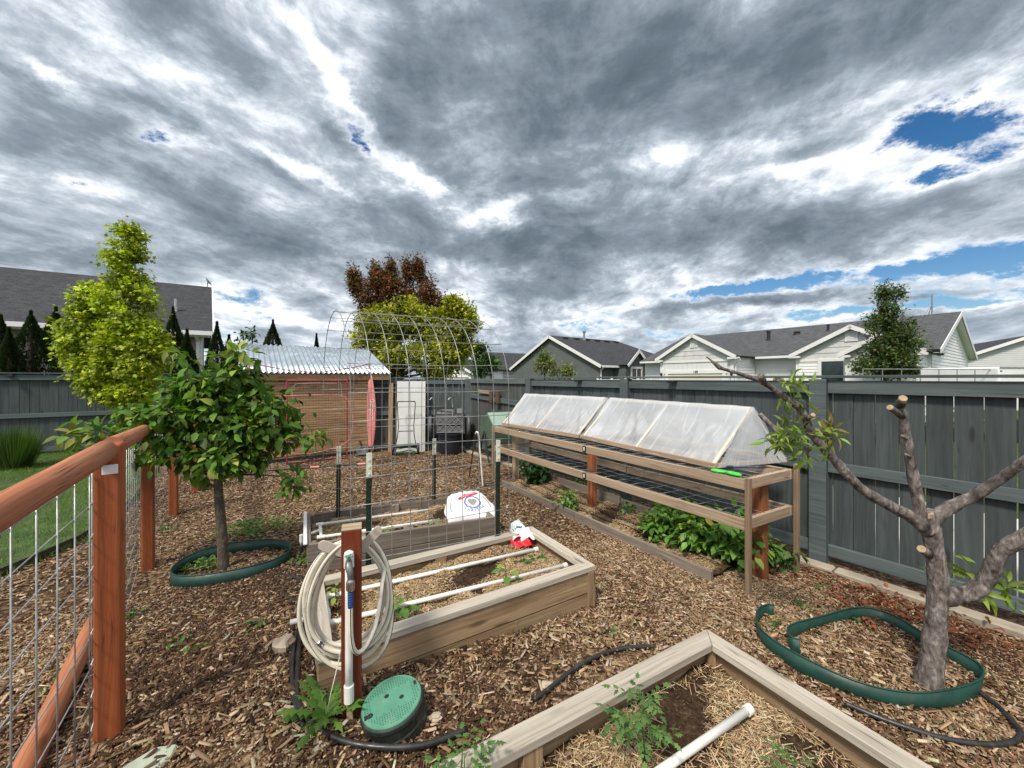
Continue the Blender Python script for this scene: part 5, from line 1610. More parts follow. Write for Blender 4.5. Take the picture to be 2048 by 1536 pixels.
# bin and the tipped cart on it
bn = Vector((-1.42, 8.80, 0)); binr = thing('trash_bin', bn, 'dark plastic bin standing under the tipped black cart', 'bin')
mb = MB(); mb.lathe(bn, [(.24, 0), (.25, .02), (.28, .42), (.30, .43), (.30, .46), (.27, .46), (.24, .05)], 28); mb.build('tub', M['bin'], binr, smooth=False)
ct = Vector((-1.42, 8.78, .47)); cart = thing('garden_cart', ct, 'black plastic garden cart tipped up on the dark bin, ribbed underside out', 'cart')
cx1 = Vector((.985, .17, 0)); cy1 = Vector((-.10, .60, .79)).normalized(); cy1 = (cy1-cx1*cy1.dot(cx1)).normalized(); cz1 = cx1.cross(cy1)
def cq(x, y, z): return ct+cx1*x+cy1*y+cz1*z
mb = MB()
sect = [(-.36, -.02, 0), (.36, -.02, 0), (.33, .46, 0), (-.33, .46, 0)]
def tray(u, v):
    w = .33+.05*v; x = (u-.5)*2*w; 
    return cq(x, -.02+.5*v, .02-.18*(abs(u-.5)*2)**6*.0)
mb.obox(cq(0, .22, 0), cx1*.33, cy1*.26, cz1*.012)
for s in (-1, 1): mb.obox(cq(s*.34, .22, -.14), cx1*.012, cy1*.27, cz1*.15)
mb.obox(cq(0, -.04, -.14), cx1*.34, cy1*.012, cz1*.15); mb.obox(cq(0, .49, -.10), cx1*.34, cy1*.012, cz1*.11)
mb.build('tray', M['cart'], cart, .01)
mb = MB()
for r_ in (0, 1):
    for k in range(4):
        x0 = -.28+k*.14; y0 = .0+r_*.22
        mb.bar(cq(x0, y0, .022), cq(x0+.14, y0+.17, .022), .014, .016, up=cz1); mb.bar(cq(x0+.14, y0, .022), cq(x0, y0+.17, .022), .014, .016, up=cz1)
for y0 in (-.02, .185, .40): mb.bar(cq(-.3, y0, .03), cq(.3, y0, .03), .022, .03, up=cz1)
mb.build('rib', M['cartgrey'], cart)
for s in (-1, 1):
    wc = cq(s*.43, .14, .06)
    mb = MB(); tor = [wc+(cy1*math.cos(a)+cz1*math.sin(a))*.20 for a in np.linspace(0, 2*math.pi, 28)[:-1]]; mb.tube(tor, .040, 10, False, closed=True); mb.build('tyre', M['cartgrey'], cart, smooth=True)
    mb = MB(); mb.lathe(wc-cx1*.02, [(.03, -.01), (.05, 0), (.14, .012), (.14, .028), (.05, .04), (.03, .05)], 20, cx1); mb.build('rim', M['cartgrey'], cart)
mb = MB()
mb.obox(cq(-.02, .56, -.03), cx1*.17, cy1*.10, cz1*.03); mb.obox(cq(.24, .58, -.05), cx1*.08, cy1*.08, cz1*.05); mb.obox(cq(-.24, .56, -.05), cx1*.06, cy1*.07, cz1*.05)
mb.build('seat_pad', M['cartgrey'], cart, .015)
hb = Vector((-1.52, 9.02, 0))
ht = thing('hand_truck', hb, 'hand truck with two curved pale grips standing behind the black cart', 'hand truck')
mb = MB()
for s in (-.15, .28):
    mb.tube(smooth_path([hb+Vector((s-.15, 0, .05)), hb+Vector((s-.15, .03, .9)), hb+Vector((s-.16, .04, 1.16)), hb+Vector((s-.2, .0, 1.27)), hb+Vector((s-.245, -.05, 1.2))], 2), .014, 8)
mb.build('grip_rail', M['galvlight'], ht, smooth=True)
for zz in (1.0, .7):
    mb = MB(); mb.obox(hb+Vector((-.08, .03, zz)), Vector((.24, 0, 0)), Vector((0, .01, 0)), Z*.02); mb.build('crossbar', M['cart'], ht)
mb = MB(); mb.obox(hb+Vector((-.08, -.06, .03)), Vector((.22, 0, 0)), Vector((0, .12, 0)), Z*.006); mb.build('toe_plate', M['cart'], ht)

# composter
cpos = Vector((-.50, 7.62, 0)); comp = thing('compost_tumbler', cpos, 'green tumbling composter with a pale lid at the far end of the shelf', 'composter')
ca_ = Vector((.90, .43, 0)).normalized(); cb_ = Z.cross(ca_)
def hexp(x, k, r=.36, zc=.66):
    a = math.pi/6+k*math.pi/3+.12
    return cpos+ca_*x+cb_*(r*math.cos(a))+Z*(zc+r*math.sin(a))
mb = MB()
for x, rev in ((-.02, False), (.72, True)):
    mb.poly([hexp(x, k) for k in (range(6) if rev else reversed(range(6)))])
for k in range(6):
    mb.poly([hexp(-.02, k), hexp(-.02, k+1), hexp(.72, k+1), hexp(.72, k)])
mb.build('drum', M['tumbler'], comp, .012)
mb = MB()
p = [hexp(.0, 2, .366), hexp(.0, 3, .366), hexp(.70, 3, .366), hexp(.70, 2, .366)]
fk = max(range(6), key=lambda k: ((hexp(0, k)+hexp(0, k+1))/2-(cpos+Z*.66)).dot(-cb_*.6+Z*.8) if cb_.y > 0 else ((hexp(0, k)+hexp(0, k+1))/2-(cpos+Z*.66)).dot(cb_*.6+Z*.8))
mb.slab([hexp(.0, fk, .372), hexp(.0, fk+1, .372), hexp(.70, fk+1, .372), hexp(.70, fk, .372)], .006)
mb.build('lid', M['tumblerlid'], comp)
mb = MB(); m0 = (hexp(.42, fk, .38)+hexp(.42, fk+1, .38))/2
mb.tube([m0-ca_*.08, m0-ca_*.08+Z*.03-cb_*.02, m0+ca_*.08+Z*.03-cb_*.02, m0+ca_*.08], .009, 8); mb.build('lid_handle', M['black'], comp)
for x in (-.06, .76):
    for s in (-1, 1):
        mb = MB(); mb.tube([cpos+ca_*x+Z*.66, cpos+ca_*x+cb_*.3*s], .016, 8); mb.build('stand_leg', M['black'], comp)
mb = MB()
for k in range(6):
    for t in (.2, .5, .8):
        q0 = hexp(-.026, k, .33).lerp(hexp(-.026, k+1, .33), t); mb.obox(q0, ca_*.003, cb_*.006, Z*.006)
mb.build('rivet', M['galvlight'], comp)
# small trestle with a white leg
tr0 = G(966, 975); tr = thing('folding_stand', tr0, 'folding stand with one white bent tube leg and brown legs beyond the shelf end', 'stand')
tp0 = at(957, 866, tr0.y-.0)
mb = MB(); mb.tube(smooth_path([tr0, tr0.lerp(tp0, .85), tp0+Vector((0, 0, .0)), tp0+Vector((-.035, .03, .02)), tp0+Vector((-.05, .05, -.02))], 2), .012, 8); mb.build('white_leg', M['pvc'], tr, smooth=True)
mb = MB(); l0 = G(938, 955); mb.tube([l0, tp0+Vector((-.05, .06, -.03))], .012, 6); l1_ = G(986, 948); mb.tube([l0+Z*.05, l1_+Z*.2], .009, 6); mb.build('brown_leg', M['twig'], tr)
# ---------------------------------------------------------------- houses beyond the fence
class Frame:
    def __init__(s, O, ex, ey, rot=None):
        s.O = Vector(O); s.ex = Vector(ex).normalized(); s.ey = Vector(ey).normalized()
    def __call__(s, x, y, z=0): return s.O+s.ex*x+s.ey*y+Z*z
def rake(mb, a, b, w=.17, t=.03, out=Vector((0, 0, 0))):
    """a bargeboard from a to b hanging below the roof edge"""
    d = (b-a).normalized(); n = out.normalized(); up = n.cross(d)
    if up.z < 0: up = -up
    mb.obox((a+b)/2-up*w*.5+n*t/2, d*(b-a).length/2, n*t/2, up*w/2)
def gable_roof(root, F, x0, x1, y0, yr, y1, ze, zr, mat, thick=.12, name='roof', y_r2=None):
    """two slopes; ridge along x at y=yr"""
    mb = MB()
    mb.slab([F(x0, y0, ze), F(x1, y0, ze), F(x1, yr, zr), F(x0, yr, zr)], thick)
    if y1 is not None: mb.slab([F(x1, y1, ze), F(x0, y1, ze), F(x0, yr, zr), F(x1, yr, zr)], thick)
    return mb.build(name, mat, root)
def window(root, F, c, u, w, h, panes=1, name='window', fw=.1, out=None, glass=True):
    """c centre on the wall, u along the wall, out outward normal"""
    mb = MB(); u = u.normalized()
    c = c+out*.02
    for s in (-1, 1):
        mb.obox(c+u*s*(w/2+fw/2), u*fw/2, out*.03, Z*(h/2+fw))
        mb.obox(c+Z*s*(h/2+fw/2), u*w/2, out*.03, Z*fw/2)
    for i in range(1, panes): mb.obox(c+u*(-w/2+w*i/panes), u*.025, out*.025, Z*h/2)
    o = mb.build(name, M['trim'], root, .004)
    g = MB(); g.obox(c-out*.015, u*w/2, out*.008, Z*h/2); g.build('pane', M['glass'], o)
    return o

# white ranch house on the right
WH = Frame((22.3, 19.5, 0), -FD*-1*-1, FN*-1)      # x runs away along the house (to the left), y comes towards the eye
WH = Frame((22.3, 19.5, 0), Vector((-.5705, .8214, 0)), Vector((-.8214, -.5705, 0)))
wh = thing('ranch_house', WH(0, 0), 'white sided ranch house with a grey shingle roof, garage and three front gables', 'house')
ox, oy = WH.ex, WH.ey
ZR, ZE = 5.05, 2.93
mb = MB(); mb.slab([WH(-.3, 5.75, ZE), WH(14.5, 5.75, ZE), WH(14.5, 0, ZR), WH(-.3, 0, ZR)], .1); mb.slab([WH(14.5, -5.75, ZE), WH(-.3, -5.75, ZE), WH(-.3, 0, ZR), WH(14.5, 0, ZR)], .1)
mb.build('roof', M['shingle'], wh)
def laps(mb, pts, out, pitch, proud=.022):
    """real overlapping boards over a convex wall outline"""
    out = out.normalized(); e = Z.cross(out).normalized(); o = pts[0]
    P = [((p-o).dot(e), p.z) for p in pts]
    z = min(p[1] for p in P); zt = max(p[1] for p in P)
    def span(h):
        xs = []
        for i in range(len(P)):
            (xa, za), (xb, zb) = P[i], P[(i+1) % len(P)]
            if (za-h)*(zb-h) <= 0 and za != zb: xs.append(xa+(xb-xa)*(h-za)/(zb-za))
        return (min(xs), max(xs)) if len(xs) > 1 else None
    base = o-Z*o.z
    while z < zt-.03:
        h = min(pitch, zt-z-.01)
        a, b = span(z+.004), span(z+h-.002)
        if a and b:
            q = len(mb.v)
            L = [base+e*a[0]+Z*z+out*proud, base+e*a[1]+Z*z+out*proud, base+e*b[1]+Z*(z+h)+out*.002, base+e*b[0]+Z*(z+h)+out*.002, base+e*a[0]+Z*z, base+e*a[1]+Z*z]
            mb.v += L; mb.face((q, q+1, q+2, q+3)); mb.face((q+4, q+5, q+1, q))
        z += pitch
LAP = {'sidingwhite': .155, 'sidinggrey': .155, 'shake': .27}
def wall(pts, mat, out, nm='wall', t=.15, root=wh):
    mb = MB(); mb.wall(pts, t, out)
    for k, pit in LAP.items():
        if M[k] is mat: laps(mb, [Vector(p) for p in pts], out, pit)
    return mb.build(nm, mat, root)
# end gable wall (facing right) and its trim
wall([WH(0, 5.3, 0), WH(0, -5.3, 0), WH(0, -5.3, ZE+.05), WH(0, 0, ZR-.14), WH(0, 5.3, ZE+.05)], M['sidingwhite'], -ox, 'gable_wall')
mb = MB(); rake(mb, WH(-.31, 5.78, ZE), WH(-.31, 0, ZR), .2, .03, -ox); rake(mb, WH(-.31, -5.78, ZE), WH(-.31, 0, ZR), .2, .03, -ox); mb.build('bargeboard', M['trim'], wh)
mb = MB(); mb.slab([WH(-.29, 5.7, ZE-.14), WH(0, 5.7, ZE-.14), WH(0, 0, ZR-.2), WH(-.29, 0, ZR-.2)], .02); mb.slab([WH(-.29, -5.7, ZE-.14), WH(0, -5.7, ZE-.14), WH(0, 0, ZR-.2), WH(-.29, 0, ZR-.2)], .02); mb.build('soffit', M['trim'], wh)
# front walls
wall([WH(-.0, 5.2, 0), WH(14.4, 5.2, 0), WH(14.4, 5.2, ZE-.1), WH(0, 5.2, ZE-.1)], M['sidingwhite'], oy, 'front_wall')
def front_gable(x0, x1, yf, za, yback, gmat, lmat, ztrim, vent=True, ov=.22, ze=ZE):
    """a gabled block standing forward of the front wall"""
    xm = (x0+x1)/2
    mb = MB()
    sl_ = (za-ze)/((x1-x0)/2)
    mb.slab([WH(x0-ov*.0, yf+ov, ze), WH(xm, yf+ov, za), WH(xm, yback, za), WH(x0, yback, ze)], .1)
    mb.slab([WH(x1, yf+ov, ze), WH(xm, yf+ov, za), WH(xm, yback, za), WH(x1, yback, ze)], .1)
    mb.build('gable_roof', M['shingle'], wh)
    mb = MB(); rake(mb, WH(x0-.02, yf+ov, ze), WH(xm, yf+ov, za+.012), .19, .035, oy); rake(mb, WH(x1+.02, yf+ov, ze), WH(xm, yf+ov, za+.012), .19, .035, oy)
    for xx, s in ((x0, 1), (x1, -1)): mb.obox(WH(xx+s*.22, yf+ov*.5, ze-.13), ox*.24, oy*ov*.6, Z*.05)
    mb.build('bargeboard', M['trim'], wh)
    wi = .25
    wall([WH(x0+wi, yf, ztrim+.06), WH(x1-wi, yf, ztrim+.06), WH(x1-wi, yf, ze+wi*sl_-.12), WH(xm, yf, za-.12), WH(x0+wi, yf, ze+wi*sl_-.12)], gmat, oy, 'gable_wall', .12)
    wall([WH(x0+wi, yf-.02, 0), WH(x1-wi, yf-.02, 0), WH(x1-wi, yf-.02, ztrim-.06), WH(x0+wi, yf-.02, ztrim-.06)], lmat, oy, 'front_wall', .12)
    for xx, s in ((x0+wi, -1), (x1-wi, 1)):
        wall([WH(xx, yf-.03, 0), WH(xx, yback, 0), WH(xx, yback, ze-.02), WH(xx, yf-.03, ze-.02)], M['sidingwhite'], ox*s, 'side_wall', .1)
    mb = MB(); mb.obox(WH(xm, yf-.005, ztrim), ox*((x1-x0)/2-wi+.03), oy*.03, Z*.07)
    for xx in (x0+wi+.05, x1-wi-.05): mb.obox(WH(xx, yf-.003, (ztrim-.07)/2), ox*.07, oy*.028, Z*(ztrim-.07)/2)
    mb.build('corner_trim', M['trim'], wh)
    if vent:
        mb = MB(); mb.obox(WH(xm, yf+.02, ze+.62*(za-ze)-.02), ox*.24, oy*.03, Z*.26); o = mb.build('gable_vent', M['trim'], wh, .01)
        g = MB()
        for k in range(6): g.obox(WH(xm, yf+.045, ze+.62*(za-ze)-.2+k*.07), ox*.17, oy*.012, Z*.012)
        g.build('louvre', M['sidinggrey'], o)
front_gable(6.7, 11.6, 7.8, 4.30, 1.0, M['shake'], M['batten'], 2.72)
front_gable(.03, 4.93, 5.95, 4.22, 1.0, M['shake'], M['sidingwhite'], 2.62)
front_gable(-.13, 2.68, 7.0, 3.62, 3.2, M['shake'], M['batten'], 2.55, False, ze=2.83)
# garage door, number, lamps
mb = MB(); gx0, gx1 = 7.5, 10.85
for xx in (gx0-.08, gx1+.08): mb.obox(WH(xx, 7.80, 1.0), ox*.09, oy*.03, Z*1.0)
mb.obox(WH((gx0+gx1)/2, 7.80, 2.09), ox*((gx1-gx0)/2+.25), oy*.035, Z*.1); mb.build('garage_trim', M['trim'], wh)
mb = MB(); mb.wall([WH(gx0, 7.79, 0), WH(gx1, 7.79, 0), WH(gx1, 7.79, 1.98), WH(gx0, 7.79, 1.98)], .05, oy); mb.build('garage_door', M['garage'], wh)
textmesh('house_number', '168', .2, M['black'], wh, WH(9.05, 7.85, 2.09), -ox, Z, .004)
for xx in (7.0, 11.25):
    mb = MB(); mb.lathe(WH(xx, 7.9, 1.85), [(.03, 0), (.07, .05), (.07, .16), (.02, .22)], 10); mb.build('porch_lamp', M['black'], wh)
# entry recess, door and wreath
dc = WH(5.75, 5.23, 1.05)
mb = MB()
for s in (-1, 1): mb.obox(dc+ox*s*.53, ox*.07, oy*.04, Z*1.08)
mb.obox(dc+Z*1.1, ox*.6, oy*.04, Z*.07); mb.obox(dc, ox*.46, oy*.02, Z*1.03); dr_ = mb.build('front_door', M['white'], wh, .005)
mb = MB(); wc = dc+oy*.06+Z*.5; mb.tube([wc+(ox*math.cos(a)+Z*math.sin(a))*.22 for a in np.linspace(0, 2*math.pi, 20)[:-1]], .075, 8, False, closed=True); mb.build('door_wreath', M['wreath'], dr_)
window(wh, WH, WH(2.75, 5.95, 1.86), -ox, 1.75, 1.35, 2, out=oy, fw=.14)
# gutters and downpipes
mb = MB(); mb.obox(WH(5.8, 5.78, ZE-.07), ox*.9, oy*.06, Z*.06); mb.obox(WH(13, 5.78, ZE-.07), ox*1.4, oy*.06, Z*.06)
mb.tube([WH(6.62, 7.9, ZE-.1), WH(6.6, 7.8, ZE-.25), WH(6.86, 7.72, ZE-.4), WH(6.86, 7.72, 0)], .04, 8); mb.build('gutter', M['trim'], wh)
for (x, y, h, r) in ((7.3, 2.6, .55, .1), (4.6, 1.6, .35, .06), (6.1, 1.7, .12, .14)):
    zz = ZR-(ZR-ZE)*y/5.75
    mb = MB(); mb.lathe(WH(x, y, zz-.05), [(r*1.6, 0), (r*1.5, .06), (r, .09), (r, h), (r*1.25, h), (r*1.25, h+.08)], 12); mb.build('roof_vent', M['black'], wh)
an = MB(); an.tube([WH(.7, 0, ZR-.05), WH(.7, 0, ZR+1.05)], .03, 6); an.tube([WH(.7, 0, ZR+.5), WH(1.0, .3, ZR-.1)], .015, 5); an.tube([WH(.7, 0, ZR+.5), WH(.9, -.3, ZR-.1)], .015, 5); an.build('antenna_mast', M['galv'], wh)

# dark green house, centre
GH = Frame((3.44, 34, 0), FN, Vector((.5705, -.8214, 0)))
gh = thing('house', GH(0, 0), 'dark green stucco house with a charcoal roof and white trim left of the white house', 'house')
gx, gy = GH.ex, GH.ey
mb = MB(); mb.slab([GH(-.25, 6.1, 2.7), GH(12.5, 6.1, 2.7), GH(8.6, 0, 5.5), GH(-.25, 0, 5.5)], .1); mb.slab([GH(12.5, -6.1, 2.7), GH(-.25, -6.1, 2.7), GH(-.25, 0, 5.5), GH(8.6, 0, 5.5)], .1)
mb.slab([GH(12.5, 6.1, 2.7), GH(12.5, -6.1, 2.7), GH(8.6, 0, 5.5)], .1); mb.build('roof', M['shingledark'], gh)
wall([GH(0, 5.7, 0), GH(0, -5.7, 0), GH(0, -5.7, 2.75), GH(0, 0, 5.3), GH(0, 5.7, 2.75)], M['stuccogreen'], -gx, 'gable_wall', .15, gh)
wall([GH(0, 5.6, 0), GH(12, 5.6, 0), GH(12, 5.6, 2.7), GH(0, 5.6, 2.7)], M['stuccogreen'], gy, 'side_wall', .15, gh)
mb = MB(); rake(mb, GH(-.26, 6.12, 2.7), GH(-.26, 0, 5.51), .24, .04, -gx); rake(mb, GH(-.26, -6.12, 2.7), GH(-.26, 0, 5.51), .24, .04, -gx)
mb.obox(GH(6.1, 6.15, 2.62), gx*6.3, gy*.05, Z*.08); mb.tube([GH(.1, 6.1, 2.6), GH(.1, 5.72, 2.35), GH(.1, 5.72, 0)], .06, 8); mb.build('bargeboard', M['trim'], gh)
# its little front gable
gb0, gb1, gyf = 1.5, 4.3, 6.9
mb = MB(); xm = (gb0+gb1)/2
mb.slab([GH(gb0, gyf+.2, 2.75), GH(xm, gyf+.2, 3.95), GH(xm, 3.4, 3.95), GH(gb0, 5.9, 2.75)], .1); mb.slab([GH(gb1, gyf+.2, 2.75), GH(xm, gyf+.2, 3.95), GH(xm, 3.4, 3.95), GH(gb1, 5.9, 2.75)], .1); mb.build('gable_roof', M['shingledark'], gh)
wall([GH(gb0+.2, gyf, 0), GH(gb1-.2, gyf, 0), GH(gb1-.2, gyf, 2.8), GH(xm, gyf, 3.82), GH(gb0+.2, gyf, 2.8)], M['stuccogreen'], gy, 'gable_wall', .15, gh)
wall([GH(gb0+.2, gyf, 0), GH(gb0+.2, 5.6, 0), GH(gb0+.2, 5.6, 2.75), GH(gb0+.2, gyf, 2.75)], M['stuccogreen'], -gx, 'side_wall', .1, gh)
mb = MB(); rake(mb, GH(gb0-.05, gyf+.2, 2.72), GH(xm, gyf+.2, 3.97), .2, .04, gy); rake(mb, GH(gb1+.05, gyf+.2, 2.72), GH(xm, gyf+.2, 3.97), .2, .04, gy); mb.build('bargeboard', M['trim'], gh)
window(gh, GH, GH(2.8, gyf, 1.6), gx, 1.1, 1.7, 2, out=gy, fw=.16); window(gh, GH, GH(5.5, 5.6, 1.5), gx, 1.6, 1.5, 3, out=gy, fw=.14); window(gh, GH, GH(8.0, 5.6, 1.5), gx, 1.4, 1.5, 2, out=gy, fw=.14)
mb = MB()
for k in range(6): mb.obox(GH(1.2+k*1.35, .55, 5.5-.25-.02+.06), gx*.25, gy*.16, Z*.07)
mb.build('roof_vent', M['black'], gh)
mb = MB(); mb.lathe(GH(3.6, .5, 5.2), [(.2, 0), (.2, .1), (.1, .14), (.1, .75), (.16, .75), (.16, .9)], 12); mb.lathe(GH(6.2, 4.0, 3.6), [(.06, 0), (.06, .5)], 8); mb.build('flue_pipe', M['galv'], gh)
# grey roofed house at the left
LE1 = Vector((.857, .515, 0)).normalized(); LE2 = Vector((-.62, .785, 0)).normalized(); LO = Vector((-10.97, 14.1, 0)); out2 = Vector((.515, -.857, 0))
lh = thing('house', LO, 'long beige house with a grey shingle roof behind the arborvitae at left', 'house')
def LHp(s, t, z): return LO-LE1*s+LE2*t+Z*z
mb = MB(); mb.slab([LHp(0, 0, 3.42), LHp(13, 0, 3.42), LHp(13, 4.5, 5.88), LHp(0, 4.5, 5.88)], .1); mb.slab([LHp(13, 9, 3.42), LHp(0, 9, 3.42), LHp(0, 4.5, 5.88), LHp(13, 4.5, 5.88)], .1); mb.build('roof', M['shingledark'], lh)
wall([LHp(.35, .45, 0), LHp(13, .45, 0), LHp(13, .45, 3.4), LHp(.35, .45, 3.4)], M['stuccobeige'], out2, 'front_wall', .2, lh)
wall([LHp(.3, .5, 0), LHp(.3, 8.5, 0), LHp(.3, 8.5, 3.5), LHp(.3, 4.5, 5.7), LHp(.3, .5, 3.5)], M['stuccobeige'], LE1, 'gable_wall', .2, lh)
mb = MB(); mb.obox(LHp(6.5, -.06, 3.34), LE1*6.55, out2*.06, Z*.075); mb.obox(LHp(6.5, .2, 3.24), LE1*6.4, out2*.2, Z*.02)
rake(mb, LHp(-.02, 0, 3.42), LHp(-.02, 4.5, 5.9), .2, .04, LE1); mb.tube([LHp(.5, -.05, 3.3), LHp(.42, .35, 3.05), LHp(.42, .38, 0)], .06, 8)
mb.obox(LHp(.36, .42, 1.7), LE1*.07, out2*.03, Z*1.6); mb.build('gutter', M['trim'], lh)
mb = MB()
for s, t in ((2.2, 4.2), (7.4, 4.2)): mb.obox(LHp(s, t, 5.75), LE1*.25, LE2*.13, Z*.08)
mb.build('roof_vent', M['black'], lh)
mb = MB(); mb.lathe(LHp(11.6, 4.2, 5.6), [(.3, 0), (.28, .12), (.13, .2), (.13, .8), (.2, .8), (.2, 1.0)], 14); mb.lathe(LHp(1.1, 1.6, 4.2), [(.12, 0), (.06, .06), (.06, .55)], 10); mb.build('flue_pipe', M['galvlight'], lh)
def dish(p, d, nm):
    mb = MB(); d = d.normalized(); mb.lathe(p+Z*.3, [(.01, 0), (.09, .012), (.16, .04), (.185, .07), (.175, .072), (.0, .015)], 20, d, cap=False); mb.tube([p, p+Z*.2, p+Z*.3], .02, 6); mb.tube([p+Z*.2, p+Z*.25+d*.2], .01, 5); mb.build(nm, M['galvlight'], lh)
dish(LHp(.15, 4.5, 5.8), Vector((.7, .3, .5)), 'satellite_dish'); dish(LHp(9.6, 4.5, 5.75), Vector((.6, -.6, .5)), 'satellite_dish')
window(lh, None, LHp(9.7, .45, 2.2), LE1, 2.6, 1.5, 2, out=out2, fw=.12)
# small distant houses
def cottage(name, O, ex, label, W_=7, D_=6, ze=2.7, zr=4.6, wallm='sidingwhite', roofm='shingledark', wins=True):
    ex = Vector(ex).normalized(); ey = Z.cross(ex)
    if ey.y > 0: ey = -ey
    F = Frame(O, ex, ey); root = thing(name, O, label, 'house')
    mb = MB(); mb.slab([F(-.3, D_/2+.4, ze), F(W_+.3, D_/2+.4, ze), F(W_+.3, 0, zr), F(-.3, 0, zr)], .1); mb.slab([F(W_+.3, -D_/2-.4, ze), F(-.3, -D_/2-.4, ze), F(-.3, 0, zr), F(W_+.3, 0, zr)], .1); mb.build('roof', M[roofm], root)
    for x, s in ((0, -1), (W_, 1)):
        wall([F(x, D_/2, 0), F(x, -D_/2, 0), F(x, -D_/2, ze+.1), F(x, 0, zr-.15), F(x, D_/2, ze+.1)], M[wallm], F.ex*s, 'gable_wall', .15, root)
        mb = MB(); rake(mb, F(x+s*.31, D_/2+.42, ze), F(x+s*.31, 0, zr+.02), .22, .04, F.ex*s); rake(mb, F(x+s*.31, -D_/2-.42, ze), F(x+s*.31, 0, zr+.02), .22, .04, F.ex*s); mb.build('bargeboard', M['trim'], root)
    wall([F(0, D_/2, 0), F(W_, D_/2, 0), F(W_, D_/2, ze), F(0, D_/2, ze)], M[wallm], F.ey, 'front_wall', .15, root)
    if wins:
        for k in range(2): window(root, F, F(W_*(.3+.4*k), D_/2, 1.9), F.ex, 1.5, 1.2, 2, out=F.ey, fw=.14)
    return root, F
cottage('house', at(958, 757, 46)*Vector((1, 1, 0))+Vector((0, 0, 0)), (.8, .5, 0), 'distant pale house with a dark roof left of the dark green house', 6.5, 7, 2.7, 4.9)
cottage('house', at(893, 757, 38)*Vector((1, 1, 0)), (.25, .97, 0), 'distant white gabled house partly behind the yellow tree', 7, 5.2, 2.2, 3.9, wins=False)
rfar, RF = cottage('house', at(2062, 757, 28)*Vector((1, 1, 0)), (.55, .83, 0), 'grey sided house at the far right edge beyond the trailer', 9, 7, 3.2, 4.9, 'sidinggrey')
# its brown porch side
mb = MB(); c = at(1998, 757, 33)*Vector((1, 1, 0)); mb.box(c+Z*1.15, (3.6, 3, 2.3), .6); mb.build('porch_wall', M['brown'], rfar)
mb = MB(); mb.slab([c+Vector((-2.4, -1.2, 2.35)), c+Vector((2.2, -1.8, 3.9)), c+Vector((3.2, 1.8, 3.9)), c+Vector((-1.4, 2.4, 2.35))], .15); mb.build('porch_roof', M['trim'], rfar)
bh = MB()
cottage('house', at(500, 757, 24)*Vector((1, 1, 0)), (.86, .5, 0), 'low dark roofed house peeping over the metal shed roof', 8, 5, 2.3, 3.55, 'stuccobeige', wins=False)
# white trailer and its rail fence beyond the right hand boards
tl = at(1966, 757, 11)*Vector((1, 1, 0)); trd = Vector((.96, .1, 0)).normalized(); trn = Z.cross(trd)
tl_ = thing('cargo_trailer', tl, 'white box trailer with small red marker lights showing above the right fence', 'trailer')
mb = MB(); mb.obox(tl+Z*1.42, trd*.88, trn*.9, Z*.585); mb.build('box', M['white'], tl_, .05, seg=3)
mb = MB(); mb.obox(tl+Z*1.99-trn*.91, trd*.87, trn*.012, Z*.012); mb.build('top_rail', M['galvlight'], tl_)
mb = MB()
for x in (-.83, -.07, .0, .07, .8): mb.obox(tl+trd*x+Z*1.90-trn*.906, trd*.022, trn*.01, Z*.011)
mb.build('marker_light', plain('red_marker', (.3, .02, .01), .3), tl_)
for x in (-.4, .4):
    mb = MB(); wc = tl+trd*x-trn*.8+Z*.33; mb.lathe(wc, [(.12, -.1), (.3, -.1), (.33, -.05), (.33, .05), (.3, .1), (.12, .1)], 20, trn); mb.build('wheel', M['cart'], tl_)
ur = thing('utility_trailer', at(1850, 757, 9.6)*Vector((1, 1, 0)), 'thin grey railed trailer side showing above the fence before the columnar tree', 'trailer')
mb = MB(); a, b = at(1726, 738, 9.6), at(1985, 739, 10.2)
mb.tube([a, b], .012, 6)
for k in range(8):
    p = a.lerp(b, k/7); mb.tube([p, Vector((p.x, p.y, .6))], .010, 6)
mb.bar(Vector((a.x, a.y, .6)), Vector((b.x, b.y, .6)), .06, .06); mb.build('side_rail', M['galv'], ur)
mb = MB(); n_ = Vector((-(b-a).y, (b-a).x, 0)).normalized(); mb.slab([Vector((a.x, a.y, .58)), Vector((b.x, b.y, .58)), Vector((b.x, b.y, .58))+n_*1.4, Vector((a.x, a.y, .58))+n_*1.4], .05); mb.build('deck', M['oldwood'], ur)
for t in (.4, .6):
    mb = MB(); p = a.lerp(b, t); mb.lathe(Vector((p.x, p.y, .3)), [(.1, -.08), (.27, -.08), (.3, 0), (.27, .08), (.1, .08)], 18, n_); mb.build('wheel', M['cart'], ur)
vf = thing('vinyl_fence', at(1200, 757, 24)*Vector((1, 1, 0)), 'low white vinyl fence in front of the dark green house', 'fence')
mb = MB(); a, b = at(1195, 757, 24.5), at(1325, 757, 27.5); a.z = b.z = 0
for k in range(6):
    p = a.lerp(b, k/5); mb.obox(p+Z*.86, Vector((.06, 0, 0)), Vector((0, .06, 0)), Z*.86); mb.lathe(p+Z*1.72, [(.09, 0), (.09, .03), (.0, .12)], 4)
mb.build('post', M['trim'], vf)
mb = MB(); mb.bar(a+Z*.9, b+Z*.9, .03, 1.5); mb.build('panel', M['trim'], vf)
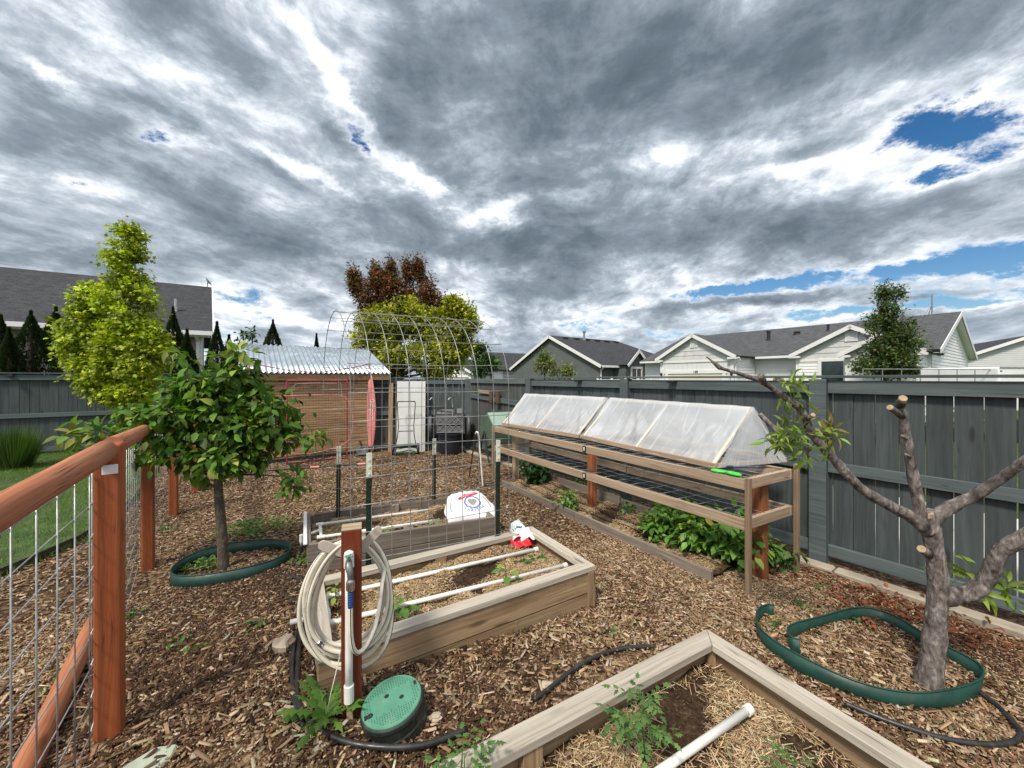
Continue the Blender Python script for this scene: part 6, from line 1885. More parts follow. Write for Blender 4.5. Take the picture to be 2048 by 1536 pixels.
# ---------------------------------------------------------------- trees and plants
def np3(v): return np.array([v[0], v[1], v[2]], float)
def crown_points(ells, n, clumps, cr, r, shell=.55):
    """leaf positions gathered in clumps through a set of ellipsoids [(centre, radii, weight)]"""
    w = np.array([e[2] for e in ells], float); w /= w.sum()
    k = r.choice(len(ells), clumps, p=w)
    d = norm(r.normal(size=(clumps, 3))); rad = (shell+(1-shell)*r.uniform(0, 1, clumps)**.5)*r.uniform(.85, 1.08, clumps)
    inner = r.uniform(0, 1, clumps) < .25; rad[inner] *= r.uniform(.3, .9, inner.sum())
    C = np.array([np3(ells[i][0]) for i in k]); Rr = np.array([ells[i][1] for i in k], float)
    Rr = np.maximum(Rr-np.array(cr)*1.25, Rr*.45)
    cc = C+d*rad[:, None]*Rr
    i = r.integers(0, clumps, n)
    P = cc[i]+r.normal(0, 1, (n, 3))*np.array(cr)*r.uniform(.6, 1.3, clumps)[i][:, None]
    out = norm((P-C[i])/Rr[i])
    return P, out, i, cc
def leaf_crown(name, root, ells, n, clumps, cr, size, cols, tname, mat, seed, aspect=1., up=.6, droop=.3, w=None, shell=.55, clumpvar=.28, jit=.18):
    r = np.random.default_rng(seed)
    P, out, ci, cc = crown_points(ells, n, clumps, cr, r, shell)
    A = norm(out*.8+r.normal(0, .7, (n, 3))-np.array([0, 0, droop]))
    Nn = norm(out*.5+np.array([0, 0, up])+r.normal(0, .45, (n, 3)))
    S = r.uniform(size*.6, size*1.25, n); S3 = np.stack([S, S*aspect, S], 1)
    C = shades(n, cols, jit, w)*(1+r.normal(0, clumpvar, clumps))[ci][:, None]
    C = np.clip(C, .004, .9)
    return scatter_mesh(name, P, A, Nn, S3, C, tname, mat, root), cc
def limbs(mb, base, tops, r0, r1, mid=None, n=8, seed=0):
    rr = random.Random(seed)
    for t in tops:
        t = Vector(t); b = Vector(base); m = b.lerp(t, .5)+Vector((rr.uniform(-.1, .1), rr.uniform(-.1, .1), rr.uniform(0, .12)))*(t-b).length*.5
        pts = [b.lerp(m, k/5).lerp(m.lerp(t, k/5), k/5) for k in range(6)]
        mb.tube(pts, [r0+(r1-r0)*k/5 for k in range(6)], n)
# bright maple in the lawn
mp = Vector((-7.75, 7.6, 0))
maple = thing('maple_tree', mp, 'bright yellow green upright maple tree in the lawn before the left fence', 'tree')
mb = MB(); mb.tube([mp, mp+Z*1.2, mp+Vector((.05, 0, 2.4)), mp+Vector((.1, 0, 4.2))], [.05, .045, .035, .012], 10)
def mpx(u, v, dd=0): return at(u, v, 7.6+dd)
ells = [(mpx(255, 520), (.40, .36, .75), 1.1), (mpx(262, 470), (.2, .2, .35), .4), (mpx(258, 610), (.60, .5, .70), 1.5), (mpx(262, 710), (.72, .62, .72), 1.9), (mpx(170, 660), (.45, .42, .55), 1.1), (mpx(175, 610), (.24, .24, .5), .6),
        (mpx(150, 700), (.36, .36, .36), .6), (mpx(200, 745), (.55, .5, .48), 1.1), (mpx(235, 785), (.5, .45, .32), .9), (mpx(296, 690), (.30, .30, .4), .6), (mpx(278, 780), (.32, .32, .36), .6)]
limbs(mb, mp+Z*1.0, [e[0] for e in ells], .025, .006, seed=2); mb.build('trunk', M['bark2'], maple, smooth=True)
leaf_crown('crown', maple, ells, 24000, 520, (.085, .085, .05), .078, [(.33, .40, .018), (.39, .44, .026), (.24, .32, .016), (.46, .49, .05), (.14, .2, .012)], 'lobed', M['leaf'], 4, 1.0, .9, .25, [.3, .25, .22, .1, .13], .6, .2)
# leafy young tree in the green ring
tb_ = G(447, 1137); tb_.z = gz(tb_.x, tb_.y)
cherry = thing('fruit_tree', tb_, 'leafy young dark green tree standing in the oval green edging ring', 'tree')
def cpx(u, v, dd=0): return at(u, v, tb_.y+dd)
mb = MB()
mb.tube(smooth_path([tb_-Z*.05, cpx(445, 1100), cpx(440, 1030), cpx(437, 985), cpx(435, 945), cpx(445, 880), cpx(450, 820)], 1), None or [.062, .058, .055, .053, .051, .050, .049, .048, .046, .042, .036, .03, .025, .02][:12] if False else .05, 12)
mb = MB(); pth = smooth_path([tb_-Z*.05, cpx(446, 1100), cpx(441, 1030), cpx(437, 985), cpx(436, 945), cpx(446, 880), cpx(452, 810), cpx(455, 760)], 1)
mb.tube(pth, [.047-.032*(i/(len(pth)-1))**1.1 for i in range(len(pth))], 14)
cells = [(cpx(410, 790), (.42, .40, .22), 1.3), (cpx(335, 822, -.1), (.30, .34, .13), .6), (cpx(470, 800, .1), (.34, .4, .26), 1.2), (cpx(430, 850), (.52, .45, .24), 1.7), (cpx(330, 865, -.15), (.28, .28, .17), .6), (cpx(520, 850), (.32, .34, .2), .9),
         (cpx(560, 880), (.24, .26, .16), .5), (cpx(405, 905, -.1), (.44, .36, .16), 1.1), (cpx(500, 910), (.3, .3, .14), .7), (cpx(450, 765), (.22, .26, .10), .4), (cpx(480, 748), (.15, .18, .12), .35), (cpx(372, 765), (.16, .16, .10), .3), (cpx(280, 835), (.18, .2, .11), .25), (cpx(545, 815), (.16, .2, .12), .3)]
limbs(mb, cpx(438, 945), [e[0] for e in cells], .022, .005, seed=5)
limbs(mb, cpx(438, 950), [cpx(590, 955), cpx(640, 868), cpx(170, 850, -.3), cpx(265, 900, -.3), cpx(360, 712), cpx(480, 705)], .013, .003, seed=6); mb.build('trunk', M['bark2'], cherry, smooth=True)
cols = [(.055, .125, .015), (.085, .18, .02), (.03, .07, .011), (.16, .26, .035), (.28, .34, .065)]
leaf_crown('crown', cherry, cells, 3500, 165, (.075, .075, .045), .095, cols, 'oval', M['leafshiny'], 6, 1.05, .8, .55, [.32, .3, .2, .12, .06], .5, .2)
tips = [(cpx(625, 872), (.10, .08, .05), 1), (cpx(585, 955), (.09, .08, .07), 1), (cpx(585, 975), (.07, .07, .06), .7), (cpx(150, 868, -.3), (.13, .1, .06), 1.2), (cpx(205, 862, -.3), (.12, .1, .05), 1), (cpx(255, 905, -.3), (.12, .1, .06), 1), (cpx(360, 712), (.08, .08, .1), .6), (cpx(482, 708), (.09, .09, .1), .8), (cpx(412, 955), (.09, .08, .06), .5), (cpx(385, 940), (.1, .1, .05), .5), (cpx(440, 715), (.1, .1, .06), .5)]
for k_, t_ in enumerate(tips):
    leaf_crown('shoot', cherry, [t_], int(24*t_[2])+6, 5, (.045, .045, .03), .12, [(.07, .15, .025), (.11, .2, .035), (.16, .25, .05), (.22, .24, .06)], 'oval', M['leafshiny'], 90+k_, .95, .8, .6, None, .3, .15)
# ------- pruned tree on the right
pt_ = Vector((2.27, 2.118, 0))
pruned = thing('pruned_tree', pt_, 'hard pruned bare tree with cut stubs and a few leafy sprouts by the right fence', 'tree')
def tpx(u, v, d=2.12): return at(u, v, d)
def limb(path, n=16, sd=0):
    ksc = {1: .44, 2: .50, 3: .8, 4: .48, 5: .56, 6: .60, 7: .65}.get(sd, .65)
    pts = [tpx(*q[:2], q[3] if len(q) > 3 else 2.12) for q in path]; rs = [q[2]*ksc for q in path]
    # resample smoothly with small knobbles
    P, Q = [], []
    N = len(pts)
    for i in range(N-1):
        p0_, p1_, p2_, p3_ = pts[max(i-1, 0)], pts[i], pts[i+1], pts[min(i+2, N-1)]
        for k in range(7):
            t = k/7; t2, t3 = t*t, t*t*t
            P.append((p1_*2+(p2_-p0_)*t+(p0_*2-p1_*5+p2_*4-p3_)*t2+(p1_*3-p0_-p2_*3+p3_)*t3)*.5); Q.append(rs[i]+(rs[i+1]-rs[i])*t)
    P.append(pts[-1]); Q.append(rs[-1])
    Q = [q*(1+.03*math.sin(i*1.7+sd)+.03*math.sin(i*.61+sd*2)) for i, q in enumerate(Q)]
    return P, Q
mb = MB()
P, Q = limb([(1853, 1400, .158), (1856, 1375, .138), (1863, 1330, .118), (1871, 1250, .104), (1876, 1170, .100), (1869, 1100, .094), (1860, 1050, .090), (1852, 1020, .07)], 20, 1); mb.tube(P, Q, 22)
P, Q = limb([(1858, 1062, .078), (1825, 1035, .066), (1780, 1012, .056), (1720, 975, .049), (1665, 915, .046), (1625, 868, .044), (1603, 822, .037), (1565, 792, .031), (1527, 765, .028), (1480, 748, .021), (1440, 736, .016)], 16, 2); mb.tube(P, Q, 18)
P, Q = limb([(1440, 736, .014), (1424, 722, .008), (1412, 713, .004)], 8, 3); mb.tube(P, Q, 8)
P, Q = limb([(1845, 1052, .066), (1833, 985, .054), (1820, 920, .05), (1808, 850, .045), (1801, 806, .043), (1800, 800, .040)], 16, 4); mb.tube(P, Q, 18)
P, Q = limb([(1862, 1045, .062), (1895, 1018, .056), (1945, 992, .048, 2.06), (1995, 962, .043, 2.0), (2045, 925, .037, 1.92), (2110, 880, .033, 1.85), (2200, 820, .028, 1.75)], 16, 5); mb.tube(P, Q, 18)
P, Q = limb([(1880, 1195, .082), (1912, 1192, .072), (1948, 1182, .066, 2.08), (1978, 1150, .062, 2.04), (1998, 1105, .06, 2.0), (2035, 1082, .056, 1.95), (2085, 1050, .05, 1.88), (2170, 1000, .04, 1.75)], 16, 6); mb.tube(P, Q, 18)
P, Q = limb([(1620, 900, .024, 2.2), (1580, 880, .026, 2.3), (1550, 858, .025, 2.36), (1519, 828, .022, 2.42)], 12, 7); mb.tube(P, Q, 12)
for (a, b, r) in (((1806, 835), (1780, 815), .0148), ((1800, 812), (1806, 797), .0185), ((1858, 1110), (1843, 1098), .0195), ((1612, 840), (1626, 830), .012), ((1527, 765), (1522, 752), .016), ((1815, 880), (1804, 872), .007), ((1822, 915), (1812, 909), .007)):
    mb.tube([tpx(*a), tpx(*b, 2.06)], [r*1.15, r], 12)
trunk = mb.build('trunk', M['bark'], pruned, smooth=True)
tex = bpy.data.textures.new('bark_lumps', 'CLOUDS'); tex.noise_scale = .05
sub = trunk.modifiers.new('lumps', 'DISPLACE'); sub.texture = tex; sub.strength = .010; sub.mid_level = .5
for (a, b, r) in (((1806, 835), (1780, 815), .014), ((1800, 812), (1806, 797), .0175), ((1858, 1110), (1843, 1098), .018), ((1612, 840), (1626, 830), .011)):
    mb = MB(); p, q = tpx(*a), tpx(*b, 2.06); d = (q-p).normalized(); mb.lathe(q-d*.003, [(r, 0), (r, .006), (r*.7, .0075), (.001, .0075)], 16, d, cap=False); mb.build('cut_end', M['cutwood'], pruned)
mb = MB(); p = tpx(1862, 1032, 2.03); mb.box(p, (.05, .01, .03), .3); mb.build('cut_end', M['cutwood'], pruned, .006)
sp = [(tpx(1585, 800, 2.1), (.075, .07, .055), 1.2), (tpx(1595, 770, 2.1), (.05, .05, .05), .6), (tpx(1582, 868, 2.16), (.095, .09, .085), 1.7), (tpx(1560, 885, 2.16), (.06, .06, .04), .5), (tpx(1605, 905, 2.18), (.075, .07, .05), .8)]
leaf_crown('sprout', pruned, sp, 220, 46, (.024, .024, .024), .07, [(.15, .24, .03), (.21, .30, .045), (.09, .15, .022), (.30, .36, .09)], 'lance', M['leaf'], 3, 1.25, .5, .25, [.35, .3, .22, .13], .3, .22)
sp = [(tpx(1665, 868, 2.1), (.05, .05, .05), 1), (tpx(1655, 880, 2.1), (.03, .04, .03), .7)]
leaf_crown('sprout', pruned, sp, 46, 14, (.015, .015, .02), .09, [(.2, .29, .04), (.28, .34, .08), (.2, .16, .05)], 'lance', M['leaf'], 8, 1.2, .6, -.3, None, .3, .15)
sp = [(tpx(1948, 1160, 2.18), (.10, .06, .06), 1), (tpx(2010, 1180, 2.1), (.10, .06, .04), 1)]
leaf_crown('sprout', pruned, sp, 46, 12, (.03, .03, .03), .115, [(.17, .28, .03), (.24, .33, .05)], 'lance', M['leaf'], 12, 1.1, .6, .2, None, .3, .15)
# ------- trees beyond the fences
def cone_tree(name, u, vtop, vbase, halfw, d, label, group, seed, n=5200, cols=None, size=.10):
    top, base = at(u, vtop, d), at(u, vbase, d); base.z = max(0, base.z) if vbase < 900 else 0
    h = top.z; w = halfw/FPX*d*1.45
    root = thing(name, Vector((top.x, top.y, 0)), label, 'tree', group)
    r = np.random.default_rng(seed)
    t = r.uniform(0, 1, n)**.85*1.03; ph = r.uniform(0, 2*np.pi, n)
    prof = np.where(t < .3, .85+.15*np.sin(t/.3*np.pi/2), (1-((t-.3)/.7)**1.1))
    lump = 1+.12*np.sin(ph*3+seed+t*9)+.10*np.sin(ph*5+t*23)
    prof = np.maximum(prof, .0); rad = w*prof*lump*(.72+.3*r.uniform(0, 1, n)**.5)
    P = np.stack([top.x+rad*np.cos(ph), top.y+rad*np.sin(ph), .1+t*(h-.12)], 1)
    out = np.stack([np.cos(ph), np.sin(ph), .9+5*np.clip(t, 0, 1)**5], 1)
    A = norm(out+r.normal(0, .35, (n, 3))); Nn = norm(np.stack([np.cos(ph+1.2), np.sin(ph+1.2), r.normal(0, .4, n)], 1))
    S = r.uniform(size*.6, size*1.2, n)
    C = shades(n, cols or [(.016, .034, .010), (.024, .048, .013), (.012, .026, .009), (.045, .062, .015)], .25, [.35, .3, .22, .13])
    scatter_mesh('crown', P, A, Nn, S, C, 'spray', M['leafdull'], root)
    mb = MB(); mb.tube([Vector((top.x, top.y, 0)), Vector((top.x, top.y, h*.9))], [w*.25, .02], 8); mb.build('trunk', M['barkdark'], root)
    return root
ARB = 'arborvitae trees beyond the back fences'
for i, (u, vt, hw, d, lab) in enumerate([(2, 640, 34, 10.2, 'dark arborvitae cut off by the left edge of the view'), (18, 665, 24, 9.9, 'short dark arborvitae just right of the one at the left edge'),
     (62, 632, 40, 10.4, 'broad dark arborvitae left of the bright maple'), (112, 624, 42, 10.8, 'dark arborvitae half hidden behind the left side of the bright maple'),
     (346, 624, 26, 11.2, 'tall pointed arborvitae just right of the bright maple'), (374, 668, 20, 11.0, 'short arborvitae at the foot of the pale downspout'),
     (434, 652, 20, 12.5, 'slim arborvitae right of the grey roofed house corner'), (458, 678, 20, 12.2, 'short arborvitae left of the metal roofed shed'),
     (546, 648, 30, 13.5, 'dark arborvitae standing behind the metal shed roof'), (633, 674, 10, 16, 'small arborvitae tip over the middle of the metal shed roof')]):
    cone_tree('arborvitae', u, vt, 950, hw, d, lab, ARB, 20+i)
def px_tree(name, d, label, ells, n, clumps, cr, size, cols, tname, seed, group=None, trunk=(0, .1), mat='leaf', base_u=None, aspect=1., w=None, cv=.28, second=None):
    E = [(at(u, v, d+dd), (ru/FPX*d, ru/FPX*d*.9, rv/FPX*d), ww) for (u, v, ru, rv, dd, ww) in ells]
    bu = base_u or ells[0][0]; b = at(bu, 757, d); b.z = 0
    root = thing(name, b, label, 'tree', group)
    mb = MB(); topz = max(e[0].z for e in E); mb.tube([b-Z*.1, b+Z*topz*.35, b+Z*topz*.7], [trunk[1], trunk[1]*.75, trunk[1]*.3], 10)
    limbs(mb, b+Z*topz*.35, [e[0] for e in E], trunk[1]*.5, .015, seed=seed); mb.build('trunk', M['barkdark'], root, smooth=True)
    leaf_crown('crown', root, E, n, clumps, cr, size, cols, tname, M[mat], seed, aspect, .7, .2, w, .6, cv)
    return root
px_tree('yellow_tree', 15.0, 'rounded yellow green tree behind the back fence and the wire arch', [(780, 650, 62, 40, 0, 1.4), (725, 690, 34, 36, 0, .8), (860, 650, 60, 45, .4, 1.4), (920, 640, 36, 42, 0, .9), (830, 715, 95, 38, 0, 2), (905, 700, 48, 42, 0, 1.1), (815, 615, 36, 22, 0, .6), (905, 608, 26, 20, 0, .4), (938, 645, 20, 22, 0, .3), (770, 740, 40, 22, 0, .5), (880, 745, 50, 16, 0, .5)],
    32000, 460, (.15, .15, .12), .15, [(.29, .31, .012), (.36, .36, .016), (.17, .2, .012), (.44, .41, .04), (.06, .09, .01)], 'spray', 31, None, (0, .14), w=[.3, .25, .2, .1, .15])
px_tree('purple_plum_tree', 18.5, 'dark red and green leaved tree rising behind the yellow tree', [(742, 590, 36, 42, 0, 1), (790, 590, 42, 40, 0, 1.2), (770, 555, 30, 26, 0, .6), (712, 565, 13, 24, 0, .35), (782, 536, 8, 26, 0, .45), (815, 540, 10, 30, 0, .5), (838, 542, 9, 28, 0, .5), (750, 545, 10, 26, 0, .4), (706, 560, 8, 26, 0, .35), (840, 600, 34, 30, 0, .8), (872, 608, 24, 30, 0, .5), (855, 575, 16, 26, 0, .35), (895, 618, 14, 18, 0, .25), (730, 640, 26, 26, 0, .4)],
    21000, 460, (.11, .11, .22), .155, [(.18, .045, .028), (.125, .034, .024), (.085, .095, .02), (.26, .08, .04), (.055, .08, .017)], 'spray', 32, None, (0, .14), w=[.3, .2, .22, .1, .18])
px_tree('green_tree', 22.0, 'small mid green tree between the yellow tree and the distant houses', [(962, 715, 24, 26, 0, 1), (985, 725, 18, 18, 0, .6), (955, 695, 14, 14, 0, .4), (960, 745, 20, 14, 0, .5)], 1800, 80, (.16, .16, .14), .22, [(.05, .115, .022), (.08, .16, .03), (.03, .07, .015)], 'spray', 33, None, (0, .1))
px_tree('columnar_tree', 15.0, 'tall pointed dark green tree in front of the white ranch house', [(1768, 595, 11, 34, 0, .6), (1793, 590, 9, 26, 0, .4), (1780, 640, 28, 38, 0, 1.4), (1784, 690, 48, 36, 0, 2.2), (1772, 725, 58, 26, 0, 2), (1810, 660, 26, 26, 0, .7), (1820, 690, 22, 22, 0, .5), (1745, 650, 14, 24, 0, .35), (1740, 735, 34, 18, 0, .6), (1800, 740, 44, 18, 0, .8)],
    15000, 320, (.13, .13, .11), .12, [(.05, .095, .02), (.075, .125, .026), (.03, .06, .016), (.115, .13, .032), (.09, .07, .024)], 'spray', 34, None, (0, .12), w=[.32, .25, .22, .12, .09])
px_tree('shrub', 19.0, 'loose light green shrub before the dark green gable wall', [(1090, 728, 20, 24, 0, 1), (1083, 708, 10, 14, 0, .3), (1105, 742, 22, 14, 0, .7), (1135, 742, 12, 14, 0, .5)], 1500, 70, (.14, .14, .14), .16, [(.11, .17, .03), (.16, .2, .045), (.06, .1, .02), (.2, .17, .06)], 'spray', 35, None, (0, .05))
px_tree('young_tree', 9.6, 'thin whip of leaves sticking up behind the shed roof at its left end', [(487, 672, 7, 12, 0, .6), (505, 668, 8, 14, 0, .7), (478, 688, 8, 8, 0, .4), (498, 690, 10, 8, 0, .4)], 130, 30, (.05, .05, .06), .10, [(.04, .08, .02), (.06, .11, .025)], 'oval', 36, None, (0, .02))
px_tree('far_tree', 60.0, 'distant dark tree tops between the dark green and white houses', [(1300, 722, 9, 6, 0, 1), (1312, 726, 7, 5, 0, .6)], 300, 20, (.25, .25, .2), .4, [(.03, .06, .02), (.05, .08, .025)], 'spray', 37, None, (0, .12))
# ornamental grass by the lawn fence
og = at(28, 905, 7.2); og.z = 0
ogr = thing('ornamental_grass', og, 'rounded clump of tall dark green ornamental grass at the lawn fence', 'plant')
n = 1700; r = np.random.default_rng(3)
ph = r.uniform(0, 2*np.pi, n); rad = r.uniform(0, .2, n)
P = np.stack([og.x+rad*np.cos(ph), og.y+rad*np.sin(ph), np.full(n, .0)], 1); tilt = r.uniform(.1, .8, n)
A = np.stack([np.cos(ph)*tilt, np.sin(ph)*tilt, np.ones(n)], 1); L = r.uniform(.5, .88, n)
Nn = np.stack([-np.cos(ph), -np.sin(ph), tilt], 1)
scatter_mesh('blades', P, A, -Nn, np.stack([L, np.full(n, .012), -L*.55], 1), shades(n, [(.035, .08, .018), (.06, .115, .022), (.1, .15, .04)], .2), 'blade', M['grass'], ogr)
# ------- raspberry bushes under the shelf
def bush(name, c, radii, n, size, label, seed, group=None, cols=None, clumps=90, tname='oval', aspect=1.15, mat='leaf'):
    root = thing(name, Vector((c[0], c[1], 0)), label, 'plant', group)
    r = np.random.default_rng(seed)
    e = [(Vector(c), radii, 1)]
    P, out, ci, cc = crown_points(e, n, clumps, (size*.55, size*.55, size*.3), r, .45)
    P[:, 2] = np.maximum(P[:, 2], gza(P[:, 0], P[:, 1])+.02)
    A = norm(out*np.array([1, 1, .1])+r.normal(0, .6, (n, 3))-np.array([0, 0, .35])); Nn = norm(out*.25+np.array([0, 0, 1.])+r.normal(0, .3, (n, 3)))
    S = r.uniform(size*.55, size*1.2, n)
    hgt = np.clip((P[:, 2]-(c[2]-radii[2]))/(2*radii[2]), 0, 1)
    C = shades(n, cols or [(.085, .2, .03), (.12, .255, .04), (.055, .135, .022), (.2, .31, .055)], .16, [.35, .3, .22, .13])
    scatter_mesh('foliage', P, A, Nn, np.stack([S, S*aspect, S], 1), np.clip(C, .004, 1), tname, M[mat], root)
    mb = MB(); rr = random.Random(seed)
    for k in range(9):
        q = cc[k % len(cc)]; b = Vector((c[0]+rr.uniform(-.3, .3)*radii[0], c[1]+rr.uniform(-.3, .3)*radii[1], 0)); mb.tube([b, b.lerp(Vector(q), .5)+Z*.03, Vector(q)], [.005, .004, .002], 5)
    mb.build('cane', M['stem'], root)
    return root
RG = 'raspberry plants in the border'
b0 = G(1500, 1150); bush('raspberry_bush', (b0.x+.02, b0.y+.18, .25), (.34, .3, .25), 620, .105, 'large dense raspberry plant behind the near shelf leg', 1, RG)
b0 = G(1420, 1130); bush('raspberry_bush', (b0.x, b0.y+.22, .24), (.30, .26, .22), 480, .10, 'raspberry plant with some yellow leaves left of the large dense one', 2, RG, [(.085, .2, .03), (.12, .255, .04), (.055, .135, .022), (.36, .42, .05)])
b0 = G(1330, 1100); bush('raspberry_bush', (b0.x+.03, b0.y+.18, .18), (.26, .24, .17), 360, .085, 'loose raspberry plant at the left end of the leafy row', 3, RG)
b0 = G(1345, 1062); bush('raspberry_bush', (b0.x+.02, b0.y+.2, .16), (.16, .16, .15), 170, .085, 'small raspberry plant against the rear board behind the leafy row', 4, RG)
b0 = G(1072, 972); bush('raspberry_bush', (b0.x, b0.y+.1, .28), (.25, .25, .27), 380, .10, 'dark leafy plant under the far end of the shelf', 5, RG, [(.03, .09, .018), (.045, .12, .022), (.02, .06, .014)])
b0 = G(1132, 1022); bush('raspberry_bush', (b0.x, b0.y, .15), (.15, .14, .14), 150, .075, 'pale green seedling clump in the straw near the timber front edge', 6, RG, [(.1, .2, .04), (.15, .26, .06)])
b0 = G(1254, 1032); bush('weed_plant', (b0.x, b0.y, .1), (.12, .11, .09), 70, .08, 'dark toothed weed in the straw right of the middle orange post', 7, None, [(.04, .1, .02), (.06, .13, .03)], 20, 'cut', 1.0)
b0 = G(1590, 1150); bush('weed_plant', (b0.x-.02, b0.y+.1, .12), (.09, .09, .12), 46, .10, 'upright broad leaved weed between the shelf legs and the fence', 8, None, [(.05, .12, .03), (.08, .16, .04)], 16, 'lance', 2.2)
b0 = G(1160, 975); bush('weed_plant', (b0.x, b0.y+.1, .08), (.1, .1, .07), 60, .06, 'small dark green plant behind the rear board below the shelf', 9, None, None, 20)
# ------- seedlings in the beds
def plant(name, base, h, leaves, size, label, seed, tname='oval', cols=None, aspect=1.1, spread=.5, cat='plant', group=None, stems=1, mat='leaf'):
    root = thing(name, base, label, cat, group)
    rr = random.Random(seed); P, A, Nn, S = [], [], [], []
    mb = MB()
    for s_ in range(stems):
        lean = Vector((rr.uniform(-.25, .25), rr.uniform(-.25, .25), 1)) if stems > 1 else Vector((rr.uniform(-.1, .1), rr.uniform(-.1, .1), 1))
        hh = h*rr.uniform(.75, 1.05); top = base+lean*hh
        mb.tube([base-Z*.02, base.lerp(top, .5)+Vector((rr.uniform(-.01, .01), 0, 0)), top], [.0042, .0036, .0018], 6)
        for k in range(leaves//stems):
            t = .25+.75*(k+.5)/(leaves//stems); a = k*2.4+rr.uniform(-.4, .4)+s_
            d = Vector((math.cos(a), math.sin(a), rr.uniform(-.05, .5)))
            q = base.lerp(top, t); pet = size*spread
            e = q+d.normalized()*pet*(1.2-.6*t)
            mb.tube([q, e], [.0016, .0012], 4, False)
            if tname == 'cut':
                for jj in range(7):
                    f = .25+.75*(jj//2*2+1)/7.; side = (-1, 1)[jj % 2] if jj < 6 else 0
                    sv = Z.cross(d).normalized()*side
                    dd = (d*(.5 if side else 1.)+sv*.9).normalized()
                    p2 = q.lerp(q+d.normalized()*(pet+size*.9), f)
                    P.append(p2); A.append(dd-Z*.2); Nn.append(Z+Vector((rr.uniform(-.4, .4), rr.uniform(-.4, .4), 0))); S.append(size*(.55-.12*abs(side))*rr.uniform(.8, 1.15))
            else:
                P.append(e); A.append(d-Z*.35); Nn.append(Z+d*.3+Vector((rr.uniform(-.3, .3), rr.uniform(-.3, .3), 0))); S.append(size*rr.uniform(.7, 1.15)*(1.1-.35*t))
    mb.build('stem', M['stem'], root, smooth=True)
    n = len(P); S = np.array(S)
    scatter_mesh('foliage', np.array([list(p) for p in P]), np.array([list(p) for p in A]), np.array([list(p) for p in Nn]), np.stack([S, S*aspect, S], 1), shades(n, cols or [(.09, .2, .035), (.14, .27, .05), (.2, .32, .06)], .13), tname, M[mat], root)
    return root
def bedpt(u, v, z): return atz(u, v, z)
plant('pepper_seedling', bedpt(1015, 1172, .235), .15, 8, .10, 'young pepper plant beside the longer white pipe of the capped bed', 1, group='pepper seedlings')
plant('pepper_seedling', bedpt(796, 1240, .235), .18, 11, .095, 'young pepper plant by the front board of the capped bed, right of the hose', 2, group='pepper seedlings', cols=[(.07, .16, .03), (.11, .22, .04)])
plant('pepper_seedling', bedpt(672, 1205, .235), .12, 8, .07, 'pale yellow green seedling seen inside the hose coil', 3, group='pepper seedlings', cols=[(.27, .33, .05), (.2, .28, .05)])
plant('pepper_seedling', bedpt(868, 1052, .2), .09, 6, .08, 'small seedling on the straw left of the feed bag', 4, group='pepper seedlings')
plant('pepper_seedling', bedpt(688, 1068, .2), .10, 5, .07, 'small seedling just left of the top of the hose post', 5, group='pepper seedlings', cols=[(.1, .22, .03), (.2, .3, .05)])
plant('pepper_seedling', bedpt(775, 1068, .2), .08, 6, .07, 'faint seedling behind the right hose hanger arm', 6, group='pepper seedlings', cols=[(.16, .25, .05)])
for i, (u, v, z, lab) in enumerate([(1085, 1122, .225, 'low spreading weed near the far pipe end in the capped bed'), (1048, 1128, .225, 'sparse grey green weed on the straw left of the low spreading one')]):
    p = bedpt(u, v, z); bush('weed_plant', (p.x, p.y, p.z+.02), (.085, .06, .02), (90, 36)[i], .04, lab, 40+i, None, [(.07, .15, .03), (.1, .19, .05)], 30)
T1 = bedpt(1290, 1528, .185)
plant('tomato_plant', T1, .27, 22, .085, 'tall ferny tomato plant left of the single white pipe in the nearest bed', 11, 'cut', [(.06, .14, .035), (.09, .185, .05), (.12, .22, .06)], 1.0, .55, stems=2, group='tomato plants', mat='leaf')
plant('tomato_plant', bedpt(925, 1620, .19), .20, 18, .08, 'tomato plant cut by the bottom edge of the view, over the left cap board', 12, 'cut', [(.07, .15, .035), (.1, .2, .05)], 1.0, .55, stems=2, group='tomato plants')
plant('tomato_plant', bedpt(1590, 1560, .19), .07, 10, .06, 'short tomato seedling at the bottom edge beside the dark hollow', 13, 'cut', [(.06, .14, .035), (.09, .18, .05)], 1.0, .5, stems=1, group='tomato plants')
def hollow(p, r):
    pass
# plant label in the nearest bed
# dandelion by the hose post
dp = G(652, 1440, .01); dd_ = thing('dandelion', dp, 'jagged leaved dandelion rosette at the foot of the hose post', 'plant')
P, A, Nn, S = [], [], [], []
rr = random.Random(5)
for k in range(26):
    a = k*2.4; el = rr.uniform(.25, 1.0); L = rr.uniform(.10, .2)
    d = Vector((math.cos(a), math.sin(a), el)).normalized()
    for j in range(3):
        f = j/3; P.append(dp+d*L*f-Z*(f*f)*.035+Z*.01); A.append(d-Z*(.3*f+.1)); Nn.append(Z*.9-d*.5+Vector((rr.uniform(-.3, .3), rr.uniform(-.3, .3), 0))); S.append(L*.5)
S = np.array(S); n = len(P)
scatter_mesh('foliage', np.array([list(p) for p in P]), np.array([list(p) for p in A]), np.array([list(p) for p in Nn]), np.stack([S, S*.85, S], 1), shades(n, [(.06, .14, .022), (.09, .19, .03), (.13, .24, .04)], .14), 'cut', M['leaf'], dd_)
mb = MB(); mb.tube([dp, dp+Vector((.02, 0, .1)), dp+Vector((.055, .02, .27))], .0022, 6); mb.lathe(dp+Vector((.055, .02, .265)), [(.003, 0), (.007, .006), (.005, .02), (.001, .026)], 10); mb.build('flower_stalk', M['cord'], dd_, smooth=True)
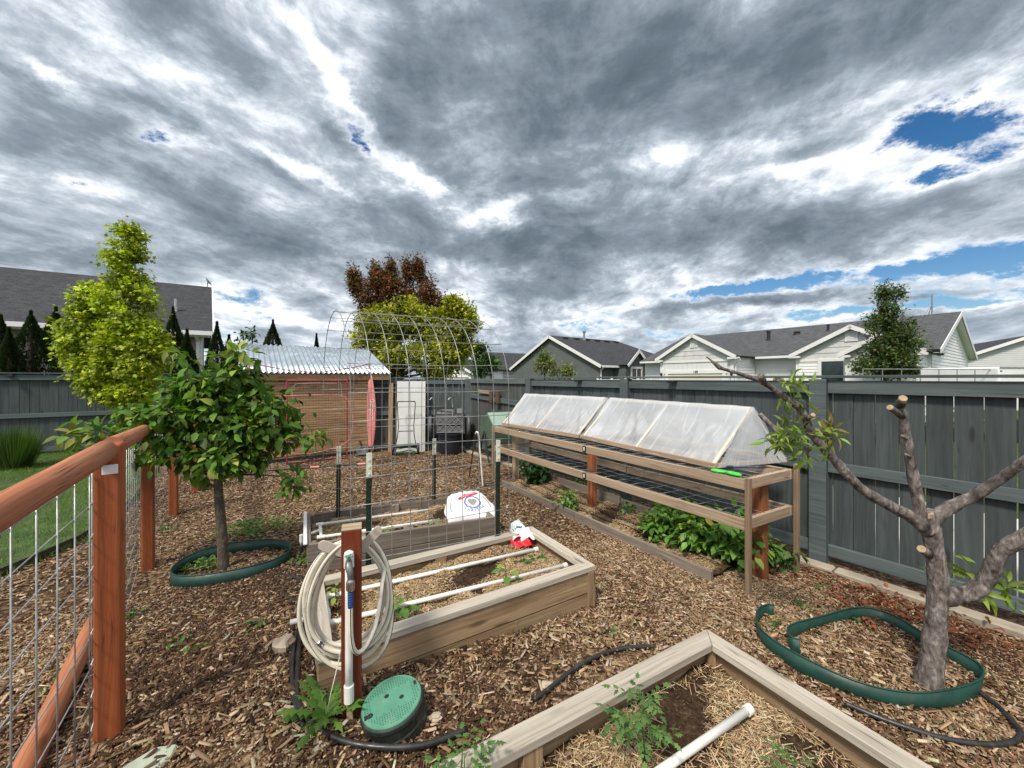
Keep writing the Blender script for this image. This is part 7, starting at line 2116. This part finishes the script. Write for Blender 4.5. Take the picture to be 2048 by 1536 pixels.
# small weeds on the mulch: each its own plant
WG = 'small weeds growing through the mulch'
for i, (u, v, r_, n_, lab) in enumerate([(350, 1297, .05, 14, 'small broad leaved weed on the mulch right of the front rail post'), (518, 1250, .05, 16, 'small weed in the mulch left of the hose coil'), (1028, 1268, .035, 9, 'tiny weed below the front board of the capped bed'),
      (1225, 1270, .045, 14, 'small pale weed on bare soil above the nearest bed corner'), (1715, 1250, .05, 12, 'flat green weed inside the right edging spiral'), (1548, 1255, .05, 8, 'two leaved sprout in the curl end of the right edging'), (1600, 1215, .06, 12, 'thin grassy weed beyond the curl of the right edging'),
      (265, 1235, .07, 30, 'low weed patch at the foot of the wire right of the front rail post'), (330, 1060, .09, 26, 'low weed patch near the third rail post'), (395, 1300, .03, 8, 'tiny weed right of the small broad leaved weed'), (95, 1380, .06, 14, 'small weed outside the wire at lower left'), (1635, 1180, .06, 12, 'grassy weed near the fence post foot beyond the shelf'), (1432, 1500, .0, 0, '')]):
    if not n_: continue
    p = G(u, v); bush('weed_plant', (p.x, p.y, p.z+.025), (r_, r_, .025), n_, .045, lab, 60+i, WG, [(.08, .17, .035), (.12, .22, .05), (.05, .12, .025)], max(4, n_//3), 'oval', .95)
# ground cover inside and behind the left ring
def cover(name, c, rx_, ry_, n, label, seed, cols=None, size=.04):
    r = np.random.default_rng(seed); a = r.uniform(0, 2*np.pi, n); q = np.sqrt(r.uniform(0, 1, n))*r.uniform(.6, 1.15, n)
    x = c.x+rx_*q*np.cos(a); y = c.y+ry_*q*np.sin(a); keep = (np.sin(x*14+seed)*np.sin(y*13)+r.uniform(-.8, .8, n)) > -.25
    x, y = x[keep], y[keep]; n = len(x)
    P = np.stack([x, y, gza(x, y)+r.uniform(.01, .05, n)], 1)
    A = norm(np.stack([r.normal(0, 1, n), r.normal(0, 1, n), r.uniform(-.1, .8, n)], 1)); Nn = norm(np.stack([r.normal(0, .4, n), r.normal(0, .4, n), np.ones(n)], 1)); S = r.uniform(size*.6, size*1.3, n)
    o = scatter_mesh(name, P, A, Nn, np.stack([S, S*.9, S], 1), shades(n, cols or [(.06, .13, .025), (.09, .18, .035), (.14, .22, .05)], .2), 'oval', M['leaf'])
    tag(o, label, 'ground cover', None, 'stuff')
cover('weed_patch', G(505, 1060), .42, .34, 900, 'low green weeds on the mulch behind the leafy young tree', 1)
cover('ring_weeds', G(400, 1135), .2, .16, 260, 'sparse low weeds inside the oval edging ring', 2)
cover('bed_weeds', Vector((-1.9, 3.62, .18)), .14, .22, 240, 'low weeds at the left end of the weathered bed', 3)
r = np.random.default_rng(77)
cover('fallen_leaves', G(1800, 1235), .55, .35, 420, 'dry red brown leaves gathered by the fence foot behind the pruned tree', 5, [(.2, .06, .025), (.28, .1, .04), (.13, .05, .025)], .05)
